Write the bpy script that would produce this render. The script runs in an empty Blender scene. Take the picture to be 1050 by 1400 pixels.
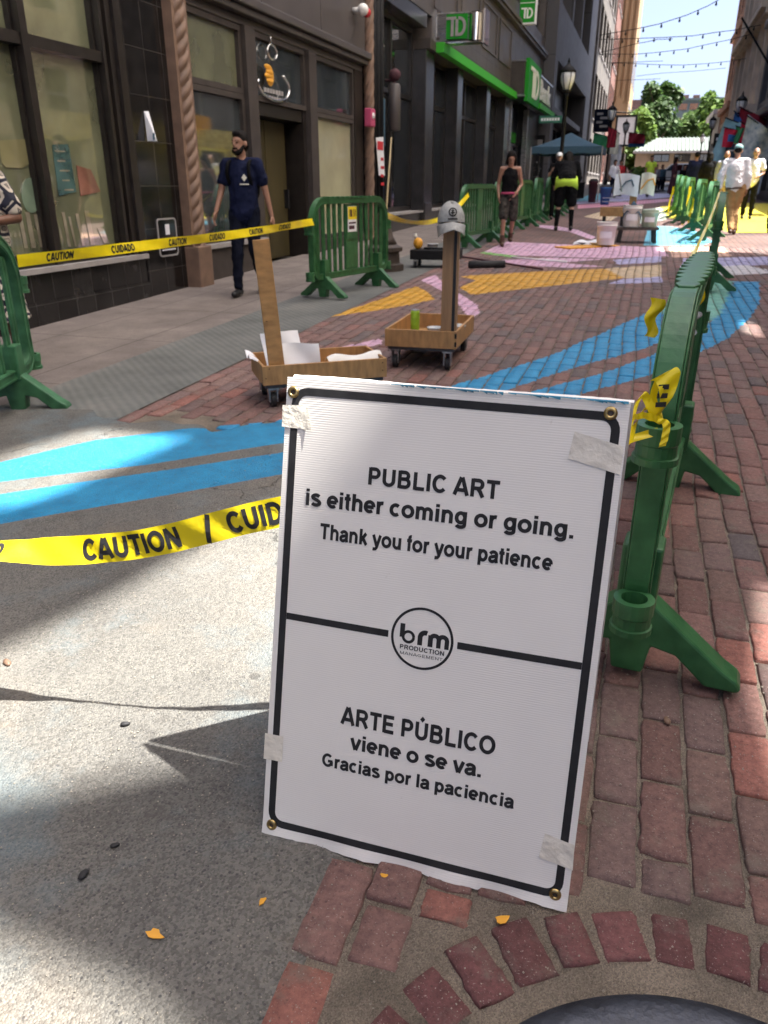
import bpy, bmesh, math, random
import numpy as np
from mathutils import Vector, Matrix, Euler
random.seed(7); RNG = np.random.default_rng(11)
SC = bpy.context.scene
COL = SC.collection
rad = math.radians

# ------------------------------------------------------------ camera, sky, sun, exposure
F_PX, CX, CY = 1050.0, 525.0, 700.0
PITCH, YAW, CAM_H, SLOPE = rad(23.06), rad(17.74), 1.42, 0.022
cd = bpy.data.cameras.new("camera")
cam = bpy.data.objects.new("camera", cd); COL.objects.link(cam)
cam.location = (0, 0, CAM_H)
cam.rotation_euler = (math.pi/2 - PITCH, 0, YAW)
cd.sensor_fit = 'VERTICAL'; cd.sensor_height = 36.0; cd.lens = 36.0*F_PX/1400.0
cd.clip_start = 0.05; cd.clip_end = 3000
cd.dof.use_dof = True; cd.dof.focus_distance = 1.72; cd.dof.aperture_fstop = 7.0
SC.camera = cam
SUNV = Vector((.44, .09, 1.013)).normalized()          # towards the sun
W = bpy.data.worlds.new("World"); SC.world = W; W.use_nodes = True
nt = W.node_tree; nt.nodes.clear()
sky = nt.nodes.new('ShaderNodeTexSky'); sky.sky_type = 'NISHITA'; sky.sun_disc = False
sky.sun_elevation = math.asin(SUNV.z); sky.sun_rotation = math.atan2(SUNV.x, SUNV.y)
sky.air_density = 0.4; sky.dust_density = 4.0; sky.ozone_density = 2.0
bg = nt.nodes.new('ShaderNodeBackground'); bg.inputs[1].default_value = 0.075
wo = nt.nodes.new('ShaderNodeOutputWorld')
nt.links.new(sky.outputs[0], bg.inputs[0]); nt.links.new(bg.outputs[0], wo.inputs[0])
sl = bpy.data.lights.new("sun", 'SUN'); sl.energy = 2.65; sl.angle = rad(0.6); sl.color = (1, .96, .89)
so = bpy.data.objects.new("sun", sl); COL.objects.link(so)
so.rotation_euler = SUNV.to_track_quat('Z', 'Y').to_euler(); so.location = (20, 4, 40)
SC.view_settings.view_transform = 'Standard'; SC.view_settings.look = 'None'
SC.view_settings.exposure = 2.75; SC.view_settings.gamma = 1.0
SC.render.engine = 'CYCLES'
SC.cycles.max_bounces = 6; SC.cycles.diffuse_bounces = 4; SC.cycles.glossy_bounces = 3
SC.cycles.caustics_reflective = False; SC.cycles.caustics_refractive = False
SC.cycles.use_denoising = True

# pixel of the 1050x1400 frame -> world points (used to survey the place once)
_fh = Vector((-math.sin(YAW), math.cos(YAW), 0)); _fwd = _fh*math.cos(PITCH) - Vector((0, 0, math.sin(PITCH)))
_rt = Vector((math.cos(YAW), math.sin(YAW), 0)); _up = _rt.cross(_fwd); _C = Vector((0, 0, CAM_H))
def ray(x, y): return _rt*((x-CX)/F_PX) + _up*((CY-y)/F_PX) + _fwd
def gz(y): return SLOPE*min(y, 75.0)
def at(x, y, h=0.0):
    d = ray(x, y); t = (h-CAM_H)/(d.z-SLOPE*d.y); return _C + d*t
def onx(x, y, c):
    d = ray(x, y); return _C + d*(c/d.x)
def ony(x, y, c):
    d = ray(x, y); return _C + d*(c/d.y)

# ------------------------------------------------------------ mesh helpers
class MB:
    """collects shapes; build() links them as one mesh object"""
    def __init__(s): s.v = []; s.f = []; s.mi = []
    def add(s, vs, fs, mi=0):
        o = len(s.v); s.v += [tuple(v) for v in vs]
        for f in fs: s.f.append(tuple(i+o for i in f)); s.mi.append(mi)
        return s
    def box(s, x0, x1, y0, y1, z0, z1, mi=0):
        v = [(x, y, z) for x in (x0, x1) for y in (y0, y1) for z in (z0, z1)]
        return s.add(v, [(0,1,3,2), (4,6,7,5), (0,4,5,1), (2,3,7,6), (0,2,6,4), (1,5,7,3)], mi)
    def obox(s, c, size, M=None, mi=0):
        M = M or Matrix.Identity(3); c = Vector(c); h = [d/2 for d in size]
        v = [c + M @ Vector((i*h[0], j*h[1], k*h[2])) for i in (-1,1) for j in (-1,1) for k in (-1,1)]
        return s.add(v, [(0,1,3,2), (4,6,7,5), (0,4,5,1), (2,3,7,6), (0,2,6,4), (1,5,7,3)], mi)
    def bar(s, a, b, w, d=None, mi=0, upv=(0, 0, 1)):
        a = Vector(a); b = Vector(b); d = d or w
        z = (b-a); L = z.length; z.normalize()
        u = Vector(upv)
        if abs(z.dot(u)) > .98: u = Vector((0, 1, 0))
        x = u.cross(z).normalized(); y = z.cross(x)
        M = Matrix((x, y, z)).transposed()
        return s.obox((a+b)/2, (w, d, L), M, mi)
    def tube(s, pts, r, n=8, mi=0, cap=True, flat=1.0):
        pts = [Vector(p) for p in pts]; rs = r if isinstance(r, (list, tuple)) else [r]*len(pts)
        vs = []; ref = None
        for i, p in enumerate(pts):
            t = (pts[min(i+1, len(pts)-1)] - pts[max(i-1, 0)])
            if t.length < 1e-9: t = Vector((0, 0, 1))
            t.normalize()
            if ref is None: ref = Vector((0, 0, 1)) if abs(t.z) < .9 else Vector((0, 1, 0))
            x = ref.cross(t).normalized() if ref.cross(t).length > 1e-6 else Vector((1, 0, 0)); y = t.cross(x); ref = y
            for k in range(n):
                a = 2*math.pi*k/n; vs.append(p + (x*math.cos(a) + y*math.sin(a)*flat)*rs[i])
        fs = []
        for i in range(len(pts)-1):
            for k in range(n): fs.append((i*n+k, i*n+(k+1) % n, (i+1)*n+(k+1) % n, (i+1)*n+k))
        if cap: fs += [tuple(range(n))[::-1], tuple(range((len(pts)-1)*n, len(pts)*n))]
        return s.add(vs, fs, mi)
    def lathe(s, prof, n=16, c=(0, 0, 0), mi=0, cap=True, sx=1.0, sy=1.0):
        vs = []; c = Vector(c)
        for r, z in prof:
            for k in range(n):
                a = 2*math.pi*k/n; vs.append(c + Vector((r*math.cos(a)*sx, r*math.sin(a)*sy, z)))
        fs = []
        for i in range(len(prof)-1):
            for k in range(n): fs.append((i*n+k, i*n+(k+1) % n, (i+1)*n+(k+1) % n, (i+1)*n+k))
        if cap:
            if prof[0][0] > 1e-5: fs.append(tuple(range(n))[::-1])
            if prof[-1][0] > 1e-5: fs.append(tuple(range((len(prof)-1)*n, len(prof)*n)))
        return s.add(vs, fs, mi)
    def ell(s, c, r, M=None, n=10, mi=0):
        M = M or Matrix.Identity(3); c = Vector(c); vs = []; m = n
        for i in range(1, n):
            th = math.pi*i/n
            for k in range(m*2):
                a = math.pi*k/m
                vs.append(c + M @ Vector((r[0]*math.sin(th)*math.cos(a), r[1]*math.sin(th)*math.sin(a), r[2]*math.cos(th))))
        q = m*2; fs = []
        for i in range(n-2):
            for k in range(q): fs.append((i*q+k, (i+1)*q+k, (i+1)*q+(k+1) % q, i*q+(k+1) % q))
        top = len(vs); vs += [c + M @ Vector((0, 0, r[2])), c - M @ Vector((0, 0, r[2]))]
        for k in range(q): fs += [(top, k, (k+1) % q), (top+1, (n-2)*q+(k+1) % q, (n-2)*q+k)]
        return s.add(vs, fs, mi)
    def cap_(s, a, b, ra, rb, n=12, mi=0):
        """tapered limb with round ends"""
        a = Vector(a); b = Vector(b); s.ell(a, (ra,)*3, n=6, mi=mi); s.ell(b, (rb,)*3, n=6, mi=mi)
        return s.tube([a, b], [ra, rb], n, mi)
    def prism(s, poly, t0, t1, fr=None, mi=0):
        """2-D polygon (u, v) extruded t0..t1; fr maps (u, v, t) to a point"""
        fr = fr or (lambda u, v, t: (u, v, t)); n = len(poly)
        vs = [fr(u, v, t0) for u, v in poly] + [fr(u, v, t1) for u, v in poly]
        fs = [tuple(range(n))[::-1], tuple(range(n, 2*n))] + [(i, (i+1) % n, n+(i+1) % n, n+i) for i in range(n)]
        return s.add(vs, fs, mi)
    def grid(s, fn, nu, nv, mi=0):
        vs = [fn(i/nu, j/nv) for j in range(nv+1) for i in range(nu+1)]
        fs = [(j*(nu+1)+i, j*(nu+1)+i+1, (j+1)*(nu+1)+i+1, (j+1)*(nu+1)+i) for j in range(nv) for i in range(nu)]
        return s.add(vs, fs, mi)
    def mesh(s, name):
        me = bpy.data.meshes.new(name); me.from_pydata(s.v, [], s.f); me.update(); return me
    def build(s, name, mats, parent=None, smooth=False, bevel=0, loc=None, fix=True):
        me = s.mesh(name)
        mats = mats if isinstance(mats, (list, tuple)) else [mats]
        for m in mats: me.materials.append(m)
        if len(mats) > 1: me.polygons.foreach_set('material_index', s.mi)
        if fix:
            bm = bmesh.new(); bm.from_mesh(me); bmesh.ops.recalc_face_normals(bm, faces=bm.faces); bm.to_mesh(me); bm.free()
        if smooth: me.polygons.foreach_set('use_smooth', [True]*len(me.polygons))
        o = bpy.data.objects.new(name, me); COL.objects.link(o)
        if parent is not None: o.parent = parent
        if loc is not None: o.location = loc
        if bevel:
            b = o.modifiers.new('bevel', 'BEVEL'); b.width = bevel; b.segments = 2; b.limit_method = 'ANGLE'; b.angle_limit = rad(40)
        return o

def tag(o, label, cat=None, group=None, kind=None):
    if label: o['label'] = label
    if cat: o['category'] = cat
    if group: o['group'] = group
    if kind: o['kind'] = kind
    return o
def thing(name, label, cat, loc=(0, 0, 0), rz=0.0, group=None):
    o = bpy.data.objects.new(name, None); COL.objects.link(o); o.empty_display_size = .2
    o.location = loc; o.rotation_euler = (0, 0, rz)
    return tag(o, label, cat, group)
def struct(o): o['kind'] = 'structure'; return o
def kids(o): return [c for c in COL.objects if c.parent == o]
def dup(root, loc, rz, label=None, group=None, scale=None):
    r = root.copy(); COL.objects.link(r); r.location = loc; r.rotation_euler = (0, 0, rz)
    if scale: r.scale = scale
    if label: r['label'] = label
    if group: r['group'] = group
    for ch in kids(root):
        c = ch.copy(); COL.objects.link(c); c.parent = r
        for g in kids(ch):
            d = g.copy(); COL.objects.link(d); d.parent = c
    return r
def lettering(txt, size, name, m, parent, M, bold=0.0, align='CENTER', ext=.0006, spacing=1.0, sx=1.0):
    """writing as a thin mesh; M places its own x/y plane"""
    cu = bpy.data.curves.new(name, 'FONT'); cu.body = txt; cu.size = size; cu.align_x = align
    cu.offset = bold*size; cu.extrude = ext; cu.space_character = spacing; cu.resolution_u = 4
    t = bpy.data.objects.new(name, cu); COL.objects.link(t)
    dg = bpy.context.evaluated_depsgraph_get(); dg.update()
    me = bpy.data.meshes.new_from_object(t.evaluated_get(dg))
    bpy.data.objects.remove(t); bpy.data.curves.remove(cu)
    me.name = name; me.transform(M @ Matrix.Diagonal((sx, 1, 1, 1))); me.materials.clear(); me.materials.append(m)
    o = bpy.data.objects.new(name, me); COL.objects.link(o)
    if parent is not None: o.parent = parent
    return o

# ------------------------------------------------------------ materials
def N(nt, t, **kw):
    n = nt.nodes.new(t)
    for k, v in kw.items(): setattr(n, k, v)
    return n
def mat(name, col, rough=.6, metal=0.0, var=.12, scale=6.0, bump=0.0, bscale=60.0, spec=.5, stretch=None, col2=None, coat=0.0, detail=4.0, ior=1.5):
    """principled surface with uneven tone, uneven gloss and a little relief"""
    m = bpy.data.materials.new(name); m.use_nodes = True; nt = m.node_tree; b = nt.nodes['Principled BSDF']
    L = nt.links.new
    tc = N(nt, 'ShaderNodeTexCoord'); mp = N(nt, 'ShaderNodeMapping')
    if stretch: mp.inputs['Scale'].default_value = stretch
    L(tc.outputs['Object'], mp.inputs[0])
    nz = N(nt, 'ShaderNodeTexNoise'); nz.inputs['Scale'].default_value = scale; nz.inputs['Detail'].default_value = detail
    L(mp.outputs[0], nz.inputs['Vector'])
    rp = N(nt, 'ShaderNodeValToRGB'); c = Vector(col)
    a, z = c*(1-var), (Vector(col2) if col2 else c*(1+var))
    rp.color_ramp.elements[0].position = .3; rp.color_ramp.elements[1].position = .7
    rp.color_ramp.elements[0].color = (*a, 1); rp.color_ramp.elements[1].color = (*z, 1)
    L(nz.outputs[0], rp.inputs[0]); L(rp.outputs[0], b.inputs['Base Color'])
    b.inputs['Metallic'].default_value = metal; b.inputs['Specular IOR Level'].default_value = spec
    b.inputs['Coat Weight'].default_value = coat; b.inputs['IOR'].default_value = ior
    mr = N(nt, 'ShaderNodeMapRange'); mr.inputs[3].default_value = max(0.02, rough*.85); mr.inputs[4].default_value = min(1, rough*1.15)
    L(nz.outputs[0], mr.inputs[0]); L(mr.outputs[0], b.inputs['Roughness'])
    if bump:
        n2 = N(nt, 'ShaderNodeTexNoise'); n2.inputs['Scale'].default_value = bscale; n2.inputs['Detail'].default_value = 5
        L(mp.outputs[0], n2.inputs['Vector'])
        bp = N(nt, 'ShaderNodeBump'); bp.inputs['Strength'].default_value = bump; bp.inputs['Distance'].default_value = .01
        L(n2.outputs[0], bp.inputs['Height']); L(bp.outputs[0], b.inputs['Normal'])
    return m
def mat_tiles(name, col, tw, th, joint=.004, jcol=(.02, .02, .02), rough=.15, plane='yz', var=.25, offset=0.0, bump=.3, noise_scale=3.0, jitter=.4):
    """wall of panels, tiles or bricks: plane 'yz' or 'xz' of the object's own space"""
    m = bpy.data.materials.new(name); m.use_nodes = True; nt = m.node_tree; b = nt.nodes['Principled BSDF']; L = nt.links.new
    tc = N(nt, 'ShaderNodeTexCoord'); sp = N(nt, 'ShaderNodeSeparateXYZ'); cb = N(nt, 'ShaderNodeCombineXYZ')
    L(tc.outputs['Object'], sp.inputs[0])
    if plane == 'both':
        ad = N(nt, 'ShaderNodeMath', operation='ADD'); L(sp.outputs['X'], ad.inputs[0]); L(sp.outputs['Y'], ad.inputs[1]); L(ad.outputs[0], cb.inputs[0]); L(sp.outputs['Z'], cb.inputs[1])
    else:
        L(sp.outputs['Y' if plane[0] == 'y' else 'X'], cb.inputs[0]); L(sp.outputs['Z' if plane[1] == 'z' else 'Y'], cb.inputs[1])
    bt = N(nt, 'ShaderNodeTexBrick'); bt.offset = offset; bt.squash = 1
    bt.inputs['Scale'].default_value = 1; bt.inputs['Brick Width'].default_value = tw; bt.inputs['Row Height'].default_value = th
    bt.inputs['Mortar Size'].default_value = joint; bt.inputs['Mortar Smooth'].default_value = .1
    c = Vector(col); bt.inputs['Color1'].default_value = (*(c*(1-jitter)), 1); bt.inputs['Color2'].default_value = (*(c*(1+jitter)), 1); bt.inputs['Mortar'].default_value = (*jcol, 1)
    L(cb.outputs[0], bt.inputs['Vector'])
    nz = N(nt, 'ShaderNodeTexNoise'); nz.inputs['Scale'].default_value = noise_scale; nz.inputs['Detail'].default_value = 6; L(tc.outputs['Object'], nz.inputs['Vector'])
    mr = N(nt, 'ShaderNodeMapRange'); mr.inputs[1].default_value = .25; mr.inputs[2].default_value = .75; mr.inputs[3].default_value = 1-var; mr.inputs[4].default_value = 1+var; L(nz.outputs[0], mr.inputs[0])
    mx = N(nt, 'ShaderNodeMix', data_type='RGBA', blend_type='MULTIPLY'); mx.inputs[0].default_value = 1
    L(bt.outputs['Color'], mx.inputs[6]); L(mr.outputs[0], mx.inputs[7]); L(mx.outputs[2], b.inputs['Base Color'])
    m2 = N(nt, 'ShaderNodeMapRange'); m2.inputs[3].default_value = rough*.7; m2.inputs[4].default_value = min(1, rough*1.4); L(nz.outputs[0], m2.inputs[0]); L(m2.outputs[0], b.inputs['Roughness'])
    iv = N(nt, 'ShaderNodeMath', operation='SUBTRACT'); iv.inputs[0].default_value = 1; L(bt.outputs['Fac'], iv.inputs[1])
    bp = N(nt, 'ShaderNodeBump'); bp.inputs['Strength'].default_value = bump; bp.inputs['Distance'].default_value = .008
    L(iv.outputs[0], bp.inputs['Height']); L(bp.outputs[0], b.inputs['Normal'])
    return m

M = {}
M['white_sign'] = mat('white_corrugated_plastic', (.88, .855, .81), .45, var=.03, scale=3)
M['ink'] = mat('black_print', (.028, .028, .03), .6, var=.25, scale=30, spec=.2)
M['tape_clear'] = mat('masking_tape', (.80, .755, .66), .3, var=.1, scale=30, bump=.5, bscale=45)
M['brass'] = mat('brass', (.45, .33, .14), .35, metal=1, var=.3, scale=40)
M['green_plastic'] = mat('green_plastic', (.020, .120, .036), .42, var=.3, scale=11, bump=.12, bscale=60, col2=(.045, .165, .06), detail=9)
M['green_worn'] = mat('scuffed_green_plastic', (.03, .13, .05), .5, var=.35, scale=9, bump=.15, bscale=30, col2=(.06, .2, .09))
M['yellow_tape'] = mat('yellow_plastic_tape', (.85, .68, .01), .3, var=.08, scale=10, bump=.25, bscale=14)
M['ply'] = mat('plywood', (.38, .2, .075), .55, var=.28, scale=5, stretch=(1.2, 1.2, 14), bump=.1, bscale=8)
M['ply_v'] = mat('plywood_upright', (.42, .22, .08), .55, var=.22, scale=6, stretch=(2, 2, 5), bump=.1, bscale=8)
M['ply_h'] = mat('plywood_grain', (.40, .22, .085), .55, var=.25, scale=4, stretch=(7, 7, 2.0), bump=.1, bscale=8)
M['pine'] = mat('pine_post', (.34, .2, .1), .6, var=.2, scale=6, stretch=(8, 8, .6))
M['black_rubber'] = mat('black_rubber', (.02, .02, .022), .7, var=.3, scale=20)
M['black_metal'] = mat('black_painted_metal', (.014, .014, .015), .6, var=.3, scale=10, spec=.2)
M['steel'] = mat('galvanised_steel', (.4, .4, .4), .35, metal=1, var=.2, scale=25)
M['dark_grey'] = mat('dark_grey_plastic', (.06, .06, .065), .5, var=.3, scale=10)
M['cast_iron'] = mat('cast_iron', (.045, .05, .065), .42, metal=.6, var=.4, scale=14, bump=.35, bscale=70)
M['rust_iron'] = mat('brown_cast_iron', (.06, .045, .035), .6, var=.4, scale=12, bump=.3, bscale=30)
M['white_paper'] = mat('white_paper', (.78, .79, .82), .7, var=.05, scale=8, bump=.2, bscale=12)
M['white_plastic'] = mat('white_plastic', (.75, .74, .7), .4, var=.08, scale=9)
M['blue_paint'] = mat('blue_paint', (.015, .30, .62), .45, var=.08, scale=20)
M['frame'] = mat('dark_bronze_frame', (.022, .018, .016), .32, var=.25, scale=8)
M['frame_brown'] = mat('brown_metal_frame', (.06, .05, .045), .6, var=.2, scale=5, spec=.25)
M['panel_brown'] = mat('brown_fascia_panel', (.075, .064, .06), .45, var=.12, scale=2)
M['tile_black'] = mat_tiles('black_granite_tile', (.012, .011, .011), .36, .47, .004, (.05, .045, .04), .1, var=.6, noise_scale=5, bump=.15)
M['tile_base'] = mat_tiles('black_granite_base', (.016, .015, .015), .3, .33, .004, (.05, .048, .045), .22, var=.7, noise_scale=6, bump=.15)
M['sill'] = mat('grey_stone_sill', (.33, .31, .3), .6, var=.12, scale=6, bump=.1)
M['terracotta'] = mat('brown_terracotta', (.2, .125, .085), .6, var=.2, scale=7, bump=.2, bscale=40)
M['shop_glass'] = mat('papered_shop_glass', (.20, .21, .125), .035, var=.35, scale=1.3, spec=.75, ior=2.5)
M['shop_glass_cream'] = mat('papered_door_glass', (.42, .40, .26), .06, var=.2, scale=1.1, spec=.5, ior=1.9)
M['dark_glass'] = mat('dark_glass', (.012, .014, .015), .025, var=.3, scale=1.5, spec=.8, ior=2.4)
M['grey_glass'] = mat('grey_glass', (.05, .06, .065), .04, var=.3, scale=1.5, spec=.8, ior=2.4)
M['olive_panel'] = mat('olive_board', (.055, .043, .015), .5, var=.25, scale=2.2, stretch=(1, 2.5, .5))
M['bank_stone'] = mat_tiles('grey_brown_granite', (.085, .072, .066), 1.05, 1.3, .008, (.03, .03, .03), .5, var=.25, noise_scale=2.0, jitter=.12)
M['bank_pier'] = mat('dark_granite', (.033, .031, .032), .25, var=.25, scale=4)
M['bank_green'] = mat('bank_green', (.02, .27, .025), .6, var=.05, spec=.15)
M['lime_band'] = mat('bright_green_band', (.05, .40, .03), .55, var=.08, spec=.25)
M['chrome'] = mat('polished_steel', (.72, .72, .72), .07, metal=1, var=.05)
M['brushed'] = mat('brushed_steel', (.32, .3, .29), .28, metal=.8, var=.1, scale=3, stretch=(1, 1, 12))
M['cream'] = mat('cream_lettering', (.82, .8, .66), .5, var=.04)
M['white'] = mat('white_paint', (.8, .8, .8), .5, var=.05)
M['mod_panel'] = mat_tiles('grey_metal_panel', (.088, .083, .088), 1.2, 2.4, .02, (.03, .03, .035), .6, plane='both', var=.1, jitter=.08)
M['mod_dark'] = mat('dark_recess', (.015, .016, .02), .3, var=.3)
M['skin_tan'] = mat('skin_tan', (.36, .19, .125), .5, var=.1, scale=14)
M['skin_pale'] = mat('skin_pale', (.5, .29, .21), .5, var=.1, scale=14)
M['skin_brown'] = mat('skin_brown', (.16, .075, .045), .5, var=.1, scale=14)
M['hair_dark'] = mat('dark_hair', (.010, .008, .007), .8, var=.4, scale=60, stretch=(1, 1, .2), bump=.4, bscale=80, spec=.15)
M['navy'] = mat('navy_cotton', (.012, .016, .045), .85, var=.3, scale=7, bump=.6, bscale=12, spec=.1)
M['navy_dark'] = mat('dark_navy_twill', (.008, .010, .02), .85, var=.3, scale=7, bump=.5, bscale=12, spec=.1)
M['black_cloth'] = mat('black_cloth', (.008, .008, .009), .85, var=.4, scale=9, bump=.6, bscale=12, spec=.1)
M['white_shirt'] = mat('white_shirt_cloth', (.78, .77, .8), .85, var=.06, scale=9, bump=.9, bscale=11)
M['khaki'] = mat('khaki_cloth', (.40, .24, .10), .85, var=.15, scale=8, bump=.8, bscale=10)
M['grey_cloth'] = mat('grey_cloth', (.27, .28, .32), .85, var=.15, scale=8, bump=.6, bscale=11)
M['tan_cloth'] = mat('tan_cloth', (.42, .31, .2), .85, var=.15, scale=8, bump=.6, bscale=11)
M['lime'] = mat('lime_fabric', (.52, .75, .06), .8, var=.1, scale=8, bump=.5, bscale=12)
M['maroon'] = mat('maroon_cloth', (.07, .022, .03), .85, var=.25, scale=8, bump=.6, bscale=10)
M['pink_cloth'] = mat('pink_belt', (.45, .06, .14), .8, var=.15)
M['boot'] = mat('brown_leather', (.07, .035, .02), .5, var=.3, scale=20)
M['tan_shoe'] = mat('tan_shoe', (.28, .15, .09), .6, var=.2, scale=20)
M['shoe_black'] = mat('black_shoe', (.01, .01, .011), .5, var=.3)
M['grey_sock'] = mat('grey_sock', (.16, .17, .16), .9, var=.2, scale=20)
M['cap_grey'] = mat('grey_denim_cap', (.34, .345, .335), .9, var=.18, scale=40, bump=.4, bscale=90)
M['teal_cap'] = mat('teal_cap', (.2, .36, .36), .85, var=.12, scale=20)
M['red'] = mat('red_fabric', (.5, .02, .03), .7, var=.2, scale=4, bump=.3, bscale=6)
M['lamp_glass'] = mat('frosted_lamp_glass', (.7, .7, .68), .25, var=.08)
M['orange'] = mat('orange_paint', (.75, .36, .03), .5, var=.1, scale=14)
M['tent_blue'] = mat('slate_blue_canvas', (.035, .085, .13), .8, var=.15, scale=3, bump=.3, bscale=5)
M['lime_can'] = mat('lime_label', (.32, .5, .03), .35, var=.2, scale=12, stretch=(1, 1, 2))
M['cup'] = mat('clear_plastic_cup', (.62, .63, .64), .15, var=.1)
M['pool_cue'] = mat('pale_cane', (.4, .31, .16), .5, var=.2, scale=6)

# ------------------------------------------------------------ a heavy upright grotesque drawn with strokes (cap height 1)
def _e(cx, cy, rx, ry, a0, a1, n=12): return [(cx+rx*math.cos(rad(a0+(a1-a0)*k/n)), cy+ry*math.sin(rad(a0+(a1-a0)*k/n))) for k in range(n+1)]
_h = .095; X_ = .74
def _bowl(cx=.42, r=.235): return _e(cx, X_/2, r, X_/2-_h*.85, 0, 360, 24)
GLYPH = {
 'P': (.93, [[(.2, 0), (.2, 1)], [(.2, .915), (.5, .915)]+_e(.52, .685, .235, .23, 90, -90)+[(.5, .455), (.2, .455)]]),
 'U': (1.01, [[(.2, 1), (.2, .36)]+_e(.505, .36, .305, .27, 180, 360)+[(.81, .36), (.81, 1)]]),
 'B': (1.01, [[(.2, 0), (.2, 1)], [(.2, .915), (.52, .915)]+_e(.54, .725, .21, .19, 90, -90)+[(.2, .535)], [(.2, .535), (.55, .535)]+_e(.57, .31, .245, .225, 90, -90)+[(.2, .085)]]),
 'L': (.86, [[(.2, 0), (.2, 1)], [(.2, .085), (.8, .085)]]),
 'I': (.39, [[(.195, 0), (.195, 1)]]),
 'C': (1.01, [_e(.53, .5, .37, .415, 40, 320, 24)]),
 'A': (1.0, [[(.1, 0), (.47, 1)], [(.9, 0), (.53, 1)], [(.24, .29), (.76, .29)]]),
 'R': (1.01, [[(.2, 0), (.2, 1)], [(.2, .915), (.54, .915)]+_e(.56, .695, .23, .22, 90, -90)+[(.2, .475)], [(.53, .46), (.68, .30), (.86, 0)]]),
 'T': (.86, [[(.43, 0), (.43, 1)], [(.03, .915), (.83, .915)]]),
 'E': (.93, [[(.2, 0), (.2, 1)], [(.2, .915), (.83, .915)], [(.2, .52), (.78, .52)], [(.2, .085), (.85, .085)]]),
 'O': (1.09, [_e(.545, .5, .40, .415, 0, 360, 30)]),
 'D': (1.01, [[(.2, 0), (.2, 1)], [(.2, .915), (.45, .915)]+_e(.45, .5, .385, .415, 90, -90, 16)+[(.2, .085)]]),
 'N': (1.01, [[(.19, 0), (.19, 1)], [(.82, 0), (.82, 1)], [(.19, .96), (.82, .04)]]),
 'Ú': (1.01, [[(.2, 1), (.2, .36)]+_e(.505, .36, .305, .27, 180, 360)+[(.81, .36), (.81, 1)], [(.44, 1.07), (.60, 1.26)]]),
 'G': (1.09, [_e(.53, .5, .375, .415, 45, 335, 24), [(.89, .46), (.89, .12)], [(.56, .45), (.97, .45)]]),
 'i': (.39, [[(.195, 0), (.195, X_)], [(.195, .83), (.195, 1)]]),
 'l': (.39, [[(.195, 0), (.195, 1)]]),
 's': (.776, [_e(.385, .535, .24, .13, 25, 200, 10)+[(.27, .44), (.5, .35)]+_e(.385, .215, .265, .14, 45, -160, 12)]),
 'e': (.776, [_e(.39, X_/2, .27, .285, -45, -355, 24)[::-1] if False else _e(.39, X_/2, .275, .285, 0, 312, 22), [(.13, .355), (.665, .355)]]),
 't': (.465, [[(.235, .95), (.235, .2)]+_e(.335, .185, .10, .105, 180, 285, 6), [(.03, .665), (.43, .665)]]),
 'h': (.853, [[(.19, 0), (.19, 1)], _e(.43, .43, .235, .225, 180, 0, 12)+[(.665, 0)]]),
 'r': (.543, [[(.19, 0), (.19, X_)], _e(.44, .40, .25, .26, 180, 75, 8)]),
 'c': (.776, [_e(.41, X_/2, .275, .285, 48, 312, 20)]),
 'o': (.853, [_e(.427, X_/2, .30, .285, 0, 360, 26)]),
 'm': (1.24, [[(.19, 0), (.19, X_)], _e(.405, .45, .215, .205, 180, 0, 12)+[(.62, 0)], _e(.835, .45, .215, .205, 180, 0, 12)+[(1.05, 0)]]),
 'n': (.853, [[(.19, 0), (.19, X_)], _e(.43, .43, .235, .225, 180, 0, 12)+[(.665, 0)]]),
 'u': (.853, [[(.665, 0), (.665, X_)], [(.19, X_), (.19, .31)]+_e(.425, .31, .235, .225, 180, 360, 12)]),
 'g': (.853, [_e(.41, .385, .255, .27, 0, 360, 24), [(.665, X_), (.665, .0)]+_e(.42, .0, .245, .135, 0, -165, 12)]),
 'a': (.776, [[(.14, .52)]+_e(.385, .50, .235, .165, 155, 0, 10)+[(.62, .2), (.66, 0)], [(.62, .43), (.34, .375)]+_e(.31, .215, .185, .145, 100, 300, 14)+[(.5, .12), (.62, .26)]]),
 'p': (.853, [[(.19, -.25), (.19, X_)], _e(.445, .37, .255, .28, 0, 360, 24)]),
 'k': (.776, [[(.19, 0), (.19, 1)], [(.22, .27), (.62, .74)], [(.36, .43), (.68, 0)]]),
 'y': (.776, [[(.1, X_), (.40, .06)], [(.68, X_), (.42, -.04), (.34, -.15), (.2, -.175), (.1, -.165)]]),
 'v': (.776, [[(.1, X_), (.37, 0)], [(.68, X_), (.41, 0)]]),
 'f': (.465, [[(.22, 0), (.22, .78)]+_e(.36, .80, .14, .125, 180, 80, 6), [(.03, .665), (.43, .665)]]),
 '.': (.39, [[(.195, 0), (.195, .19)]]), ' ': (.36, []),
 '/': (.6, [[(.1, -.1), (.5, 1.1)]]), 'M': (1.16, [[(.19, 0), (.19, 1)], [(.97, 0), (.97, 1)], [(.2, .98), (.58, .05)], [(.96, .98), (.58, .05)]]),
}
def strokes(s):
    """text -> list of centre lines and total width, cap height 1"""
    out = []; x = 0.0
    for ch in s:
        adv, st = GLYPH[ch]; out += [[(px+x, py) for px, py in l] for l in st]; x += adv
    xs = [p[0] for l in out for p in l]; a, c = min(xs)-.09, max(xs)+.09
    return [[(px-a, py) for px, py in l] for l in out], c-a
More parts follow.
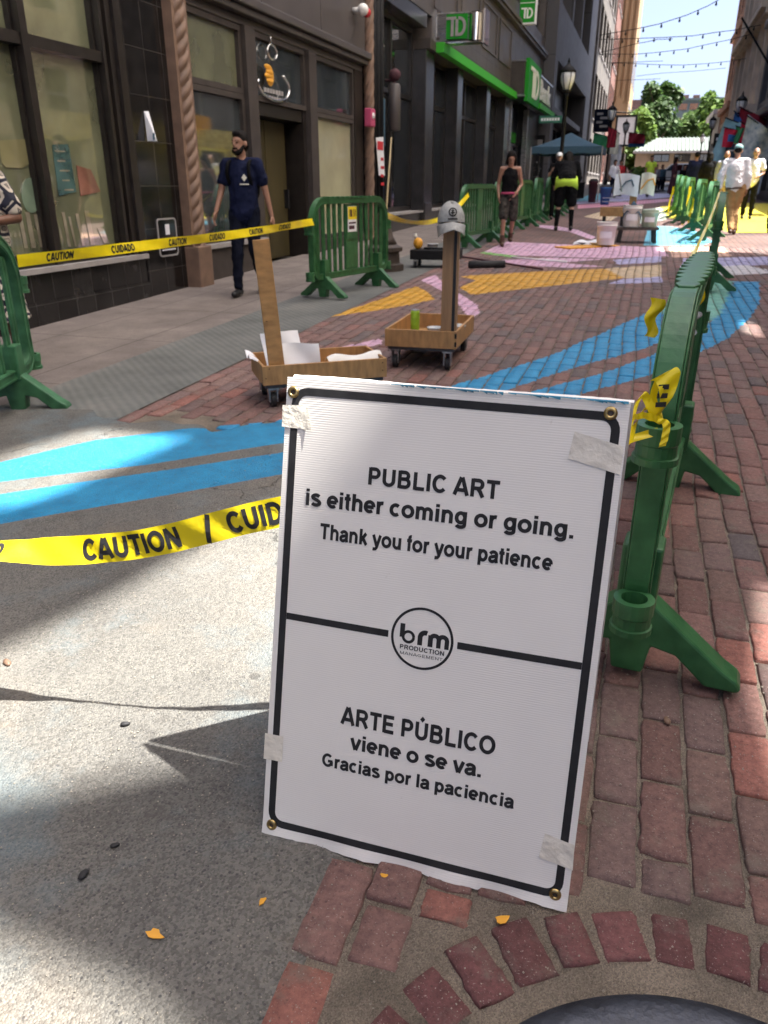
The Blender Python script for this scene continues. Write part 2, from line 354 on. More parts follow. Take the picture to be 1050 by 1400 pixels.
def stroke_text(b, s, put_, width, cap, wt=.185):
    """put_(u, v) -> point; u along the line 0..width, v up"""
    ls, w = strokes(s); kx = width/w
    for l in ls:
        q = [Vector(l[0])]
        for a, c in zip(l, l[1:]):                              # subdivide so lines follow a curved surface
            n = max(1, int((Vector(c)-Vector(a)).length/.25))
            q += [Vector(a).lerp(Vector(c), i/n) for i in range(1, n+1)]
        closed = (q[0]-q[-1]).length < 1e-4; n = len(q); vs = []
        for sgn in (1, -1):
            for i in range(n):
                a = q[i-1] if i else (q[-2] if closed else q[0]); c = q[i+1] if i < n-1 else (q[1] if closed else q[-1])
                d = (c-a).normalized(); nn = Vector((-d.y, d.x))*wt/2*sgn; p = q[i]+nn*(1.0 if abs(nn.x) > abs(nn.y) else .9); vs.append(put_(p.x*kx, p.y*cap))
        b.add(vs, [(i, i+1, n+i+1, n+i) for i in range(n-1)])

# ------------------------------------------------------------ pavement paint: polygons surveyed on the ground
def G(pts): return np.array([[at(*p).x, at(*p).y] for p in pts])
BLUE = (.022, .28, .54); ORG = (.62, .33, .03); PNK = (.66, .42, .56); LAV = (.42, .40, .62); MINT = (.2, .50, .42)
YEL = (.82, .70, .06); PEACH = (.72, .45, .33); CYAN = (.12, .47, .62); CREAM = (.62, .47, .28); PALE = (.48, .55, .42); HOT = (.7, .3, .4); WHT = (.7, .68, .7)
PAINT = [
 (BLUE, [(-60,650),(0,632),(130,602),(250,586),(380,575),(480,559),(610,529),(750,487),(808,462),(888,426),(960,392),(1003,385),(984,431),(941,452),(884,475),(773,506),(701,530),(560,570),(480,592),(380,607),(200,635),(0,659),(-60,672)]),
 (BLUE, [(-60,688),(0,676),(200,646),(380,620),(520,590),(731,534),(827,509),(888,487),(941,463),(984,431),(1001,392),(1005,384),(1038,385),(1039,413),(1026,434),(995,463),(939,490),(888,513),(796,538),(640,580),(500,618),(380,650),(150,690),(0,717),(-60,730)]),
 (MINT, [(900,425),(955,384),(1003,384),(984,431),(943,456)]),
 (ORG, [(449,434),(569,391),(583,398),(595,409),(547,419)]),
 (PNK, [(576,383),(595,375),(605,386),(630,402),(653,417),(655,427),(644,440),(631,420),(605,398)]),
 (PNK, [(440,481),(520,462),(523,470),(480,480)]),
 (ORG, [(629,378),(674,374),(827,367),(853,380),(750,391),(644,403),(629,393),(651,383)]),
 (CREAM, [(827,367),(905,362),(905,380),(853,380)]),
 (LAV, [(853,381),(905,378),(905,386),(830,388)]),
 (PNK, [(667,357),(750,352),(830,354),(766,359),(827,364),(773,366),(674,360)]),
 (LAV, [(838,355),(905,350),(905,358),(845,362)]),
 ((.2,.42,.12), [(655,346),(661,344),(710,349),(700,352)]),
 (PNK, [(661,344),(693,330),(773,334),(842,336),(905,338),(914,350),(834,353),(700,349)]),
 (CYAN, [(883,309),(914,309),(950,315),(975,330),(960,335),(879,335),(885,317)]),
 (PEACH, [(914,337),(990,337),(1000,350),(920,352)]),
 (LAV, [(935,353),(1050,351),(1050,362),(930,366)]),
 (WHT, [(950,366),(1020,362),(1050,369),(1050,374),(955,378)]),
 (PALE, [(861,288),(905,283),(912,300),(872,306)]),
 (YEL, [(902,282),(980,276),(1060,278),(1060,318),(1000,318),(950,302),(915,298)]),
 (HOT, [(790,280),(860,275),(965,268),(965,271),(860,280),(790,285)]),
 (CREAM, [(798,296),(832,286),(850,292),(835,302)]),
 (PNK, [(735,307),(762,309),(790,314),(815,324),(808,327),(780,317),(735,310)]),
 (LAV, [(775,272),(800,258),(930,255),(935,268),(860,274),(790,279)]),
 (CYAN, [(780,268),(830,262),(835,272),(782,276)]),
 (WHT, [(785,330),(815,328),(815,334),(783,334)]),
]
PAINT = [(np.array(c), G(p)) for c, p in PAINT]
def paint_at(P):
    """P (n,2) -> colour (n,3) and signed distance inside the paint in metres"""
    n = len(P); colr = np.zeros((n, 3)); best = np.full(n, -1.0)
    for c, poly in PAINT:
        lo = poly.min(0)-.1; hi = poly.max(0)+.1
        idx = np.where(((P >= lo) & (P <= hi)).all(1))[0]
        if not len(idx): continue
        Q = P[idx]; d = np.full(len(Q), 1e9); ins = np.zeros(len(Q), bool)
        for a, b in zip(poly, np.roll(poly, -1, 0)):
            ab = b-a; t = np.clip(((Q-a)@ab)/max(ab@ab, 1e-12), 0, 1)
            d = np.minimum(d, np.linalg.norm(Q-(a+t[:, None]*ab), axis=1))
            cr = ((a[1] > Q[:, 1]) != (b[1] > Q[:, 1]))
            with np.errstate(divide='ignore', invalid='ignore'):
                xs = (b[0]-a[0])*(Q[:, 1]-a[1])/(b[1]-a[1])+a[0]
            ins ^= cr & (Q[:, 0] < xs)
        sd = np.where(ins, d, -d); up = (sd > 0) | (sd > best[idx])
        best[idx] = np.where(up, np.where(sd > 0, np.maximum(sd, 0), sd), best[idx]); colr[idx[up]] = c
    return colr, best
def set_attr(me, name, rgba):
    a = me.attributes.new(name, 'FLOAT_COLOR', 'POINT'); a.data.foreach_set('color', np.ascontiguousarray(rgba, dtype=np.float32).ravel())
def paint_attr(me, P, soft):
    c, sd = paint_at(P); k = np.clip(.5+sd/(2*soft), 0, 1); set_attr(me, 'paint', np.column_stack([c, k]))

def pave_mat(name, kind):
    m = bpy.data.materials.new(name); m.use_nodes = True; nt = m.node_tree; b = nt.nodes['Principled BSDF']; L = nt.links.new
    tc = N(nt, 'ShaderNodeTexCoord'); P = tc.outputs['Object']
    def noise(s, d=5, r=.55):
        n = N(nt, 'ShaderNodeTexNoise'); n.inputs['Scale'].default_value = s; n.inputs['Detail'].default_value = d; n.inputs['Roughness'].default_value = r; L(P, n.inputs['Vector']); return n.outputs[0]
    def ramp(src, stops):
        r = N(nt, 'ShaderNodeValToRGB'); e = r.color_ramp.elements
        while len(e) < len(stops): e.new(.5)
        for el, (p, c) in zip(e, stops): el.position = p; el.color = (*c, 1) if len(c) == 3 else c
        L(src, r.inputs[0]); return r.outputs[0]
    def mix(f, a, c, t='MIX'):
        x = N(nt, 'ShaderNodeMix', data_type='RGBA', blend_type=t)
        for sock, v in ((0, f), (6, a), (7, c)):
            if isinstance(v, (int, float)): x.inputs[sock].default_value = v
            elif isinstance(v, tuple): x.inputs[sock].default_value = (*v, 1)
            else: L(v, x.inputs[sock])
        return x.outputs[2]
    def mrange(src, a, c, d=0., e=1.):
        r = N(nt, 'ShaderNodeMapRange'); r.clamp = True
        for i, v in enumerate((a, c, d, e)): r.inputs[i+1].default_value = v
        L(src, r.inputs[0]); return r.outputs[0]
    def math_(op, a, c):
        x = N(nt, 'ShaderNodeMath', operation=op)
        for i, v in enumerate((a, c)):
            if isinstance(v, (int, float)): x.inputs[i].default_value = v
            else: L(v, x.inputs[i])
        return x.outputs[0]
    K = ((0, 0, 0), (1, 1, 1))
    rough = .8
    if kind == 'brick':
        at_ = N(nt, 'ShaderNodeAttribute', attribute_name='brick_col')
        base = mix(1.0, at_.outputs['Color'], ramp(noise(48, 10, .78), [(.3, (.55,.55,.57)), (.7, (1.4,1.38,1.35))]), 'MULTIPLY')
        smear = ramp(noise(9, 9, .72), [(.53, K[0]), (.66, K[1])])
        base = mix(math_('MULTIPLY', smear, .6), base, (.21, .175, .145))
        speck = ramp(noise(210, 3, .6), [(.63, K[0]), (.70, K[1])]); base = mix(math_('MULTIPLY', speck, .7), base, (.45, .40, .35)); pit = ramp(noise(130, 3), [(.30, K[1]), (.38, K[0])]); base = mix(math_('MULTIPLY', pit, .5), base, (.05, .035, .03))
        h = math_('ADD', noise(70, 8, .7), math_('MULTIPLY', smear, .25)); bs, bd = .9, .007
    elif kind == 'mortar':
        base = ramp(noise(5, 6), [(.3, (.15,.13,.105)), (.62, (.31,.265,.215))])
        v = N(nt, 'ShaderNodeTexVoronoi'); v.inputs['Scale'].default_value = 380; L(P, v.inputs['Vector'])
        base = mix(1.0, base, ramp(v.outputs['Color'], [(0, (.55,.55,.55)), (1, (1.45,1.4,1.35))]), 'MULTIPLY')
        h = math_('SUBTRACT', noise(120, 6, .7), v.outputs['Distance']); bs, bd = .9, .006
    elif kind == 'aggregate':
        mid = ramp(noise(1.1, 5), [(.3, (.125,.122,.116)), (.5, (.172,.168,.156)), (.72, (.225,.215,.195))])
        v = N(nt, 'ShaderNodeTexVoronoi'); v.inputs['Scale'].default_value = 190; v.inputs['Randomness'].default_value = 1; L(P, v.inputs['Vector'])
        peb = ramp(v.outputs['Color'], [(.0, (.35,.36,.38)), (.30, (.62,.6,.58)), (.55, (1.,1.,1.)), (1, (1.5,1.45,1.35))])
        base = mix(.65, mid, peb, 'MULTIPLY')
        v2 = N(nt, 'ShaderNodeTexVoronoi'); v2.inputs['Scale'].default_value = 80; L(P, v2.inputs['Vector'])
        big = math_('MULTIPLY', mrange(v2.outputs['Distance'], .22, .30, 1, 0), ramp(v2.outputs['Color'], [(.62, K[0]), (.64, K[1])]))
        base = mix(math_('MULTIPLY', big, .7), base, (.05, .05, .055))
        lt = math_('MULTIPLY', mrange(v2.outputs['Distance'], .14, .2, 1, 0), ramp(v2.outputs['Color'], [(.14, K[1]), (.15, K[0])]))
        base = mix(math_('MULTIPLY', lt, .5), base, (.46, .40, .33))
        base = mix(math_('MULTIPLY', ramp(noise(1.7, 6, .65), [(.52, K[0]), (.68, K[1])]), .45), base, (.17, .25, .29))     # old spilt paint
        base = mix(math_('MULTIPLY', ramp(noise(2.6, 6, .65), [(.56, K[0]), (.7, K[1])]), .14), base, (.36, .25, .15))
        base = mix(math_('MULTIPLY', ramp(noise(5.5, 8, .7), [(.56, K[0]), (.66, K[1])]), .35), base, (.075, .07, .065))
        dv = N(nt, 'ShaderNodeTexNoise'); dv.inputs['Scale'].default_value = 3.5; dv.inputs['Detail'].default_value = 6; L(P, dv.inputs['Vector'])
        va = N(nt, 'ShaderNodeVectorMath', operation='MULTIPLY_ADD'); va.inputs[1].default_value = (.5, .5, .5); L(dv.outputs['Color'], va.inputs[0]); L(P, va.inputs[2])
        ck = N(nt, 'ShaderNodeTexVoronoi'); ck.feature = 'DISTANCE_TO_EDGE'; ck.inputs['Scale'].default_value = .5; L(va.outputs[0], ck.inputs['Vector'])
        crack = math_('MULTIPLY', mrange(ck.outputs['Distance'], .0008, .0026, 1, 0), ramp(noise(1.3, 3), [(.47, K[0]), (.53, K[1])])); base = mix(math_('MULTIPLY', crack, .5), base, (.03, .028, .026))
        gum = N(nt, 'ShaderNodeTexVoronoi'); gum.inputs['Scale'].default_value = 3.1; L(P, gum.inputs['Vector'])
        base = mix(math_('MULTIPLY', mrange(gum.outputs['Distance'], .045, .06, 1, 0), .55), base, (.05, .048, .046))
        h = math_('SUBTRACT', math_('SUBTRACT', noise(150, 5, .7), math_('MULTIPLY', v.outputs['Distance'], 1.2)), math_('MULTIPLY', crack, 2.0)); bs, bd = .8, .005
    elif kind == 'sidewalk':
        base = ramp(noise(2.2, 7, .65), [(.28, (.135,.115,.105)), (.52, (.19,.165,.15)), (.75, (.255,.225,.2))])
        base = mix(1.0, base, ramp(noise(120, 3), [(.3, (.75,.75,.75)), (.7, (1.25,1.22,1.2))]), 'MULTIPLY')
        sp = N(nt, 'ShaderNodeSeparateXYZ'); L(P, sp.inputs[0]); cb = N(nt, 'ShaderNodeCombineXYZ'); L(sp.outputs['Y'], cb.inputs[0]); L(sp.outputs['X'], cb.inputs[1])
        bt = N(nt, 'ShaderNodeTexBrick'); bt.offset = 0
        for k, v_ in (('Scale', 1), ('Brick Width', 1.5), ('Row Height', .85), ('Mortar Size', .006)): bt.inputs[k].default_value = v_
        L(cb.outputs[0], bt.inputs['Vector']); base = mix(bt.outputs['Fac'], base, (.07,.06,.055))
        base = mix(math_('MULTIPLY', ramp(noise(14, 4), [(.66, K[0]), (.72, K[1])]), .45), base, (.1,.085,.08))
        h = math_('SUBTRACT', noise(60, 6), bt.outputs['Fac']); bs, bd = .5, .006
    elif kind == 'tooled':
        base = ramp(noise(1.6, 7, .65), [(.3, (.10,.105,.10)), (.6, (.155,.16,.15)), (.8, (.22,.205,.185))])
        w = N(nt, 'ShaderNodeTexWave', wave_type='BANDS', bands_direction='DIAGONAL'); w.inputs['Scale'].default_value = 7; w.inputs['Distortion'].default_value = 1.2; w.inputs['Detail'].default_value = 3; L(P, w.inputs['Vector'])
        base = mix(1.0, base, ramp(w.outputs[0], [(0, (.90,.90,.91)), (1, (1.07,1.07,1.07))]), 'MULTIPLY')
        h = math_('ADD', noise(80, 6), math_('MULTIPLY', w.outputs[0], .5)); bs, bd = .5, .006
    elif kind == 'far':
        sp = N(nt, 'ShaderNodeSeparateXYZ'); L(P, sp.inputs[0]); cb = N(nt, 'ShaderNodeCombineXYZ'); L(sp.outputs['Y'], cb.inputs[0]); L(sp.outputs['X'], cb.inputs[1])
        bt = N(nt, 'ShaderNodeTexBrick'); bt.offset = .5
        for k, v_ in (('Scale', 1), ('Brick Width', .244), ('Row Height', .112), ('Mortar Size', .008), ('Mortar Smooth', .3)): bt.inputs[k].default_value = v_
        bt.inputs['Color1'].default_value = (.17,.10,.085,1); bt.inputs['Color2'].default_value = (.12,.085,.08,1); bt.inputs['Mortar'].default_value = (.06,.05,.045,1)
        L(cb.outputs[0], bt.inputs['Vector'])
        base = mix(1.0, bt.outputs['Color'], ramp(noise(.8, 6), [(.3, (.7,.7,.7)), (.7, (1.35,1.3,1.3))]), 'MULTIPLY')
        h = math_('SUBTRACT', math_('MULTIPLY', noise(40, 5), .4), bt.outputs['Fac']); bs, bd = .5, .01
    else:                                                       # plain ground
        base = ramp(noise(.3, 8), [(.3, (.09,.085,.08)), (.7, (.16,.15,.14))]); h = noise(30, 6); bs, bd = .4, .01
    if kind in ('brick', 'aggregate', 'far'):
        pa = N(nt, 'ShaderNodeAttribute', attribute_name='paint')
        wear = noise(55, 6, .65)
        kk = math_('ADD', pa.outputs['Alpha'], math_('MULTIPLY', math_('SUBTRACT', wear, .5), .35))
        f = mrange(kk, .47, .53)
        thin = math_('MULTIPLY', f, ramp(noise(95, 5, .7), [(.34, (.45,)*3), (.47, K[1])]))
        pc = mix(1.0, pa.outputs['Color'], ramp(noise(7, 7, .6), [(.3, (.70,.73,.76)), (.7, (1.16,1.13,1.1))]), 'MULTIPLY')
        if kind == 'far': pc = mix(math_('MULTIPLY', bt.outputs['Fac'], .75), pc, (.07,.06,.06))
        base = mix(thin, base, pc)
        L(mrange(thin, 0, 1, .85, .5), b.inputs['Roughness'])
    else: b.inputs['Roughness'].default_value = .88
    L(base, b.inputs['Base Color']); b.inputs['Specular IOR Level'].default_value = .35
    bp = N(nt, 'ShaderNodeBump'); bp.inputs['Strength'].default_value = bs; bp.inputs['Distance'].default_value = bd
    L(h, bp.inputs['Height']); L(bp.outputs[0], b.inputs['Normal'])
    return m
PM = {k: pave_mat('paving_'+k, k) for k in ('brick', 'mortar', 'aggregate', 'sidewalk', 'tooled', 'far', 'ground')}

def sheet(name, xs, ys, m, dz=0.0, paint=None, zf=None, wob=None):
    X, Y = np.meshgrid(np.array(xs, float), np.array(ys, float)); nx, ny = len(xs), len(ys)
    if wob: X, Y = wob(X, Y)
    Z = SLOPE*np.minimum(Y, 75)+dz
    if zf is not None: Z = Z+zf(X, Y)
    V = np.column_stack([X.ravel(), Y.ravel(), Z.ravel()])
    i = np.arange(nx-1)[None, :]+nx*np.arange(ny-1)[:, None]; q = np.stack([i, i+1, i+nx+1, i+nx], -1).reshape(-1, 4)
    me = bpy.data.meshes.new(name); me.from_pydata(V.tolist(), [], q.tolist()); me.update()
    if paint: paint_attr(me, V[:, :2], paint)
    me.materials.append(m); o = bpy.data.objects.new(name, me); COL.objects.link(o); return struct(o)
def lin(a, b, s): return np.linspace(a, b, max(2, int(round((b-a)/s))+1))

# one broad ground sheet to the horizon, then the pavements on it
sheet('ground', [-900, -60, -5.6, 4.6, 60, 900], [-60, -10, 0, 20, 75, 120, 300, 1500], PM['ground'], -.05)
sheet('sidewalk', lin(-5.75, -3.9, .5), lin(3.6, 76, 1.5), PM['sidewalk'], -.004)
sheet('kerb_strip', lin(-3.9, -2.98, .3), lin(3.6, 76, 1.0), PM['tooled'], -.003)
sheet('mortar_bed', lin(-3.05, 4.6, .05), lin(-1.5, 16.1, .05), PM['mortar'], -.0115, zf=lambda X, Y: .002*np.sin(X*9+np.sin(Y*7))*np.cos(Y*11)+.003*(np.hypot(X-.3, Y-.61) < .85))
MH = (.30, .61, .49)                                          # manhole centre and frame radius
def edge_end(X): return 3.93+.05*np.sin(X*9)+.03*np.sin(X*23+1)+.28*np.clip((X+2.3)/.4, 0, 1)
def patch_wob(X, Y):
    end = edge_end(X); Y2 = np.where(Y > .5, .5+(Y-.5)*(end-.5)/3.5, Y)
    k = np.clip((X+1.2)/.75, 0, 1); X2 = X+k*(.035*np.sin(Y2*8)+.02*np.sin(Y2*21+2))
    return X2, Y2
sheet('concrete_patch', np.concatenate([lin(-7.6, -3.3, .2), lin(-3.28, -.46, .02)]), np.concatenate([lin(-1.8, .46, .2), lin(.5, 4.0, .02)]), PM['aggregate'], .0,
      paint=.02, wob=patch_wob, zf=lambda X, Y: .002*np.sin(X*5+Y*3)-.012*np.clip((X+.56)/.1, 0, 1)-.01*np.clip((Y-edge_end(X)+.1)/.1, 0, 1)*(X > -3))
sheet('painted_street', lin(-2.98, 4.6, .06), lin(16.1, 46, .10), PM['far'], -.006, paint=.05)
sheet('far_street', lin(-2.98, 4.6, .5), lin(46, 76, 1.0), PM['far'], -.006)

# ------------------------------------------------------------ brick paving, each brick modelled
def brick_field():
    cw, cl = .112, .244; B = []
    ncol = int((4.6+2.98)/cw)
    for c in range(ncol):
        x = -2.98+cw*(c+.5); off = (c % 2)*.5*cl+random.uniform(-.03, .03)
        y = -1.0+off
        while y < 16.05:
            l = cl*random.choice((1, 1, 1, 1, .98, 1.03)); yc = y+l/2; y += l
            xe = x+.010*math.sin(yc*1.3+1)+.006*math.sin(yc*3.1)
            if yc < edge_end(np.array(xe))+.06 and xe < -.50+.02*math.sin(yc*6): continue
            r = math.hypot(xe-MH[0], yc-MH[1])
            if abs(xe-MH[0]) < .70:                                   # courses are cut to the ring
                dx_ = max(0, abs(xe-MH[0])-.045); rim_ = MH[1]+math.sqrt(max(0, .695**2-dx_**2)); lo, hi = yc-l/2, yc+l/2
                if yc > MH[1]:
                    if hi < rim_+.05: continue
                    lo = max(lo, rim_); l = hi-lo; yc = (hi+lo)/2
                elif r < .8: continue
            B.append((xe, yc, cw-.0065-random.uniform(0, .0045), l-.008-random.uniform(0, .007), random.gauss(0, .012), 0))
    nr = 37
    for k in range(nr):
        a = 2*math.pi*k/nr; rr = MH[2]+.115
        B.append((MH[0]+rr*math.cos(a), MH[1]+rr*math.sin(a), .083+random.uniform(-.012, .008), .118+random.uniform(-.015, .02), a-math.pi/2+random.gauss(0, .05), 1))
    # a few cut pieces between the ring and the courses
    for k in range(0):
        a = random.uniform(.4, 2.9); rr = MH[2]+.235
        B.append((MH[0]+rr*math.cos(a), MH[1]+rr*math.sin(a), .05, .055, a+random.uniform(-.5, .5), 2))
    B = np.array(B); n = len(B); NX, NY = 5, 11
    near = True
    u = np.array([-.5, -.455, 0, .455, .5]); v = np.concatenate([[-.5, -.48], np.linspace(-.38, .38, NY-4), [.48, .5]])
    U, Vv = np.meshgrid(u, v); U = U.ravel(); Vv = Vv.ravel(); K = len(U)
    ringm = (np.abs(U) > .49) | (np.abs(Vv) > .49)
    w = B[:, 2:3]; l = B[:, 3:4]; ca = np.cos(B[:, 4:5]); sa = np.sin(B[:, 4:5])
    lx = U*w; ly = Vv*l
    cor = (np.abs(U) > .45) & (np.abs(Vv) > .47)
    ch = RNG.uniform(0, 1, (n, K)); jag = RNG.normal(0, .0019, (n, K, 2))
    lx = lx*(1-.03*cor)+jag[:, :, 0]*ringm; ly = ly*(1-.015*cor)+jag[:, :, 1]*ringm
    X = B[:, 0:1]+lx*ca-ly*sa; Y = B[:, 1:2]+lx*sa+ly*ca
    dz = RNG.normal(0, .0022, (n, 1)); tx = RNG.normal(0, .02, (n, 1)); ty = RNG.normal(0, .010, (n, 1))
    top = np.clip(dz+lx*tx+ly*ty, -.006, .006)
    Z = SLOPE*Y+top-ringm*(.0055+.003*ch)-.0012*ch
    # skirt
    rim = [i for i in range(K) if ringm[i]]
    order = list(range(0, 5)) + [5*j+4 for j in range(1, NY)] + [5*(NY-1)+i for i in range(3, -1, -1)] + [5*j for j in range(NY-2, 0, -1)]
    R = len(order)
    XS, YS, ZS = X[:, order], Y[:, order], Z[:, order]-.03
    V = np.concatenate([np.stack([X, Y, Z], -1), np.stack([XS, YS, ZS], -1)], 1); KK = K+R
    q = []
    for j in range(NY-1):
        for i in range(4): a = j*5+i; q.append((a, a+1, a+6, a+5))
    for i in range(R): q.append((order[i], K+i, K+(i+1) % R, order[(i+1) % R]))
    q = np.array(q); faces = (q[None]+KK*np.arange(n)[:, None, None]).reshape(-1, 4)
    V = V.reshape(-1, 3)
    me = bpy.data.meshes.new('brick_paving'); me.vertices.add(len(V)); me.vertices.foreach_set('co', V.ravel().astype(np.float32))
    me.loops.add(faces.size); me.loops.foreach_set('vertex_index', faces.ravel().astype(np.int32))
    me.polygons.add(len(faces)); me.polygons.foreach_set('loop_start', np.arange(0, faces.size, 4, dtype=np.int32)); me.polygons.foreach_set('loop_total', np.full(len(faces), 4, dtype=np.int32))
    me.update(); me.validate()
    me.polygons.foreach_set('use_smooth', [True]*len(me.polygons))
    pal = np.array([(.195,.108,.094), (.170,.098,.088), (.215,.112,.094), (.155,.104,.097), (.110,.090,.090), (.185,.118,.103), (.24,.105,.085)])
    pr = np.array([.25, .22, .15, .14, .08, .12, .04]); ci = RNG.choice(len(pal), n, p=pr)
    cc = pal[ci]*1.15*RNG.uniform(.82, 1.18, (n, 1)); cc[B[:, 5] == 1] = np.array((.155, .068, .068))*RNG.uniform(.8, 1.25, ((B[:, 5] == 1).sum(), 1))
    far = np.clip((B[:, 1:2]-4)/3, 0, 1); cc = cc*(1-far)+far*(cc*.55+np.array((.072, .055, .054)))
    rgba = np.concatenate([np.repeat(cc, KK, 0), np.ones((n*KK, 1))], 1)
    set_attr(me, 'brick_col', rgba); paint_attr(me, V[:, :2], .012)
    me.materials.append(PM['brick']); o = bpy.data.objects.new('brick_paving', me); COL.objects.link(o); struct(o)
brick_field()

# loose sand and grit on the near paving
def grit():
    b = MB(); r = random.Random(21)
    for k in range(3200):
        y = .75+2.9*r.random()**1.5; x = r.uniform(-1.9, 1.0); s = r.uniform(.0008, .0021)*(1+.3*y)
        if math.hypot(x-MH[0], y-MH[1]) < MH[2]: continue
        a = r.uniform(0, 6.28); z = SLOPE*y+.0015; c, d = math.cos(a)*s, math.sin(a)*s
        b.add([(x+c, y+d, z), (x-d, y+c, z), (x-c*1.3, y-d*1.3, z), (x+d, y-c, z), (x, y, z+s)], [(0, 1, 4), (1, 2, 4), (2, 3, 4), (3, 0, 4)])
    o = b.build('grit', mat('sand_grains', (.22, .19, .15), .9, var=.5, scale=900, col2=(.55, .5, .42)), None, fix=False); tag(o, 'fine loose sand grains scattered over the near paving', 'grit', kind='stuff')
grit()
# manhole frame and cover
t = thing('manhole_cover', 'round blue black iron manhole cover set in a ring of radial bricks', 'manhole', (MH[0], MH[1], gz(MH[1])))
MBs = MB(); MBs.lathe([(.405, -.03), (.405, .004), (.42, .013), (.455, .015), (.483, .008), (.492, -.004), (.492, -.04)], 96, cap=False); MBs.build('rim', M['cast_iron'], t, smooth=True)
MBs = MB(); MBs.lathe([(0.0001, .004), (.36, .004), (.375, .001), (.385, -.004), (.399, -.004), (.399, -.03)], 96, cap=False)
for k in range(5):
    for j in range(int(6+k*6)):
        a = 2*math.pi*j/(6+k*6); MBs.lathe([(.016, .003), (.013, .009), (.0001, .009)], 8, (.065*(k+.7)*math.cos(a), .065*(k+.7)*math.sin(a), 0), cap=False)
MBs.build('cover_plate', M['cast_iron'], t, smooth=False)
for i, (px, py, r, lab) in enumerate([(525, 1199, .3, 'tiny orange paint chip on the bricks against the lower edge of the white sign'), (686, 1259, .8, 'orange paint chip lying on the mortar above the radial bricks'), (212, 1279, 0, 'largest orange paint chip alone on the grey concrete'), (359, 1234, 1.3, 'orange paint chip on concrete beside the brick edge')]):
    p = at(px, py); b = MB(); n = 9; s = (.007, .012, .013, .008)[i]
    poly = [(s*(1+.35*math.sin(k*2.3+i))*math.cos(2*math.pi*k/n)*1.3, s*(1+.3*math.cos(k*1.7+i))*math.sin(2*math.pi*k/n)*.7) for k in range(n)]
    b.prism(poly, 0, .002); o = b.build('paint_chip', M['orange'], loc=(p.x, p.y, p.z+.004)); o.rotation_euler = (.05, .1, r); tag(o, lab, 'paint chip', 'orange paint chips on the ground')
for i, (px, py, s, lab) in enumerate([(172, 991, .010, 'dark pebble below the tape shadow on pale concrete'), (115, 1197, .011, 'elongated black pebble alone on the shaded concrete'), (10, 908, .014, 'brown pebble at the far left on the concrete'), (157, 1157, .008, 'small black pebble above the elongated one on concrete'), (912, 987, .012, 'sandy pebble on bricks in front of the green barrier foot')]):
    p = at(px, py); b = MB(); b.ell((0, 0, s*.4), (s*1.4, s*.8, s*.55), n=6)
    for k in range(len(b.v)): v = Vector(b.v[k]); b.v[k] = tuple(v*(1+.12*math.sin(v.x*700+v.y*900+i)))
    o = b.build('pebble', M['terracotta'] if i in (2, 4) else M['black_rubber'], smooth=True, loc=(p.x, p.y, p.z)); o.rotation_euler = (0, 0, i*1.1+.5); tag(o, lab, 'pebble', 'loose pebbles on the pavement')

# ============================================================ buildings
def root_at(name, label, cat, x, y, group=None):
    return thing(name, label, cat, (x, y, gz(y)), 0, group)
def P(b, name, m, root, smooth=False, bevel=0, base=None):
    """build world-space shapes as a part of root (or of a part whose base thing is given)"""
    o = b.build(name, m, root, smooth=smooth, bevel=bevel)
    if root.type == 'EMPTY': o.location = -root.location
    return o
def PL(o, root):
    if root.type == 'EMPTY': o.location = -root.location
    return o
def bays(root, x, out, y0, y1, floors, nb, pier, wall, glass, frame, depth=.25, top=None, z0=None, mull=True, sill=None):
    """a facade in the plane x: piers and spandrels round recessed windows, each window a part with its own frame"""
    z0 = gz(y0)-.2 if z0 is None else z0
    top = top or floors[-1][1]+1.0; w = (y1-y0-pier)/nb; xi = x-out*depth
    xa, xb = min(x, xi), max(x, xi); b = MB()
    zs = [z0]+[z for f in floors for z in f]+[top]
    for k in range(0, len(zs), 2):
        if zs[k+1]-zs[k] > .01: b.box(xa, xb, y0, y1, zs[k], zs[k+1])
    for (za, zb) in floors:
        for i in range(nb+1): b.box(xa, xb, y0+i*w, y0+i*w+pier, za, zb)
    P(b, 'facade_wall', wall, root)
    for (za, zb) in floors:
        for i in range(nb):
            ya, yb = y0+i*w+pier, y0+(i+1)*w; xg = x-out*(depth-.06)
            f = MB(); fw = .07
            for (p, q, r, s) in ((ya, ya+fw, za, zb), (yb-fw, yb, za, zb), (ya+fw, yb-fw, za, za+fw), (ya+fw, yb-fw, zb-fw, zb)): f.box(min(xg, xg+out*.07), max(xg, xg+out*.07), p, q, r, s)
            if mull: f.box(min(xg, xg+out*.06), max(xg, xg+out*.06), ya+fw, yb-fw, (za+zb)/2-.03, (za+zb)/2+.03)
            fo = P(f, 'window', frame, root)
            g = MB(); g.box(min(xg-out*.04, xg+out*.012), max(xg-out*.04, xg+out*.012), ya, yb, za, zb); g.build('pane', glass, fo)
            if sill: s = MB(); s.box(min(x-out*.01, x+out*.09), max(x-out*.01, x+out*.09), ya-.06, yb+.06, za-.12, za-.005); s.build('sill', sill, fo)
def roof_box(root, x0, x1, y0, y1, z1, m, name='building_body'):
    b = MB(); b.box(x0, x1, y0, y1, gz(y0)-.3, z1); return P(b, name, m, root)
def ribbon(b, ys, zs, x0, x1, mi=0):
    b.box(x0, x1, ys[0], ys[1], zs[0], zs[1], mi)

XF = -5.6
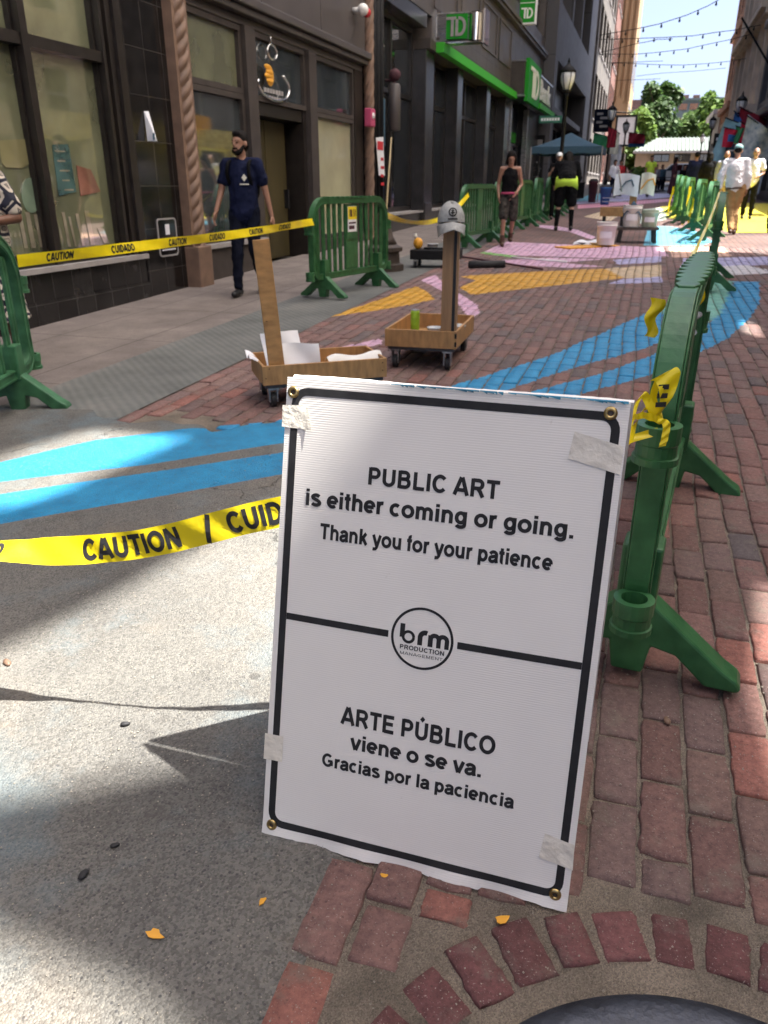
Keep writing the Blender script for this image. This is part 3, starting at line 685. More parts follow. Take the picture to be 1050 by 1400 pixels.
# ---- near shop building with dark granite, twisted columns and papered windows
A = root_at('shop_building', 'dark granite shop building with papered windows and twisted brown columns at left', 'building', XF, 9.0)
roof_box(A, -15, -6.32, -14, 16.45, 15, M['frame_brown'])
b = MB(); b.box(-6.3, -5.60, -14, 8.24, -.5, .62); b.box(-5.60, -5.585, -14, 8.24, -.5, .36); P(b, 'base_wall', M['tile_base'], A)
b = MB(); b.box(-6.3, -5.55, -14, 8.24, .625, .675); P(b, 'window_sill', M['sill'], A)
def frame_rect(b, x, ya, yb, za, zb, w, d=.07):
    b.box(x-d, x, ya, ya+w, za, zb); b.box(x-d, x, yb-w, yb, za, zb); b.box(x-d, x, ya+w, yb-w, za, za+w); b.box(x-d, x, ya+w, yb-w, zb-w, zb)
# window one: four tall bays of two panes behind deep black frames
for (ya, yb) in ((4.0, 5.55), (5.55, 6.76), (6.76, 7.95)):
    f = MB(); f.box(-5.78, -5.60, ya-.0, ya+.045, .68, 4.4); f.box(-5.78, -5.60, yb-.045, yb, .68, 4.4)
    f.box(-5.74, -5.62, ya+.045, yb-.045, 2.60, 2.70); f.box(-5.74, -5.63, ya+.045, yb-.045, .68, .80); f.box(-5.74, -5.63, ya+.045, yb-.045, 4.3, 4.4)
    for za, zb in ((.8, 2.6), (2.7, 4.3)):
        f.box(-5.76, -5.68, ya+.05, ya+.075, za, zb); f.box(-5.76, -5.68, yb-.075, yb-.05, za, zb)
    w = P(f, 'shop_window', M['frame'], A)
    g = MB(); g.box(-5.80, -5.735, ya+.04, yb-.04, .7, 2.62); g.box(-5.80, -5.737, ya+.04, yb-.04, 2.66, 4.35); g.build('pane', M['shop_glass'], w)
b = MB()
for k, (ya, yb, xo) in enumerate(((7.952, 8.03, -5.66), (8.032, 8.12, -5.61), (8.122, 8.24, -5.57))): b.box(-6.3, xo, ya, yb, .68, 7.4)
P(b, 'window_jamb', M['frame'], A)
b = MB(); b.box(-6.3, -5.6, -14, 3.99, .68, 4.4); b.box(-6.3, -5.6, -14, 7.95, 4.41, 7.4); P(b, 'upper_panel', M['panel_brown'], A)
b = MB(); b.box(-6.3, -5.59, 8.245, 9.10, .0, 7.4); P(b, 'granite_pier', M['tile_black'], A)
# twisted columns
def twisted(name, y, z0, z1, r, root, turns=2.0, strands=2):
    b = MB(); n = 40; m = int((z1-z0)/.016); vs = []
    for i in range(m+1):
        z = z0+(z1-z0)*i/m; tw = z*turns*2*math.pi
        for k in range(n):
            a = 2*math.pi*k/n; rr = r*(1+.26*abs(math.sin(strands*.5*(a*2-tw)))**.7-.22)
            vs.append((-5.53+rr*math.cos(a), y+rr*math.sin(a), z))
    fs = [(i*n+k, i*n+(k+1) % n, (i+1)*n+(k+1) % n, (i+1)*n+k) for i in range(m) for k in range(n)]
    b.add(vs, fs); return P(b, name, M['terracotta'], root, smooth=True)
twisted('twisted_column', 9.265, .70, 7.4, .125, A, turns=3.3)
b = MB(); b.box(-5.75, -5.39, 9.105, 9.44, .0, .70); P(b, 'column_base', M['terracotta'], A, bevel=.02)
for ya, yb in ((9.105, 9.165), (9.365, 9.44)): P(MB().box(-5.7, -5.47, ya, yb, .705, 7.4), 'column_edge', M['terracotta'], A)
# second window, doorway, third window
b = MB(); b.box(-6.3, -5.58, 9.445, 11.32, .0, .62); P(b, 'base_wall', M['frame_brown'], A)
b = MB(); b.box(-6.3, -5.53, 9.445, 11.44, .625, .68); P(b, 'window_sill', M['sill'], A)
b = MB(); b.box(-6.3, -5.55, 11.325, 11.44, .0, .62); P(b, 'base_end', M['frame_brown'], A)
def win(root, ya, yb, parts, glass, x=-5.64, w=.07, name='shop_window'):
    f = MB()
    for za, zb in parts: frame_rect(f, x, ya, yb, za, zb, w, .1)
    o = P(f, name, M['frame_brown'], root)
    for (za, zb), gm in zip(parts, glass):
        g = MB(); g.box(x-.09, x-.06, ya+w*.7, yb-w*.7, za+w*.7, zb-w*.7); g.build('pane', gm, o)
    return o
win(A, 9.445, 11.13, [(.685, 2.60), (2.605, 3.44)], [M['grey_glass'], M['shop_glass']])
b = MB(); b.box(-5.9, -5.57, 11.135, 11.44, .685, 3.44); P(b, 'door_post', M['frame_brown'], A)
win(A, 11.445, 13.38, [(2.56, 3.44)], [M['grey_glass']])
b = MB(); b.box(-5.9, -5.57, 13.385, 13.70, .0, 3.44); P(b, 'door_post', M['frame_brown'], A)
b = MB(); b.box(-6.3, -6.2, 11.445, 13.38, .0, 2.555); P(b, 'recess_wall', M['mod_dark'], A)
b = MB(); b.box(-6.19, -5.66, 11.445, 11.52, .24, 2.55); b.box(-6.19, -5.66, 13.26, 13.38, .24, 2.55); b.box(-6.19, -5.68, 11.53, 13.25, 2.38, 2.55); P(b, 'door_frame', M['frame'], A)
d = MB(); d.box(-6.0, -5.95, 11.57, 12.34, .28, 2.36); d.box(-6.0, -5.95, 12.36, 13.12, .28, 2.36); d.box(-6.02, -5.98, 12.3, 12.4, .28, 2.36)
dd = P(d, 'door', M['olive_panel'], A)
h = MB(); h.box(-5.95, -5.88, 13.0, 13.06, 1.05, 1.35); h.build('handle', M['black_metal'], dd)
b = MB(); b.box(-6.3, -5.59, 13.705, 16.2, .0, .50); P(b, 'base_wall', M['frame_brown'], A)
win(A, 13.705, 15.72, [(.505, 2.58), (2.585, 3.44)], [M['shop_glass_cream'], M['grey_glass']])
b = MB(); b.box(-6.3, -5.62, 15.725, 16.2, .505, 3.44); P(b, 'corner_jamb', M['frame'], A)
b = MB(); b.box(-6.3, -5.62, 9.445, 16.2, 3.445, 3.55); b.box(-6.3, -5.50, 9.445, 16.22, 3.555, 3.64); b.box(-6.3, -5.44, 9.445, 16.24, 3.645, 3.76); P(b, 'lintel', M['panel_brown'], A, bevel=.015)
for k in range(3):
    b = MB(); b.box(-6.3, -5.56, 9.445+k*2.25, 9.445+k*2.25+2.235, 3.77, 7.4); P(b, 'fascia_panel', M['panel_brown'], A)
twisted('twisted_column', 16.31, .2, 7.4, .10, A)
b = MB(); b.box(-6.3, -5.6, -14, 16.45, 7.41, 15); P(b, 'upper_wall', M['panel_brown'], A)

# things fixed to it
def wallbox(name, label, cat, y, z, parts, x=-5.585):
    t = thing(name, label, cat, (x, y, z)); 
    return t
t = wallbox('paper_notice', 'folded white paper hanging off the black granite pier', 'notice', 8.75, 1.98, None)
b = MB(); p0 = onx(197, 152, -5.58); p1 = onx(203, 152, -5.56); p2 = onx(215, 193, -5.45); p3 = onx(202, 193, -5.57)
V0 = t.location
b.add([p0-V0, p1-V0, p2-V0, p3-V0], [(0, 1, 2, 3)]); b.add([p-V0+Vector((-.004, 0, 0)) for p in (p0, p1, p2, p3)], [(3, 2, 1, 0)]); b.build('sheet', M['white_paper'], t, fix=False)
b = MB(); q = onx(208, 186, -5.50)-V0+Vector((.02, 0, 0)); b.box(q.x, q.x+.004, q.y-.02, q.y+.02, q.z-.04, q.z+.03); b.build('print', M['tent_blue'], t)
t = wallbox('wall_plaque', 'framed plaque with small white notice low on the black granite pier', 'plaque', 8.72, .83, None)
def rrect(w, h, r, n=5):
    pts = []
    for cx, cy, a0 in ((w/2-r, h/2-r, 0), (-w/2+r, h/2-r, 90), (-w/2+r, -h/2+r, 180), (w/2-r, -h/2+r, 270)):
        for k in range(n+1): a = rad(a0+90*k/n); pts.append((cx+r*math.cos(a), cy+r*math.sin(a)))
    return pts
def ring_prism(b, w, h, r, th, t0, t1, fr):
    o = rrect(w, h, r); i = rrect(w-2*th, h-2*th, max(r-th, .002)); n = len(o)
    vs = [fr(*p, t0) for p in o]+[fr(*p, t0) for p in i]+[fr(*p, t1) for p in o]+[fr(*p, t1) for p in i]
    fs = []
    for k in range(n):
        j = (k+1) % n
        fs += [(2*n+k, 2*n+j, 3*n+j, 3*n+k), (k, j, n+j, n+k), (k, j, 2*n+j, 2*n+k), (n+k, n+j, 3*n+j, 3*n+k)]
    return b.add(vs, fs)
b = MB(); ring_prism(b, .42, .44, .05, .018, 0, .012, lambda u, v, t_: (t_, u, v)); b.build('frame', M['sill'], t)
b = MB(); b.prism(rrect(.38, .40, .04), 0, .006, lambda u, v, t_: (t_, u, v)); b.build('plate', M['tile_black'], t)
b = MB(); b.box(.007, .011, -.04, .05, .03, .15)
for k in range(3): b.box(.007, .010, -.15, .15, -.09-k*.03, -.075-k*.03)
b.build('notice', M['white_paper'], t)
t = wallbox('security_camera', 'small white and red dome camera high on the brown fascia', 'camera', onx(487, 14, -5.5).y, onx(487, 14, -5.5).z, None, -5.56)
b = MB(); b.tube([(0, 0, 0), (.16, 0, 0)], .05, 10); b.ell((.2, -.02, 0), (.1, .11, .1)); b.build('dome', M['white_plastic'], t, smooth=True)
b = MB(); b.ell((.2, .2, -.01), (.07, .1, .08)); b.tube([(.2, 0, 0), (.2, .2, 0)], .04, 8); b.build('housing', M['red'], t, smooth=True)
q = onx(503, 161, -5.45)
t = wallbox('alarm_box', 'pink red alarm box on the slim brown column', 'alarm', q.y, q.z, None, -5.42)
b = MB(); b.box(-.06, .08, -.14, .14, -.16, .16); b.build('case', M['pink_cloth'], t, bevel=.02)
b = MB(); b.ell((.08, 0, .03), (.03, .06, .06)); b.build('strobe', M['white_plastic'], t, smooth=True)
# round gym-style emblem hanging in the pane above the door
q = onx(376, 105, -5.6)
t = thing('window_emblem', 'chrome ring emblem with yellow fist in the window above the door', 'emblem', (-5.63, q.y, q.z))
fr = lambda u, v, t_: (t_, u, v)
b = MB(); b.tube([(.01, .55*math.cos(a), -.12+.2*math.sin(a)) for a in np.linspace(math.pi*.95, math.pi*2.3, 24)], .022, 8); b.tube([(.01, .16*math.cos(a)-.02, .32+.1*math.sin(a)) for a in np.linspace(0, 2*math.pi, 16)], .02, 6); b.tube([(.01, -.05, .4), (.01, -.05, .55)], .01, 6); b.build('chrome_ring', M['chrome'], t, smooth=True)
b = MB()
for k in range(4): b.ell((.01, -.2+.06*(k % 2), .11-.06*k), (.02, .12, .036))
b.ell((.005, -.13, .0), (.012, .14, .14)); b.build('fist', M['orange'], t, smooth=True)
b = MB(); [b.box(.0, .012, y_, y_+.075, -.23, -.17) for y_ in np.arange(-.36, .34, .1)]; [b.box(.0, .012, y_, y_+.06, -.31, -.265) for y_ in np.arange(-.3, .28, .09)]; b.build('lettering', M['sill'], t)

# flat tinted shapes on the first papered window, painted as its reflections
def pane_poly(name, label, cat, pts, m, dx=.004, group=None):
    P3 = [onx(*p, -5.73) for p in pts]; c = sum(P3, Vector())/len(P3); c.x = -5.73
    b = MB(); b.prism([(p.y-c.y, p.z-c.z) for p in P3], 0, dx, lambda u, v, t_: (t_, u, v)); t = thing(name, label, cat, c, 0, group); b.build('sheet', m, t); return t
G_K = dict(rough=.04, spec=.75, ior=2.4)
m_teal = mat('teal_reflection', (.08, .15, .14), var=.45, scale=2.5, **G_K); m_coral = mat('coral_reflection', (.28, .13, .09), var=.4, scale=3, **G_K); m_mint = mat('mint_reflection', (.22, .30, .21), var=.2, scale=4, **G_K); m_yellow = mat('yellow_reflection', (.28, .26, .13), var=.2, scale=2, **G_K); m_stripe = mat('pale_stripe', (.34, .30, .22), var=.35, scale=5, **G_K)  # tints painted to look reflected in the glass
t = pane_poly('painted_reflection', 'teal reflected shape with pale bars painted in the papered shop window', 'reflected shape', [(71, 198), (93, 197), (104, 262), (80, 268)], m_teal)
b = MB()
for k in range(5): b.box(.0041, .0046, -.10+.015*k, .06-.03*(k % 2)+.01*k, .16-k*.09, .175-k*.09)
b.build('print', m_stripe, t)  # pale bars of the painted reflected shape
pane_poly('painted_reflection', 'coral red reflected shape painted beside the teal one in the papered window', 'reflected shape', [(104, 226), (124, 232), (137, 262), (110, 268)], m_coral)
pane_poly('pane_reflection', 'painted mint green oval display in the left pane of the papered window', 'reflection', [(42+13*math.cos(a), 267+24*math.sin(a)+3*math.cos(a)) for a in np.linspace(0, 6.0, 20)], m_mint)
pane_poly('pane_reflection', 'painted yellow reflected shape high in the left pane of the papered window', 'reflection', [(-2, 192), (36, 190), (40, 224), (30, 230), (8, 229), (2, 222)], m_yellow)
c0 = onx(80, 315, -5.73); t = thing('stripe_reflections', 'row of pale upright stripes painted as reflections low in the papered shop window', 'reflection', (-5.73, c0.y, c0.z))
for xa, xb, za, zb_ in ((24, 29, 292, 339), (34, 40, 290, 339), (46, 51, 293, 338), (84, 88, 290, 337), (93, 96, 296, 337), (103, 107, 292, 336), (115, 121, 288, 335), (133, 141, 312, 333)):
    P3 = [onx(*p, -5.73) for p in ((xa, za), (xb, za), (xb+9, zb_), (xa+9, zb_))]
    b = MB(); b.prism([(p.y-c0.y, p.z-c0.z) for p in P3], 0, .0022, lambda u, v, t_: (t_, u, v)); b.build('slat', m_stripe, t)  # stripes painted on the pane as reflected uprights
# ---- bank building
B = root_at('bank_building', 'grey granite bank building with deep window bays and bright green band', 'building', XF, 30)
roof_box(B, -16, -6.45, 16.5, 42.45, 14.5, M['bank_pier'])
b = MB(); b.box(-6.4, -5.62, 16.5, 17.28, 0, 6.9); P(b, 'dark_pilaster', M['bank_pier'], B)
b = MB()
for y in (16.62, 16.86, 17.1): b.tube([(-5.54, y, .25), (-5.54, y, 6.9)], .062, 10)
P(b, 'downpipe', M['black_metal'], B, smooth=True)
OPEN = [(17.28, 20.9), (21.7, 24.45), (25.1, 28.85), (29.5, 32.6)]
PIER = [(20.9, 21.7), (24.45, 25.1), (28.85, 29.5), (32.6, 33.7)]
for ya, yb in PIER:
    b = MB(); b.box(-6.4, -5.6, ya+.002, yb-.002, .2, 4.48); b.box(-5.6, -5.57, ya+.03, yb-.03, .35, 1.0); P(b, 'granite_pier', M['bank_pier'], B, bevel=.02)
for i, (ya, yb) in enumerate(OPEN):
    zt = 4.47 if i else 4.9
    b = MB(); b.box(-6.4, -5.66, ya, yb, .2, .76); P(b, 'base_wall', M['bank_pier'], B)
    b = MB(); b.box(-6.4, -5.60, ya+.003, yb-.003, .765, .81); P(b, 'window_sill', M['sill'], B)
    f = MB(); x = -5.95; yc = (ya+yb)/2
    frame_rect(f, x, ya, yb, .815, zt, .1, .1); f.box(x-.1, x+.02, yc-.05, yc+.05, .92, zt-.1); f.box(x-.09, x+.01, ya+.1, yc-.05, 3.35, 3.44); f.box(x-.09, x+.01, yc+.05, yb-.1, 3.35, 3.44)
    o = P(f, 'bank_window', M['frame'], B)
    g = MB(); g.box(x-.085, x-.06, ya+.05, yb-.05, .86, zt-.05); g.build('pane', M['dark_glass'], o)
b = MB(); b.box(-6.4, -5.6, 17.28, 20.9, 4.905, 5.2); P(b, 'window_head', M['bank_pier'], B)
b = MB(); b.box(-6.4, -5.585, 17.28, 21.3, 5.205, 6.9); b.box(-6.4, -5.585, 21.302, 42.45, 4.70, 6.9); P(b, 'granite_wall', M['bank_stone'], B)
b = MB(); b.box(-5.58, -5.46, 21.6, 33.2, 4.75, 4.81); b.box(-6.4, -5.5, 20.9, 33.6, 4.48, 4.695); P(b, 'band_backing', M['frame_brown'], B)
b = MB(); b.box(-5.5, -5.30, 21.45, 33.28, 4.46, 4.68); P(b, 'green_band', M['lime_band'], B)
b = MB(); b.box(-6.4, -5.42, 16.5, 42.45, 6.91, 7.02); b.box(-6.4, -5.36, 16.5, 42.45, 7.025, 7.16); P(b, 'ledge', M['bank_stone'], B)
bays(B, -5.58, 1, 16.5, 42.45, [(7.75, 10.3), (11.2, 13.6)], 7, .75, M['bank_stone'], M['grey_glass'], M['frame'], .4, 14.5, 7.17)
for k in range(7):
    y = 21.3+k*3.0
    if y < 33: b = MB(); ring_prism(b, 2.5, 1.25, .03, .06, -5.585, -5.55, lambda u, v, t_: (t_, u+y+1.4, v+6.05)); P(b, 'stone_panel', M['bank_stone'], B)
# entrance
b = MB(); b.box(-6.4, -6.0, 33.7, 38.2, .3, 4.45); P(b, 'entrance_recess', M['mod_dark'], B)
b = MB(); b.box(-6.4, -5.6, 38.2, 42.45, .3, 4.69); P(b, 'granite_pier', M['bank_pier'], B)
b = MB(); b.box(-5.7, -5.55, 33.75, 33.95, .5, 4.45); P(b, 'entrance_post', M['brushed'], B); b = MB(); b.box(-5.7, -5.5, 37.9, 38.15, .5, 4.45); P(b, 'entrance_post', M['brushed'], B)
b = MB(); b.box(-5.99, -5.9, 34.6, 37.4, 3.1, 3.5); P(b, 'green_panel', M['lime_band'], B)
f = MB(); frame_rect(f, -5.85, 34.0, 37.85, .7, 3.05, .09, .08); f.box(-5.93, -5.85, 35.85, 35.97, .8, 2.95)
o = P(f, 'entrance_door', M['frame'], B); g = MB(); g.box(-5.93, -5.9, 34.05, 37.8, .75, 3.0); g.build('pane', M['dark_glass'], o)
h = MB(); h.box(-5.85, -5.78, 35.7, 35.76, 1.4, 2.2); h.box(-5.85, -5.78, 36.06, 36.12, 1.4, 2.2); h.build('handle', M['steel'], o)
# projecting signs: two-letter mark drawn as shapes
def mark(b, s, fr, mi=0):
    t0, t1 = 0, 1
    B_ = lambda x0, x1, y0, y1: b.prism([(x0*s, y0*s), (x1*s, y0*s), (x1*s, y1*s), (x0*s, y1*s)], t0, t1, fr, mi)
    B_(-.42, -.02, .24, .33); B_(-.22, -.11, -.33, .24)                 # T
    B_(-.04, .07, -.33, .24)                                           # D stem
    out = [(.07, .33), (.12, .33)]+[(.12+.27*math.cos(a), .33*math.sin(a)) for a in np.linspace(math.pi/2, -math.pi/2, 14)]+[(.07, -.33), (.07, -.23), (.12, -.23)]
    inn = [(.12+.16*math.cos(a), .23*math.sin(a)) for a in np.linspace(-math.pi/2, math.pi/2, 14)]+[(.07, .23)]
    b.prism([(x*s, y*s) for x, y in out+inn], t0, t1, fr, mi)
E1 = thing('entrance_sign', 'long brown sign box over the bank entrance with green square and cream lettering', 'sign', (-5.3, 38, 5.1))
L0 = E1.location
def PE(b, name, m, root, **k): o = b.build(name, m, root, **k); o.location = -root.location; return o
b = MB(); b.box(-5.582, -5.06, 33.3, 42.4, 4.62, 5.72); PE(b, 'sign_box', M['frame_brown'], E1)
b = MB(); b.box(-5.58, -5.02, 33.27, 42.42, 4.55, 4.615); b.box(-5.58, -5.04, 33.28, 42.41, 5.725, 5.77); PE(b, 'trim', M['brushed'], E1)
b = MB(); b.box(-5.06, -4.92, 33.5, 36.9, 4.40, 5.85); PE(b, 'green_square', M['bank_green'], E1)
b = MB(); b.box(-5.06, -4.86, 36.95, 42.4, 4.42, 4.62); PE(b, 'green_strip', M['lime_band'], E1)
b = MB(); mark(b, 1.55, lambda u, v, t_: (-4.915+.03*t_, 35.2+u*1.9, 5.12+v)); PE(b, 'bank_mark', M['cream'], E1)
Rm = Matrix(((0, 0, 1, -5.04), (1, 0, 0, 39.55), (0, 1, 0, 4.86), (0, 0, 0, 1)))
o = lettering('Bank', 1.05, 'lettering', M['cream'], E1, Rm, bold=.03, ext=.02, sx=1.95); o.location = -E1.location
S1 = thing('blade_sign', 'polished steel box sign with green square mark sticking out above the bank windows', 'sign', (-5.58, 21.6, 5.0))
b = MB(); b.box(-5.58, -4.36, 21.62, 22.1, 4.68, 5.30); PE(b, 'steel_box', M['brushed'], S1)
b = MB(); b.box(-5.60, -5.54, 21.58, 22.14, 4.60, 5.40); b.box(-4.37, -4.32, 21.58, 22.14, 4.64, 5.36)
b.box(-5.535, -4.375, 21.585, 21.615, 4.66, 4.69); b.box(-5.535, -4.375, 21.585, 21.615, 5.29, 5.32); PE(b, 'rim', M['chrome'], S1)
b = MB(); b.grid(lambda u, v: (-4.72+.34*u, 21.60-.0-.10*math.sin(u*math.pi), 4.70+.58*v), 10, 2); PE(b, 'curved_reflector', M['chrome'], S1, smooth=True)
b = MB(); b.box(-5.27, -4.75, 21.5, 21.61, 4.74, 5.26); PE(b, 'green_square', M['bank_green'], S1)
b = MB(); mark(b, .62, lambda u, v, t_: (-5.01+u, 21.497-.02*t_, 5.0+v)); PE(b, 'bank_mark', M['sill'], S1)
S2 = thing('banner_sign', 'tall narrow green bank sign mounted high beyond the steel box sign', 'sign', (-5.58, 34, 7.5))
b = MB(); b.box(-5.5, -4.93, 34, 34.2, 7.08, 8.6); PE(b, 'green_panel', M['bank_green'], S2)
b = MB(); b.box(-4.925, -4.87, 33.98, 34.22, 7.02, 8.6); b.box(-5.52, -4.93, 33.98, 34.22, 7.02, 7.07); b.box(-5.5, -4.94, 33.985, 34.0, 7.70, 7.72); b.box(-5.59, -5.5, 34.05, 34.15, 8.3, 8.4); PE(b, 'rim', M['white'], S2)
b = MB(); mark(b, .52, lambda u, v, t_: (-5.21+u*1.05, 33.995-.02*t_, 7.38+v)); PE(b, 'bank_mark', M['white'], S2)
# notices by the first bank window
q = onx(520, 213, -5.55); t = thing('red_white_notice', 'tall red and white paper notice taped beside the first bank window', 'notice', (-5.5, q.y, q.z))
p = [onx(*c, -5.45)-t.location for c in ((514, 188), (524, 187), (526, 240), (518, 240))]
b = MB(); b.add(p+[v-Vector((.004, 0, 0)) for v in p], [(0, 1, 2, 3), (7, 6, 5, 4)]); b.build('sheet', M['white_paper'], t, fix=False)
b = MB(); ya, yb = p[3].y, p[2].y
b.box(p[0].x+.003, p[0].x+.006, p[0].y+.08, p[1].y-.02, p[0].z-.22, p[0].z-.06)
for k in range(4): b.box(p[3].x+.003, p[3].x+.006, ya+.12, ya+.3+.05*(k % 2), p[0].z-.42-.16*k, p[0].z-.36-.16*k)
b.build('print', M['red'], t)
q = onx(497+16, 150, -5.9); t = thing('grey_notice', 'large blue grey notice inside the first bank window', 'notice', (-5.93, 18.0, 2.75))
b = MB(); b.box(0, .02, -.55, .55, -.5, .45); b.build('sheet', M['tent_blue'], t)
b = MB()
for k in range(5): b.box(.02, .024, -.4, .38-.08*(k % 2), .24-k*.13, .28-k*.13)
b.build('print', M['sill'], t)
q = onx(530, 125, -5.5); t = thing('wall_lamp', 'grey cylinder lamp on a bracket beside the dark pilaster', 'lamp', (-5.55, q.y, q.z))
b = MB(); b.lathe([(.10, -.75), (.13, -.72), (.13, .1), (.1, .14)], 14, (.2, 0, 0)); b.build('cylinder', M['panel_brown'], t, smooth=True)
b = MB(); b.tube([(0, 0, .2), (.2, 0, .2), (.2, 0, .1)], .03, 8); b.ell((.2, .02, .3), (.12, .13, .12)); b.build('bracket', M['maroon'], t, smooth=True)

# ---- modern grey panelled building
C3 = root_at('panel_building', 'grey metal panelled building with big dark recessed openings beyond the bank', 'building', -5.1, 55)
XM = -5.1
b = MB(); b.box(-16, -6.6, 43.0, 66.5, .5, 18)
b.box(-6.6, XM, 43.0, 44.2, .5, 18); b.box(-6.6, XM, 44.2, 66.5, 7.1, 9.5); b.box(-6.6, XM, 62.5, 66.5, .5, 7.1); b.box(-6.6, XM, 44.2, 66.5, 13, 18); b.box(-6.6, XM, 61.5, 66.5, 9.5, 13)
P(b, 'panel_wall', M['mod_panel'], C3)
b = MB(); b.box(-6.59, -6.5, 44.2, 62.5, .5, 7.1); b.box(-6.59, -6.5, 44.2, 61.5, 9.5, 13); P(b, 'dark_opening', M['mod_dark'], C3)
for y in (49.6, 55.2): b = MB(); b.box(-6.49, XM-.01, y, y+.5, 9.5, 13); P(b, 'mullion_fin', M['mod_panel'], C3)
b = MB(); b.box(-6.49, -5.3, 44.25, 62.45, 4.9, 5.2); P(b, 'inner_beam', M['mod_panel'], C3)
for k in range(4): f = MB(); f.box(-6.48, -6.42, 45+k*4.4, 48.6+k*4.4, 1.2, 4.7); P(f, 'shop_window', M['dark_glass'], C3)
q = ony(737, 205, 42.9)
t = thing('menu_board', 'black poster board with white print at the corner of the panelled building', 'board', (-5.5, 42.85, 1.0))
b = MB(); b.box(-.55, .2, -.06, .06, .1, 2.7); b.build('panel', M['black_metal'], t)
b = MB()
rr = random.Random(3)
b.box(-.45, .1, -.07, -.062, 2.25, 2.5)
for k in range(26): x = rr.uniform(-.48, .05); z = rr.uniform(.4, 2.15); b.box(x, x+rr.uniform(.04, .12), -.07, -.062, z, z+rr.uniform(.03, .09))
b.build('print', M['sill'], t)
# ---- older fronts further down the left side
M['old_stone'] = mat('weathered_grey_stone', (.15, .135, .12), .8, var=.3, scale=1.5)
M['red_brick'] = mat_tiles('red_brick', (.2, .07, .05), .22, .075, .01, (.2, .17, .15), .8, plane='both', var=.25, offset=.5)
M['tan_stone'] = mat('tan_sandstone', (.36, .25, .14), .8, var=.18, scale=.8, stretch=(1, 1, .3))
D4 = root_at('stone_building', 'old grey stone front with tall windows after the panelled building', 'building', -5.0, 76)
roof_box(D4, -16, -5.32, 66.6, 86, 22, M['old_stone']); bays(D4, -4.95, 1, 66.6, 86, [(2.4, 4.8), (6.2, 9.2), (10.8, 13.8), (15.2, 18.2)], 5, .9, M['old_stone'], M['dark_glass'], M['frame'], .35, 22, sill=M['sill'])
D5 = root_at('brick_building', 'red brick front between the grey stone front and the tan tower', 'building', -4.9, 90)
roof_box(D5, -16, -5.22, 86.1, 94.8, 24, M['red_brick']); bays(D5, -4.85, 1, 86.1, 94.8, [(2.6, 5.2), (7.5, 10.5), (12, 15), (17, 20)], 3, .8, M['red_brick'], M['dark_glass'], M['frame'], .3, 24, sill=M['sill'])
D6 = root_at('tan_tower', 'sunlit tan stone tower closing the left side of the street', 'building', -3.4, 97)
b = MB(); b.box(-12, -3.32, 95, 108, 1.2, 34)
for k in range(4): b.box(-5.2+k*.56, -4.94+k*.56, 94.8, 94.998, 9.5, 33)
b.prism([(-5.3, 8.2), (-3.3, 8.2), (-4.3, 10.2)], 94.75, 94.995, lambda u, v, t_: (u, t_, v)); P(b, 'tower_wall', M['tan_stone'], D6)
b = MB(); b.box(-12, -3.1, 94.6, 108, 1.3, 4.6); P(b, 'shop_front', M['frame_brown'], D6)
for k in range(3): [P(MB().box(-3.318, -3.28, 96.5+k*4, 98.5+k*4, z, z+3), 'window', M['dark_glass'], D6) for z in (6.5, 11.5)]

# ============================================================ the other side of the street
M['cream_brick'] = mat_tiles('cream_brick', (.58, .49, .36), .23, .08, .012, (.5, .46, .4), .8, plane='yz', var=.2, offset=.5)
M['lime_stone'] = mat('limestone', (.76, .60, .43), .8, var=.22, scale=1.2, bump=.1)
M['orange_brick'] = mat_tiles('orange_brick', (.55, .24, .12), .22, .075, .01, (.3, .22, .16), .8, plane='both', var=.25, offset=.5)
M['charcoal'] = mat('charcoal_paint', (.08, .08, .085), .5, var=.2, scale=2)
M['screen_sheet'] = mat('translucent_screen', (.62, .60, .57), .9, var=.1, scale=.5)
_t = M['screen_sheet'].node_tree; _tr = _t.nodes.new('ShaderNodeBsdfTranslucent'); _tr.inputs[0].default_value = (.86, .81, .74, 1)      # added unseen sheet, passes sunlight on as fill
_mx = _t.nodes.new('ShaderNodeMixShader'); _mx.inputs[0].default_value = .82
_t.links.new(_t.nodes['Principled BSDF'].outputs[0], _mx.inputs[1]); _t.links.new(_tr.outputs[0], _mx.inputs[2]); _t.links.new(_mx.outputs[0], _t.nodes['Material Output'].inputs[0])
R1 = root_at('cream_brick_building', 'cream brick shop row opposite the granite shop', 'building', 4.6, 2)
roof_box(R1, 5.05, 12, -14, 15.7, 7.7, M['cream_brick'])
bays(R1, 4.6, -1, -14, 15.7, [(.7, 3.1), (4.9, 6.6)], 9, .8, M['cream_brick'], M['dark_glass'], M['frame_brown'], .4, 7.75, sill=M['sill'])
b = MB(); b.box(4.3, 4.598, -14, 15.7, 3.45, 3.75); P(b, 'ledge', M['lime_stone'], R1)
t = thing('shop_awning_sign', 'orange shop sign board over the low shops opposite', 'sign', (4.42, 27.4, 3.5))
b = MB(); b.prism(rrect(1.5, .42, .12), -.12, .12, lambda u, v, t_: (t_, u, v)); b.build('board', M['orange'], t)
R0 = root_at('back_building', 'tall cream brick building set back behind the low shop row', 'building', 13, 25)
roof_box(R0, 13.3, 20, 12, 36, 14, M['cream_brick']); bays(R0, 13, -1, 12, 36, [(4, 6), (8, 10.5)], 8, 1.1, M['cream_brick'], M['dark_glass'], M['white'], .25, 14, sill=M['lime_stone'])
R2 = root_at('low_shop_row', 'single storey cream shop row with wide windows', 'building', 4.6, 25)
roof_box(R2, 5.05, 11, 15.8, 33.6, 3.3, M['cream_brick']); bays(R2, 4.6, -1, 15.8, 33.6, [(1.1, 2.7)], 6, .5, M['cream_brick'], M['dark_glass'], M['white'], .4, 3.35)
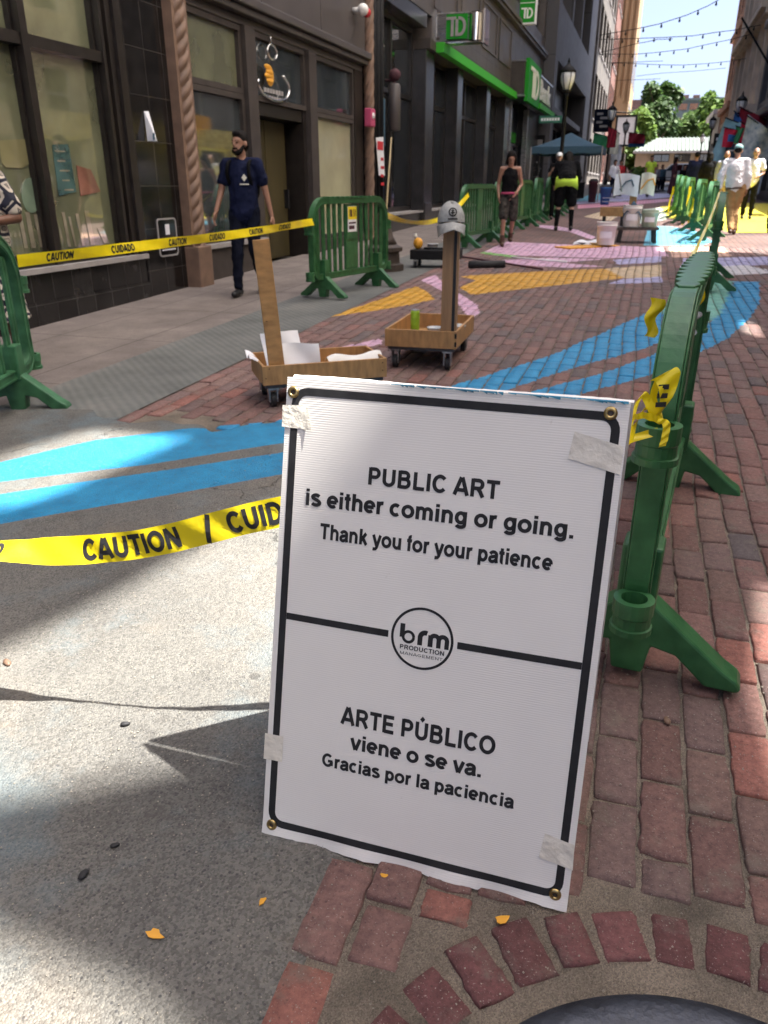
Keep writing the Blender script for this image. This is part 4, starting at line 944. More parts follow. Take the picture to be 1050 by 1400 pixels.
# unseen screen added over the shops; its holes shape the patches of sun
def sun_screen():
    outer = [(-14, 7.5), (2.0, 7.5), (8, 7.5), (16.0, 7.5), (16.2, 11.25), (25, 11.4), (33.8, 11.6), (33.8, 34), (18, 34), (18, 29), (-14, 29)]
    holes = [[(2.40, 14.75), (2.47, 14.3), (2.6, 13.7), (2.75, 13.2), (3.3, 12.9), (4.3, 13.3), (4.5, 14.6), (4.28, 15.05), (3.52, 15.35), (3.22, 15.55), (2.98, 15.75), (2.75, 16.1), (2.4, 15.9)],
             [(5.2, 17.1), (4.57, 17.35), (4.33, 17.42), (4.1, 17.7), (4.2, 18.5), (4.84, 18.9), (5.3, 18.5)],
             [(2.06, 14.25), (1.96, 13.3), (1.88, 12.95), (1.4, 12.9), (1.3, 14.6)],
             [(2.3, 10.22), (3.0, 10.30), (3.7, 10.12), (3.72, 10.24), (3.05, 10.44), (2.5, 10.36)], [(2.9, 9.9), (3.6, 9.75), (3.6, 9.82), (2.9, 9.98)],
             [(8.4, 9.15), (9.0, 9.05), (9.3, 9.35), (8.7, 9.45)], [(10.8, 8.3), (12.6, 7.9), (12.8, 8.2), (11.2, 8.6)]]
    bm = bmesh.new(); es = []
    for poly in [outer]+holes:
        vs = [bm.verts.new((5.0, y, z)) for y, z in poly]
        for i in range(len(vs)): es.append(bm.edges.new((vs[i], vs[(i+1) % len(vs)])))
    bmesh.ops.triangle_fill(bm, use_beauty=True, use_dissolve=False, edges=es)
    def inside(y, z, poly):
        c = False
        for (a, b_), (c2, d) in zip(poly, poly[1:]+poly[:1]):
            if (b_ > z) != (d > z) and y < (c2-a)*(z-b_)/(d-b_)+a: c = not c
        return c
    kill = []
    for f in bm.faces:
        c = f.calc_center_median()
        if any(inside(c.y, c.z, h) for h in holes) or not inside(c.y, c.z, outer): kill.append(f)
    bmesh.ops.delete(bm, geom=kill, context='FACES_ONLY')
    me = bpy.data.meshes.new('sun_screen'); bm.to_mesh(me); bm.free(); me.materials.append(M['screen_sheet'])
    t = thing('added_screen', 'tall added screen with holes that shape the sun, unseen above the cream brick shops', 'added_screen', (5.0, 10, gz(10)))
    o = bpy.data.objects.new('sun_screen', me); COL.objects.link(o); o.parent = t; o.location = -t.location
    b = MB()
    for y in (-13.9, -9, -4, 15.95, 20, 24.5, 29, 33.7): b.tube([(5.12, y, 3.2 if y > 15.9 else 7.6), (5.12, y, 29 if y < 18 else 34)], .045, 6)
    o = b.build('poles', M['steel'], t); o.location = -t.location
sun_screen()
# tall fronts seen on the right
R3 = root_at('charcoal_building', 'charcoal painted metal front at the right edge', 'building', 4.5, 40)
roof_box(R3, 4.92, 14, 34, 45.9, 35, M['charcoal']); bays(R3, 4.5, -1, 34, 45.9, [(1.2, 3.6), (5, 7.6), (9, 11.6), (13, 15.5)], 4, .55, M['charcoal'], M['dark_glass'], M['frame'], .4, 45)
for z in (4.2, 8.2, 12.3): P(MB().box(4.2, 4.498, 34, 45.9, z, z+.35), 'cornice', M['charcoal'], R3, bevel=.05)
R4 = root_at('limestone_building', 'pale limestone front with deep cornices and pilasters on the right', 'building', 4.5, 54)
roof_box(R4, 4.92, 14, 46, 61.9, 35, M['lime_stone']); bays(R4, 4.55, -1, 46, 61.9, [(1.6, 4.2), (5.6, 8.4), (10.2, 13.0), (14.6, 17.4)], 5, .7, M['lime_stone'], M['grey_glass'], M['sill'], .35, 45)
for z in (4.6, 8.9, 13.4): b = MB(); b.box(4.15, 4.548, 46, 61.9, z, z+.25); b.box(3.95, 4.548, 46, 61.9, z+.25, z+.5); P(b, 'cornice', M['lime_stone'], R4)
for k in range(6): b = MB(); y = 46.05+k*3.05; b.box(4.3, 4.548, y, y+.55, 1.0, 4.6); b.box(4.36, 4.548, y, y+.5, 5.12, 8.88); b.box(4.36, 4.548, y, y+.5, 9.42, 13.38); P(b, 'pilaster', M['lime_stone'], R4)
R5 = root_at('orange_brick_building', 'orange brick front beyond the limestone on the right', 'building', 4.5, 66)
roof_box(R5, 4.9, 14, 62, 70.4, 35, M['orange_brick']); bays(R5, 4.5, -1, 62, 70.4, [(2.2, 4.6), (7.6, 10), (12.2, 14.6)], 3, 1.0, M['orange_brick'], M['dark_glass'], M['lime_stone'], .35, 45)
P(MB().box(4.2, 4.498, 62, 70.5, 6.2, 6.6), 'cornice', M['orange_brick'], R5); P(MB().box(4.3, 4.498, 62, 70.5, 11.0, 11.3), 'cornice', M['orange_brick'], R5)
for k in range(20): pass
R6 = root_at('pale_corner_shop', 'low pale grey corner shop with white eaves at the street end', 'building', 4.4, 74)
M['pale_grey'] = mat('pale_grey_paint', (.42, .42, .40), .7, var=.12, scale=2)
roof_box(R6, 4.75, 12, 70.6, 80, 6.4, M['pale_grey']); bays(R6, 4.4, -1, 70.6, 80, [(2.2, 4.6)], 3, .5, M['pale_grey'], M['dark_glass'], M['white'], .3, 6.4)
b = MB(); b.box(3.9, 12, 70.55, 80.2, 6.41, 6.75); P(b, 'eaves', M['white'], R6)

# ============================================================ the folding sign in front
def fit(txt, width, cap, name, m, parent, Mx, bold, sx=1.0):
    """lettering scaled so its width fits; returns the object"""
    o = lettering(txt, .1, name, m, parent, Matrix.Identity(4), bold=bold, ext=.0002)
    xs = [v.co.x for v in o.data.vertices]; w = max(xs)-min(xs); c = (max(xs)+min(xs))/2; k = width/w
    o.data.transform(Mx @ Matrix.Diagonal((k, cap/(.1*.73) if cap else k, 1, 1)) @ Matrix.Translation((-c, 0, 0))); return o
TILT = rad(14.5); SW, SH = .70, 1.052
sg = thing('folding_sign', 'white folding corrugated plastic sign with black border and lettering standing on the bricks', 'sign', (-.337, 1.2115, gz(1.2115)))
def spl(u, v, t=0.0):                                         # point on the front leaf, t outwards
    return Vector((u, math.sin(TILT)*v-math.cos(TILT)*t, math.cos(TILT)*v+math.sin(TILT)*t))
def SMx(u, v, t): 
    p = spl(u, v, t); m = Matrix(((1, 0, 0), (0, math.sin(TILT), -math.cos(TILT)), (0, math.cos(TILT), math.sin(TILT)))).to_4x4(); m.translation = p; return m
ms = M['white_sign']; nt_ = ms.node_tree; bs_ = nt_.nodes['Principled BSDF']                   # flutes of the plastic sheet
_tc = nt_.nodes.new('ShaderNodeTexCoord'); _w = nt_.nodes.new('ShaderNodeTexWave'); _w.bands_direction = 'Z'; _w.inputs['Scale'].default_value = 66; _w.inputs['Distortion'].default_value = .15
_b = nt_.nodes.new('ShaderNodeBump'); _b.inputs['Strength'].default_value = .14; _b.inputs['Distance'].default_value = .002
nt_.links.new(_tc.outputs['Object'], _w.inputs['Vector']); nt_.links.new(_w.outputs['Fac'], _b.inputs['Height']); nt_.links.new(_b.outputs[0], bs_.inputs['Normal'])
_n = nt_.nodes.new('ShaderNodeTexNoise'); _n.inputs['Scale'].default_value = 26; _n.inputs['Detail'].default_value = 9; _n.inputs['Roughness'].default_value = .75
_r = nt_.nodes.new('ShaderNodeValToRGB'); _r.color_ramp.elements[0].position = .66; _r.color_ramp.elements[0].color = (1, 1, 1, 1); _r.color_ramp.elements[1].position = .80; _r.color_ramp.elements[1].color = (.70, .67, .62, 1)
_m = nt_.nodes.new('ShaderNodeMix'); _m.data_type = 'RGBA'; _m.blend_type = 'MULTIPLY'; _m.inputs[0].default_value = 1
_src = bs_.inputs['Base Color'].links[0].from_socket
nt_.links.new(_tc.outputs['Object'], _n.inputs['Vector']); nt_.links.new(_n.outputs[0], _r.inputs[0]); nt_.links.new(_src, _m.inputs[6]); nt_.links.new(_r.outputs[0], _m.inputs[7]); nt_.links.new(_m.outputs[2], bs_.inputs['Base Color'])

def bowt(u, v):
    f = (u+SW/2)/SW
    return .004*math.sin(math.pi*max(0, min(1, f)))*math.sin(math.pi*max(0, min(1, v/SH)))+.007*max(0, (.05-v)/.05)**2*(.5+.5*math.sin(f*22))+.0008
def leaf(name, front):
    """slightly bowed sheet with a ragged lower edge"""
    nu, nv = 44, 40; th = .010; b = MB(); vs = []; r = random.Random(5 if front else 9)
    jag = [r.uniform(-.002, .002) for _ in range(nu+1)]
    rc = .012
    for s in (0, 1):
        for j in range(nv+1):
            for i in range(nu+1):
                u = -SW/2+SW*i/nu; v = SH*j/nv
                if j == 0: v += jag[i]+.002*math.sin(i*.35)-.002
                if j == nv: v += jag[(i*7) % nu]*.35+.001*math.sin(i*.21)
                
                t = bowt(SW*i/nu-SW/2, v)-.0008 - th*s
                vs.append(spl(u, v, t) if front else (lambda p: Vector((p.x+.006, 2*(math.sin(TILT)*SH+.012)-p.y, p.z)))(spl(u, v, t)))
    K = (nu+1)*(nv+1); fs = []
    for j in range(nv):
        for i in range(nu):
            a = j*(nu+1)+i; fs += [(a, a+1, a+nu+2, a+nu+1), (K+a, K+a+nu+1, K+a+nu+2, K+a+1)]
    ed = [i for i in range(nu)]
    for i in range(nu): fs += [(i, K+i, K+i+1, i+1), (nv*(nu+1)+i, nv*(nu+1)+i+1, K+nv*(nu+1)+i+1, K+nv*(nu+1)+i)]
    for j in range(nv): a = j*(nu+1); c = a+nu; fs += [(a, a+nu+1, K+a+nu+1, K+a), (c, K+c, K+c+nu+1, c+nu+1)]
    b.add(vs, fs); o = b.build(name, M['white_sign'], sg, smooth=False); return o
leaf('front_panel', True); leaf('back_panel', False)
T0 = .0046
def pstrip(b, pts, w):
    """printed line of even width through (u, v) points"""
    n = len(pts); L_ = []; R_ = []
    for i in range(n):
        a = Vector(pts[max(i-1, 0)]); c = Vector(pts[min(i+1, n-1)]); d = (c-a).normalized(); nn = Vector((-d.y, d.x))*w/2; p = Vector(pts[i])
        L_.append(p+nn); R_.append(p-nn)
    vs = [spl(p.x, p.y, bowt(p.x, p.y)) for p in L_+R_]
    b.add(vs, [(i, i+1, n+i+1, n+i) for i in range(n-1)])
def dens(a, c, n=24): return [(a[0]+(c[0]-a[0])*i/n, a[1]+(c[1]-a[1])*i/n) for i in range(n+1)]
bw, bh0, bh1, rc, lw = .3285, .030, 1.024, .028, .0165
corner = lambda cx, cy, a0: [(cx+rc*math.cos(rad(a0-90*k/6)), cy+rc*math.sin(rad(a0-90*k/6))) for k in range(7)]
path = dens((-bw+rc, bh1), (bw-rc, bh1))+corner(bw-rc, bh1-rc, 90)+dens((bw, bh1-rc), (bw, bh0+rc))+corner(bw-rc, bh0+rc, 0)+dens((bw-rc, bh0), (-bw+rc, bh0))+corner(-bw+rc, bh0+rc, -90)+dens((-bw, bh0+rc), (-bw, bh1-rc))+corner(-bw+rc, bh1-rc, 180)
pp = [path[0]]
for q in path[1:]:
    if (Vector(q)-Vector(pp[-1])).length > 1e-4: pp.append(q)
b = MB(); pstrip(b, pp+[(-bw+rc+.004, bh1)], lw); b.build('border_line', M['ink'], sg, fix=False)
b = MB(); pstrip(b, dens((-.320, .530), (-.082, .530)), .015); b.build('divider', M['ink'], sg, fix=False)
b = MB(); pstrip(b, dens((.068, .530), (.320, .530)), .015); b.build('divider', M['ink'], sg, fix=False)
def txt(s, u, v, w, cap, bold=.235):
    b = MB(); stroke_text(b, s, lambda x, y: spl(u-w/2+x, v+y, bowt(u-w/2+x, v+y)+.0004), w, cap, bold); return b.build('lettering', M['ink'], sg, fix=False)
txt('PUBLIC ART', -.013, .843, .277, .0365)
txt('is either coming or going.', -.008, .783, .563, .0365)
txt('Thank you for your patience', -.007, .714, .496, .0335)
txt('ARTE PÚBLICO', -.004, .307, .342, .0405)
txt('viene o se va.', -.003, .252, .292, .036)
txt('Gracias por la paciencia', .003, .198, .430, .031)
# round emblem
b = MB(); pstrip(b, [(-.008+.065*math.cos(2*math.pi*k/64), .531+.065*math.sin(2*math.pi*k/64)) for k in range(65)], .0055); b.build('logo_ring', M['ink'], sg, fix=False)
b = MB()
def arc(cx, cy, r, a0, a1, n=14): return [(cx+r*math.cos(rad(a0+(a1-a0)*k/n)), cy+r*math.sin(rad(a0+(a1-a0)*k/n))) for k in range(n+1)]
y0 = .516; s_ = .0105
pstrip(b, dens((-.0515, y0+.042), (-.0515, y0+.012), 4), s_); pstrip(b, arc(-.0375, y0+.0145, .0115, 0, 360, 24), .0062)
pstrip(b, dens((-.012, y0+.0005), (-.012, y0+.018), 3)+arc(-.001, y0+.018, .011, 180, 70), s_)
pstrip(b, dens((.0105, y0+.0005), (.0105, y0+.026), 3), s_); pstrip(b, arc(.0195, y0+.0175, .0088, 180, 0)+[(.0283, y0+.0005)], s_*.9); pstrip(b, arc(.0371, y0+.0175, .0088, 180, 0)+[(.0459, y0+.0005)], s_*.9)
b.build('logo_word', M['ink'], sg, fix=False)
txt('PRODUCTION', -.006, .5025, .096, .0098, .2); txt('MANAGEMENT', -.006, .4905, .094, .0066, .12)
# grommets
for u, v in ((-.334, 1.021), (.316, 1.030), (.323, .030), (-.326, .024)):
    b = MB(); n = 20; pr = [(.0055, .0), (.0055, .0035), (.0085, .0042), (.0125, .0022), (.013, .0)]
    vs = []
    for r_, t_ in pr:
        for k in range(n): a = 2*math.pi*k/n; vs.append(spl(u+r_*math.cos(a), v+r_*math.sin(a), bowt(u, v)+t_))
    b.add(vs, [(i*n+k, i*n+(k+1) % n, (i+1)*n+(k+1) % n, (i+1)*n+k) for i in range(len(pr)-1) for k in range(n)])
    o = b.build('grommet', M['brass'], sg, smooth=True)
    b = MB(); b.add([spl(u+.0055*math.cos(2*math.pi*k/n), v+.0055*math.sin(2*math.pi*k/n), bowt(u, v)+.0004) for k in range(n)], [tuple(range(n))]); b.build('eyelet_hole', M['rust_iron'], o, fix=False)
# old tape patches
for q, fold in (([(-.357, .992), (-.301, .996), (-.285, .944), (-.356, .946)], 1), ([(.254, .990), (.347, .970), (.347, .916), (.247, .938)], 0), ([(-.356, .245), (-.31, .246), (-.31, .184), (-.356, .182)], 0), ([(.288, .160), (.349, .149), (.352, .093), (.281, .104)], 0)):
    b = MB(); n = 8
    def f(i, j):
        a = Vector(q[0]).lerp(Vector(q[1]), i); c = Vector(q[3]).lerp(Vector(q[2]), i); p = a.lerp(c, j)
        return spl(p.x, p.y, bowt(p.x, p.y)+.0012+.0006*math.sin(i*9)*math.sin(j*7)+(.010*max(0, i-.7)/.3*max(0, j-.4) if fold else 0))
    b.grid(f, n, n); o = b.build('tape_patch', M['tape_clear'], sg, smooth=True)
# blue paint scuffed along the top edge
b = MB(); r = random.Random(4)
for k in range(60):
    u = r.uniform(-.12, .33); l = r.uniform(.004, .03); v = SH+.0015
    b.add([spl(u, v+.001, .004), spl(u+l, v+.001, .004), spl(u+l, v-r.uniform(.001, .006), .0062), spl(u, v-.001, .0062)], [(0, 1, 2, 3)])
b.build('paint_scuff', mat('blue_paint_smear', (.03, .2, .32), .6, var=.3), sg, fix=False)

# ============================================================ green plastic barriers
def rrpath(x0, x1, z0, z1, rt, rb, n=12):
    pts = []
    for cx, cz, a0, r in ((x1-rt, z1-rt, 0, rt), (x0+rt, z1-rt, 90, rt), (x0+rb, z0+rb, 180, rb), (x1-rb, z0+rb, 270, rb)):
        for k in range(n+1): a = rad(a0+90*k/n); pts.append((cx+r*math.cos(a), cz+r*math.sin(a)))
    return pts
def ring_solid(b, outer, inner, y0, y1):
    n = len(outer); vs = [(x, y0, z) for x, z in outer]+[(x, y0, z) for x, z in inner]+[(x, y1, z) for x, z in outer]+[(x, y1, z) for x, z in inner]; fs = []
    for k in range(n):
        j = (k+1) % n; fs += [(k, j, n+j, n+k), (2*n+k, 3*n+k, 3*n+j, 2*n+j), (k, 2*n+k, 2*n+j, j), (n+k, n+j, 3*n+j, 3*n+k)]
    b.add(vs, fs)
BW = .032
def make_barrier(label, group, m, legs=(-.72, .72), sockets=(-1, 1), sticker=False, fine=False):
    t = thing('crowd_barrier', label, 'barrier', (0, 0, 0), 0, group)
    b = MB(); o = rrpath(-1, 1, .20, 1.09, .30, .14); i = rrpath(-.94, .94, .27, 1.015, .25, .10)
    ring_solid(b, o, i, -BW, BW)
    # raised ribs round the frame and wave ridges along its top
    for y in (-BW-.006, BW+.0005):
        for d, w in ((.006, .014), (.055, .012)):
            o2 = rrpath(-1+d, 1-d, .20+d, 1.09-d, .30-d, .14-d); i2 = rrpath(-1+d+w, 1-d-w, .20+d+w, 1.09-d-w, max(.30-d-w, .02), max(.14-d-w, .02)); ring_solid(b, o2, i2, y, y+.0055)
    b.build('frame', m, t, bevel=.006 if fine else 0)
    b = MB(); n = 11
    vs = []; seg = 8
    L_ = []; R_ = []
    for k in range(n*seg+1):
        x = -.66+1.32*k/(n*seg); ph = (k % seg)/seg; en_ = math.sin(math.pi*k/(n*seg))**.5; bump = -.010+(.006+.027*abs(math.sin(math.pi*k/seg))**1.3)*en_
        L_.append((x, -BW-bump)); R_.append((x, BW+bump))
    b.prism(L_+R_[::-1], 1.078, 1.096, lambda u, v, t_: (u, v, t_)); b.build('top_ridges', m, t, bevel=.004 if fine else 0)
    b = MB()
    for k in range(4): b.box(-1.0+.0, 1.0-.0, -BW-.004, BW+.004, 0, 0) if False else None
    xs = [-.84, -.70, -.56, -.42, -.28, .28, .42, .56, .70, .84]
    for x in xs:
        zt = 1.01 if abs(x) < .72 else (.99 if abs(x) < .8 else .93)
        b.box(x-.033, x+.033, -.009, .009, .265, zt+.01); b.box(x-.006, x+.006, -.014, .014, .27, zt)
    b.box(-.16, .16, -.014, .014, .275, 1.01); b.box(-.14, .14, -.022, .022, .62, .99); b.box(-.14, .14, -.018, .018, .3, .58)
    
    b.build('slats', m, t)
    for x in legs:
        b = MB(); fr = lambda u, v, t_: (x+t_, u, v)
        side = [(.03, .30), (.05, .24), (.10, .20), (.265, .065), (.305, .04), (.32, .018), (.31, .004), (.22, .004), (.13, .085), (.06, .10), (.045, .004), (.0, .004)]
        poly = side+[(-u, v) for u, v in side[::-1]][1:-1]+[(-.03, .30)]
        full = side+[(-u, v) for u, v in reversed(side)]
        seen = []
        for p in full:
            if p not in seen: seen.append(p)
        b.prism(seen, -.045, .045, fr); b.box(x-.052, x+.052, -.056, .056, .2, .42)
        f = b.build('foot', m, t, bevel=.016 if fine else .004)
    for s in sockets:
        xo = s*1.035
        for z0, z1 in ((.20, .30), (.70, .80)):
            b = MB(); b.lathe([(.032, z0), (.058, z0), (.058, z0+.018), (.052, z0+.02), (.052, z0+.05), (.056, z0+.055), (.056, z1), (.036, z1), (.034, z0+.03)], 20, (xo, 0, 0), cap=False)
            b.box(min(s*.985, s*1.0), max(s*.985, s*1.0), -.03, .03, z0+.01, z1-.01); b.build('hinge_socket', m, t)
    if sticker:
        b = MB(); b.box(-.115, .115, -.026, -.0225, .70, .985); s = b.build('warning_sticker', M['white_paper'], t)
        b = MB(); b.box(-.112, .112, -.0275, -.0262, .84, .982); b.build('yellow_field', M['yellow_tape'], s)
        b = MB()
        for k in range(3): b.box(-.08+.02*k, -.07+.02*k+.012*k, -.0285, -.0276, .87, .95); b.box(.02+.03*k, .035+.03*k, -.0285, -.0276, .87, .95)
        b.box(-.09, .09, -.0275, -.0262, .79, .81); b.box(-.09, .05, -.0275, -.0262, .73, .77); b.build('print', M['maroon'], s)
    return t
def put(t, x, y, deg, z=None): t.location = (x, y, gz(y) if z is None else z); t.rotation_euler = (0, 0, rad(deg)); return t
GP = M['green_plastic']
near_b = make_barrier('large green barrier standing end-on right behind the white sign', 'green crowd barriers round the painting', GP, legs=(-.90, .74), fine=True)
put(near_b, .190, 3.02, 84.6)
mid_b = make_barrier('green barrier with a yellow and white warning sticker beside the doorway', 'green crowd barriers round the painting', GP, sticker=True)
put(mid_b, -3.38, 9.25, 76.5); mid_b.scale = (.82, 1, 1)
left_b = make_barrier('scuffed green barrier cut by the left picture edge in front of the patterned dress', 'green crowd barriers round the painting', M['green_worn'], fine=True)
put(left_b, -3.50, 3.25, 110)
base_b = make_barrier('first green barrier of the row along the bank, hung with sagging tape', 'green crowd barriers round the painting', GP)
put(base_b, -3.08, 15.6, 82)
G_ = 'green crowd barriers round the painting'
for x, y, a, lab in ((-3.08, 17.8, 95, 'second green barrier along the bank, left of the woman in the black tank top'),
                     (-2.95, 20.2, 84, 'third green barrier along the bank, right behind the woman in the black tank top'),
                     (-2.85, 22.5, 92, 'fourth green barrier along the bank, between the tank top woman and the lime waistband'),
                     (-2.72, 24.8, 86, 'fifth green barrier along the bank, beside the person with the lime waistband'),
                     (-2.65, 27.2, 90, 'farthest green barrier along the bank, behind the lime waistband person')):
    dup(base_b, (x, y, gz(y)), rad(a), lab, G_)
for x, y, a, lab in ((.86, 11.1, 86, 'shaded dark green barrier end-on in line after the large near barrier'),
                     (1.22, 18.0, 82, 'nearest sunlit green barrier of the right hand row, beside the shaded one'),
                     (1.12, 20.4, 82, 'second sunlit green barrier of the right hand row'),
                     (.98, 23.0, 83, 'third sunlit green barrier of the right hand row, hung with yellow tape'),
                     (.90, 25.4, 84, 'fourth sunlit green barrier of the right hand row'),
                     (.85, 28.0, 84, 'farthest sunlit green barrier of the right hand row')):
    dup(base_b, (x, y, gz(y)), rad(a), lab, G_)

# ============================================================ yellow caution tape
def ctape(pts, width, label, words=None, n=60, sag=0.0, twist=None, name='caution_tape', tilt=0.0, bold=.26, flip=False, taper=False):
    """plastic strip along a smooth path, hanging face vertical; words printed along it"""
    P_ = [Vector(p) for p in pts]
    def cr(i, f):
        p0, p1, p2, p3 = (P_[max(0, min(len(P_)-1, i+k))] for k in (-1, 0, 1, 2))
        return .5*((2*p1)+(p2-p0)*f+(2*p0-5*p1+4*p2-p3)*f*f+(3*p1-p0-3*p2+p3)*f**3)
    C_ = []
    for k in range(n+1):
        s = k/n*(len(P_)-1); i = min(int(s), len(P_)-2); p = cr(i, s-i); p.z -= sag*math.sin(math.pi*k/n); C_.append(p)
    L_ = [0]
    for a, c in zip(C_, C_[1:]): L_.append(L_[-1]+(c-a).length)
    TG = [(C_[min(k+1, n)]-C_[max(k-1, 0)]).normalized() for k in range(n+1)]
    def frame(s):
        k = max(0, min(n-1, int(np.searchsorted(L_, s))-1)); f = (s-L_[k])/max(1e-9, L_[k+1]-L_[k]); p = C_[k].lerp(C_[k+1], f); d = (C_[min(k+2, n)]-C_[max(k-1, 0)]).normalized()
        upv = Vector((0, 0, 1)); side = d.cross(upv).normalized(); up2 = side.cross(d).normalized()
        tw = tilt+(twist(s/L_[-1]) if twist else 0); v = up2*math.cos(tw)+side*math.sin(tw); return p, d, v, d.cross(v)
    b = MB(); vs = []; m = 6
    for k in range(n+1):
        p, d, v, nn = frame(L_[k]); 
        for j in range(m+1):
            h = (j/m-.5); w_ = width*(1-.75*max(0, min(1, (L_[k]/L_[-1]-.86)/.12)) if taper else 1); vs.append(p+v*w_*h+nn*.003*math.sin(L_[k]/L_[-1]*n*.9+h*4)*(1-abs(h)))
    b.add(vs, [(k*(m+1)+j, k*(m+1)+j+1, (k+1)*(m+1)+j+1, (k+1)*(m+1)+j) for k in range(n) for j in range(m)])
    o = b.build(name, M['yellow_tape'], None, smooth=True, fix=False); tag(o, label, 'tape', 'yellow caution tape')
    if words:
        for w, s0, hgt in words:
            ln = strokes(w)[1]*hgt*.80; bb = MB()
            def pt(x, y):
                st = max(0, min(L_[-1], s0+x if not flip else s0-x)); p, d, v, nn = frame(st); h = y-hgt*.5
                return p+v*h+nn*(.003*math.sin(st/L_[-1]*n*.9+h/width*4)*(1-abs(h/width))+(-.0012 if flip else .0012))
            stroke_text(bb, w, pt, ln, hgt, bold); bb.build('lettering', M['ink'], o, fix=False)
    return o
ctape([(-2.9, 1.27, .62), (-2.2, 1.37, .53), (-1.62, 1.46, .508), (-1.2, 1.535, .545), (-.80, 1.615, .66), (-.3, 1.80, .75), (.09, 1.945, .86)], .078,
      'yellow caution tape with black lettering running behind the white sign', [('CAUTION', 1.60, .056), ('/', 1.95, .062), ('CUIDADO', 2.02, .056), ('CUIDADO', 1.10, .052)], n=160, twist=lambda s: -.38+.28*math.sin(s*11+1.1)-1.0*max(0, min(1, (.53-s)/.12)), taper=True)

def tied(px, py, y, l, label, rz=0.0, m='yellow_tape'):
    q = ony(px, py, y); b = MB()
    b.grid(lambda u, v: ((u-.5)*.06*(1-.3*v)+.012*math.sin(v*9), .01*math.sin(u*5+v*7), -l*v), 4, 14); o = b.build('tape_tail', M[m], None, smooth=True, fix=False, loc=q); o.rotation_euler = (0, .1, rz); tag(o, label, 'tape', 'yellow caution tape'); return o
qa, qb = ony(24, 357, 4.1), ony(428, 303, 8.4)
ctape([qa, qa.lerp(qb, .33)+Vector((0, 0, -.012)), qa.lerp(qb, .66)+Vector((0, 0, -.02)), qb], .075, 'long yellow caution tape across the papered window in front of the man in navy', [('CAUTION', .25, .05), ('CUIDADO', .9, .05), ('CAUTION', 1.6, .05), ('CUIDADO', 2.2, .05), ('CAUTION', 2.9, .05), ('CUIDADO', 3.5, .05)], n=60, twist=lambda s: .25*math.sin(s*17), bold=.3)
qa, qb = ony(528, 294, 10.1), ony(641, 266, 14.7)
ctape([qa, ony(556, 303, 11.3), ony(590, 303, 12.6), ony(618, 290, 13.7), qb], .07, 'sagging yellow tape between the stickered barrier and the bank row', None, n=40, twist=lambda s: .9*math.sin(s*6))
qa, qb = ony(947, 350, 4.0), ony(984, 262, 10.2)
ctape([qa, qa.lerp(qb, .5)+Vector((0, 0, -.05)), qb], .022, 'thin pale yellow tape running from the near barrier to the shaded one', None, n=30, twist=lambda s: 1.2)
# knot and loop on the near barrier's hinge
o = ctape([ony(903, 574, 1.90), ony(893, 552, 1.93), ony(880, 560, 1.89), ony(866, 588, 1.84), ony(858, 604, 1.80)], .022, 'tight yellow tape band tied round the near barrier hinge', None, n=24, twist=lambda s: .6*math.sin(s*9), name='tape_knot')
b = MB()
def loop(pts, w, tw): 
    P2 = [Vector(p) for p in pts]; n = 26
    vs = []
    for k in range(n+1):
        s = k/n*(len(P2)-1); i = min(int(s), len(P2)-2); f = s-i
        p0, p1, p2, p3 = (P2[max(0, min(len(P2)-1, i+q))] for q in (-1, 0, 1, 2))
        p = .5*((2*p1)+(p2-p0)*f+(2*p0-5*p1+4*p2-p3)*f*f+(3*p1-p0-3*p2+p3)*f**3)
        ww = w(k/n); a = tw(k/n); d = Vector((math.cos(a), .35*math.sin(a*2), math.sin(a)))
        for j in range(4): vs.append(p+d*ww*(j/3-.5)+Vector((0, .004*math.sin(k+j), 0)))
    b.add(vs, [(k*4+j, k*4+j+1, (k+1)*4+j+1, (k+1)*4+j) for k in range(n) for j in range(3)])
loop([ony(902, 577, 1.88), ony(893, 545, 1.88), ony(905, 512, 1.87), ony(915, 520, 1.87), ony(911, 548, 1.87), ony(896, 574, 1.88)], lambda s: .014+.036*math.sin(math.pi*s)**1.5*(s > .35)+.008*math.sin(math.pi*s), lambda s: .3+.5*s)
loop([ony(897, 572, 1.87), ony(880, 540, 1.87), ony(868, 560, 1.85), ony(857, 600, 1.80)], lambda s: .02, lambda s: .9)
loop([ony(900, 573, 1.86), ony(911, 580, 1.86), ony(909, 598, 1.86), ony(905, 611, 1.86)], lambda s: .018, lambda s: .4)
loop([ony(858, 574, 1.82), ony(880, 568, 1.84), ony(905, 576, 1.87)], lambda s: .016, lambda s: 1.3)
bw_ = b.build('tape_bow', M['yellow_tape'], None, smooth=True, fix=False); tag(bw_, 'loose looped bow of yellow tape on the near green barrier', 'tape', 'yellow caution tape')
b = MB()
for k in range(3):
    p = ony(907-k*2, 530+k*12, 1.862); b.add([p+Vector(v) for v in ((-.011, 0, -.006), (.012, 0, -.003), (.012, 0, .009), (-.011, 0, .006))], [(0, 1, 2, 3)])
b.build('lettering', M['ink'], bw_, fix=False)
tied(899, 408, 3.5, .16, 'short yellow tape scrap on the left face of the near barrier top', .2)
tied(953, 395, 3.6, .20, 'yellow tape tail hanging on the right face of the near barrier top', .1)
tied(948, 425, 3.5, .10, 'white tape scrap below the yellow tail on the near barrier', .3, 'white_paper')
tied(944, 255, 22.4, 1.0, 'yellow tape hanging between the second and third sunlit barriers', .6)
tied(949, 270, 22.2, .75, 'yellow tape tail bundled beside the hanging one on sunlit barriers', -.5)
tied(921, 255, 27.2, .8, 'yellow tape hanging from the farthest sunlit barrier', .2)

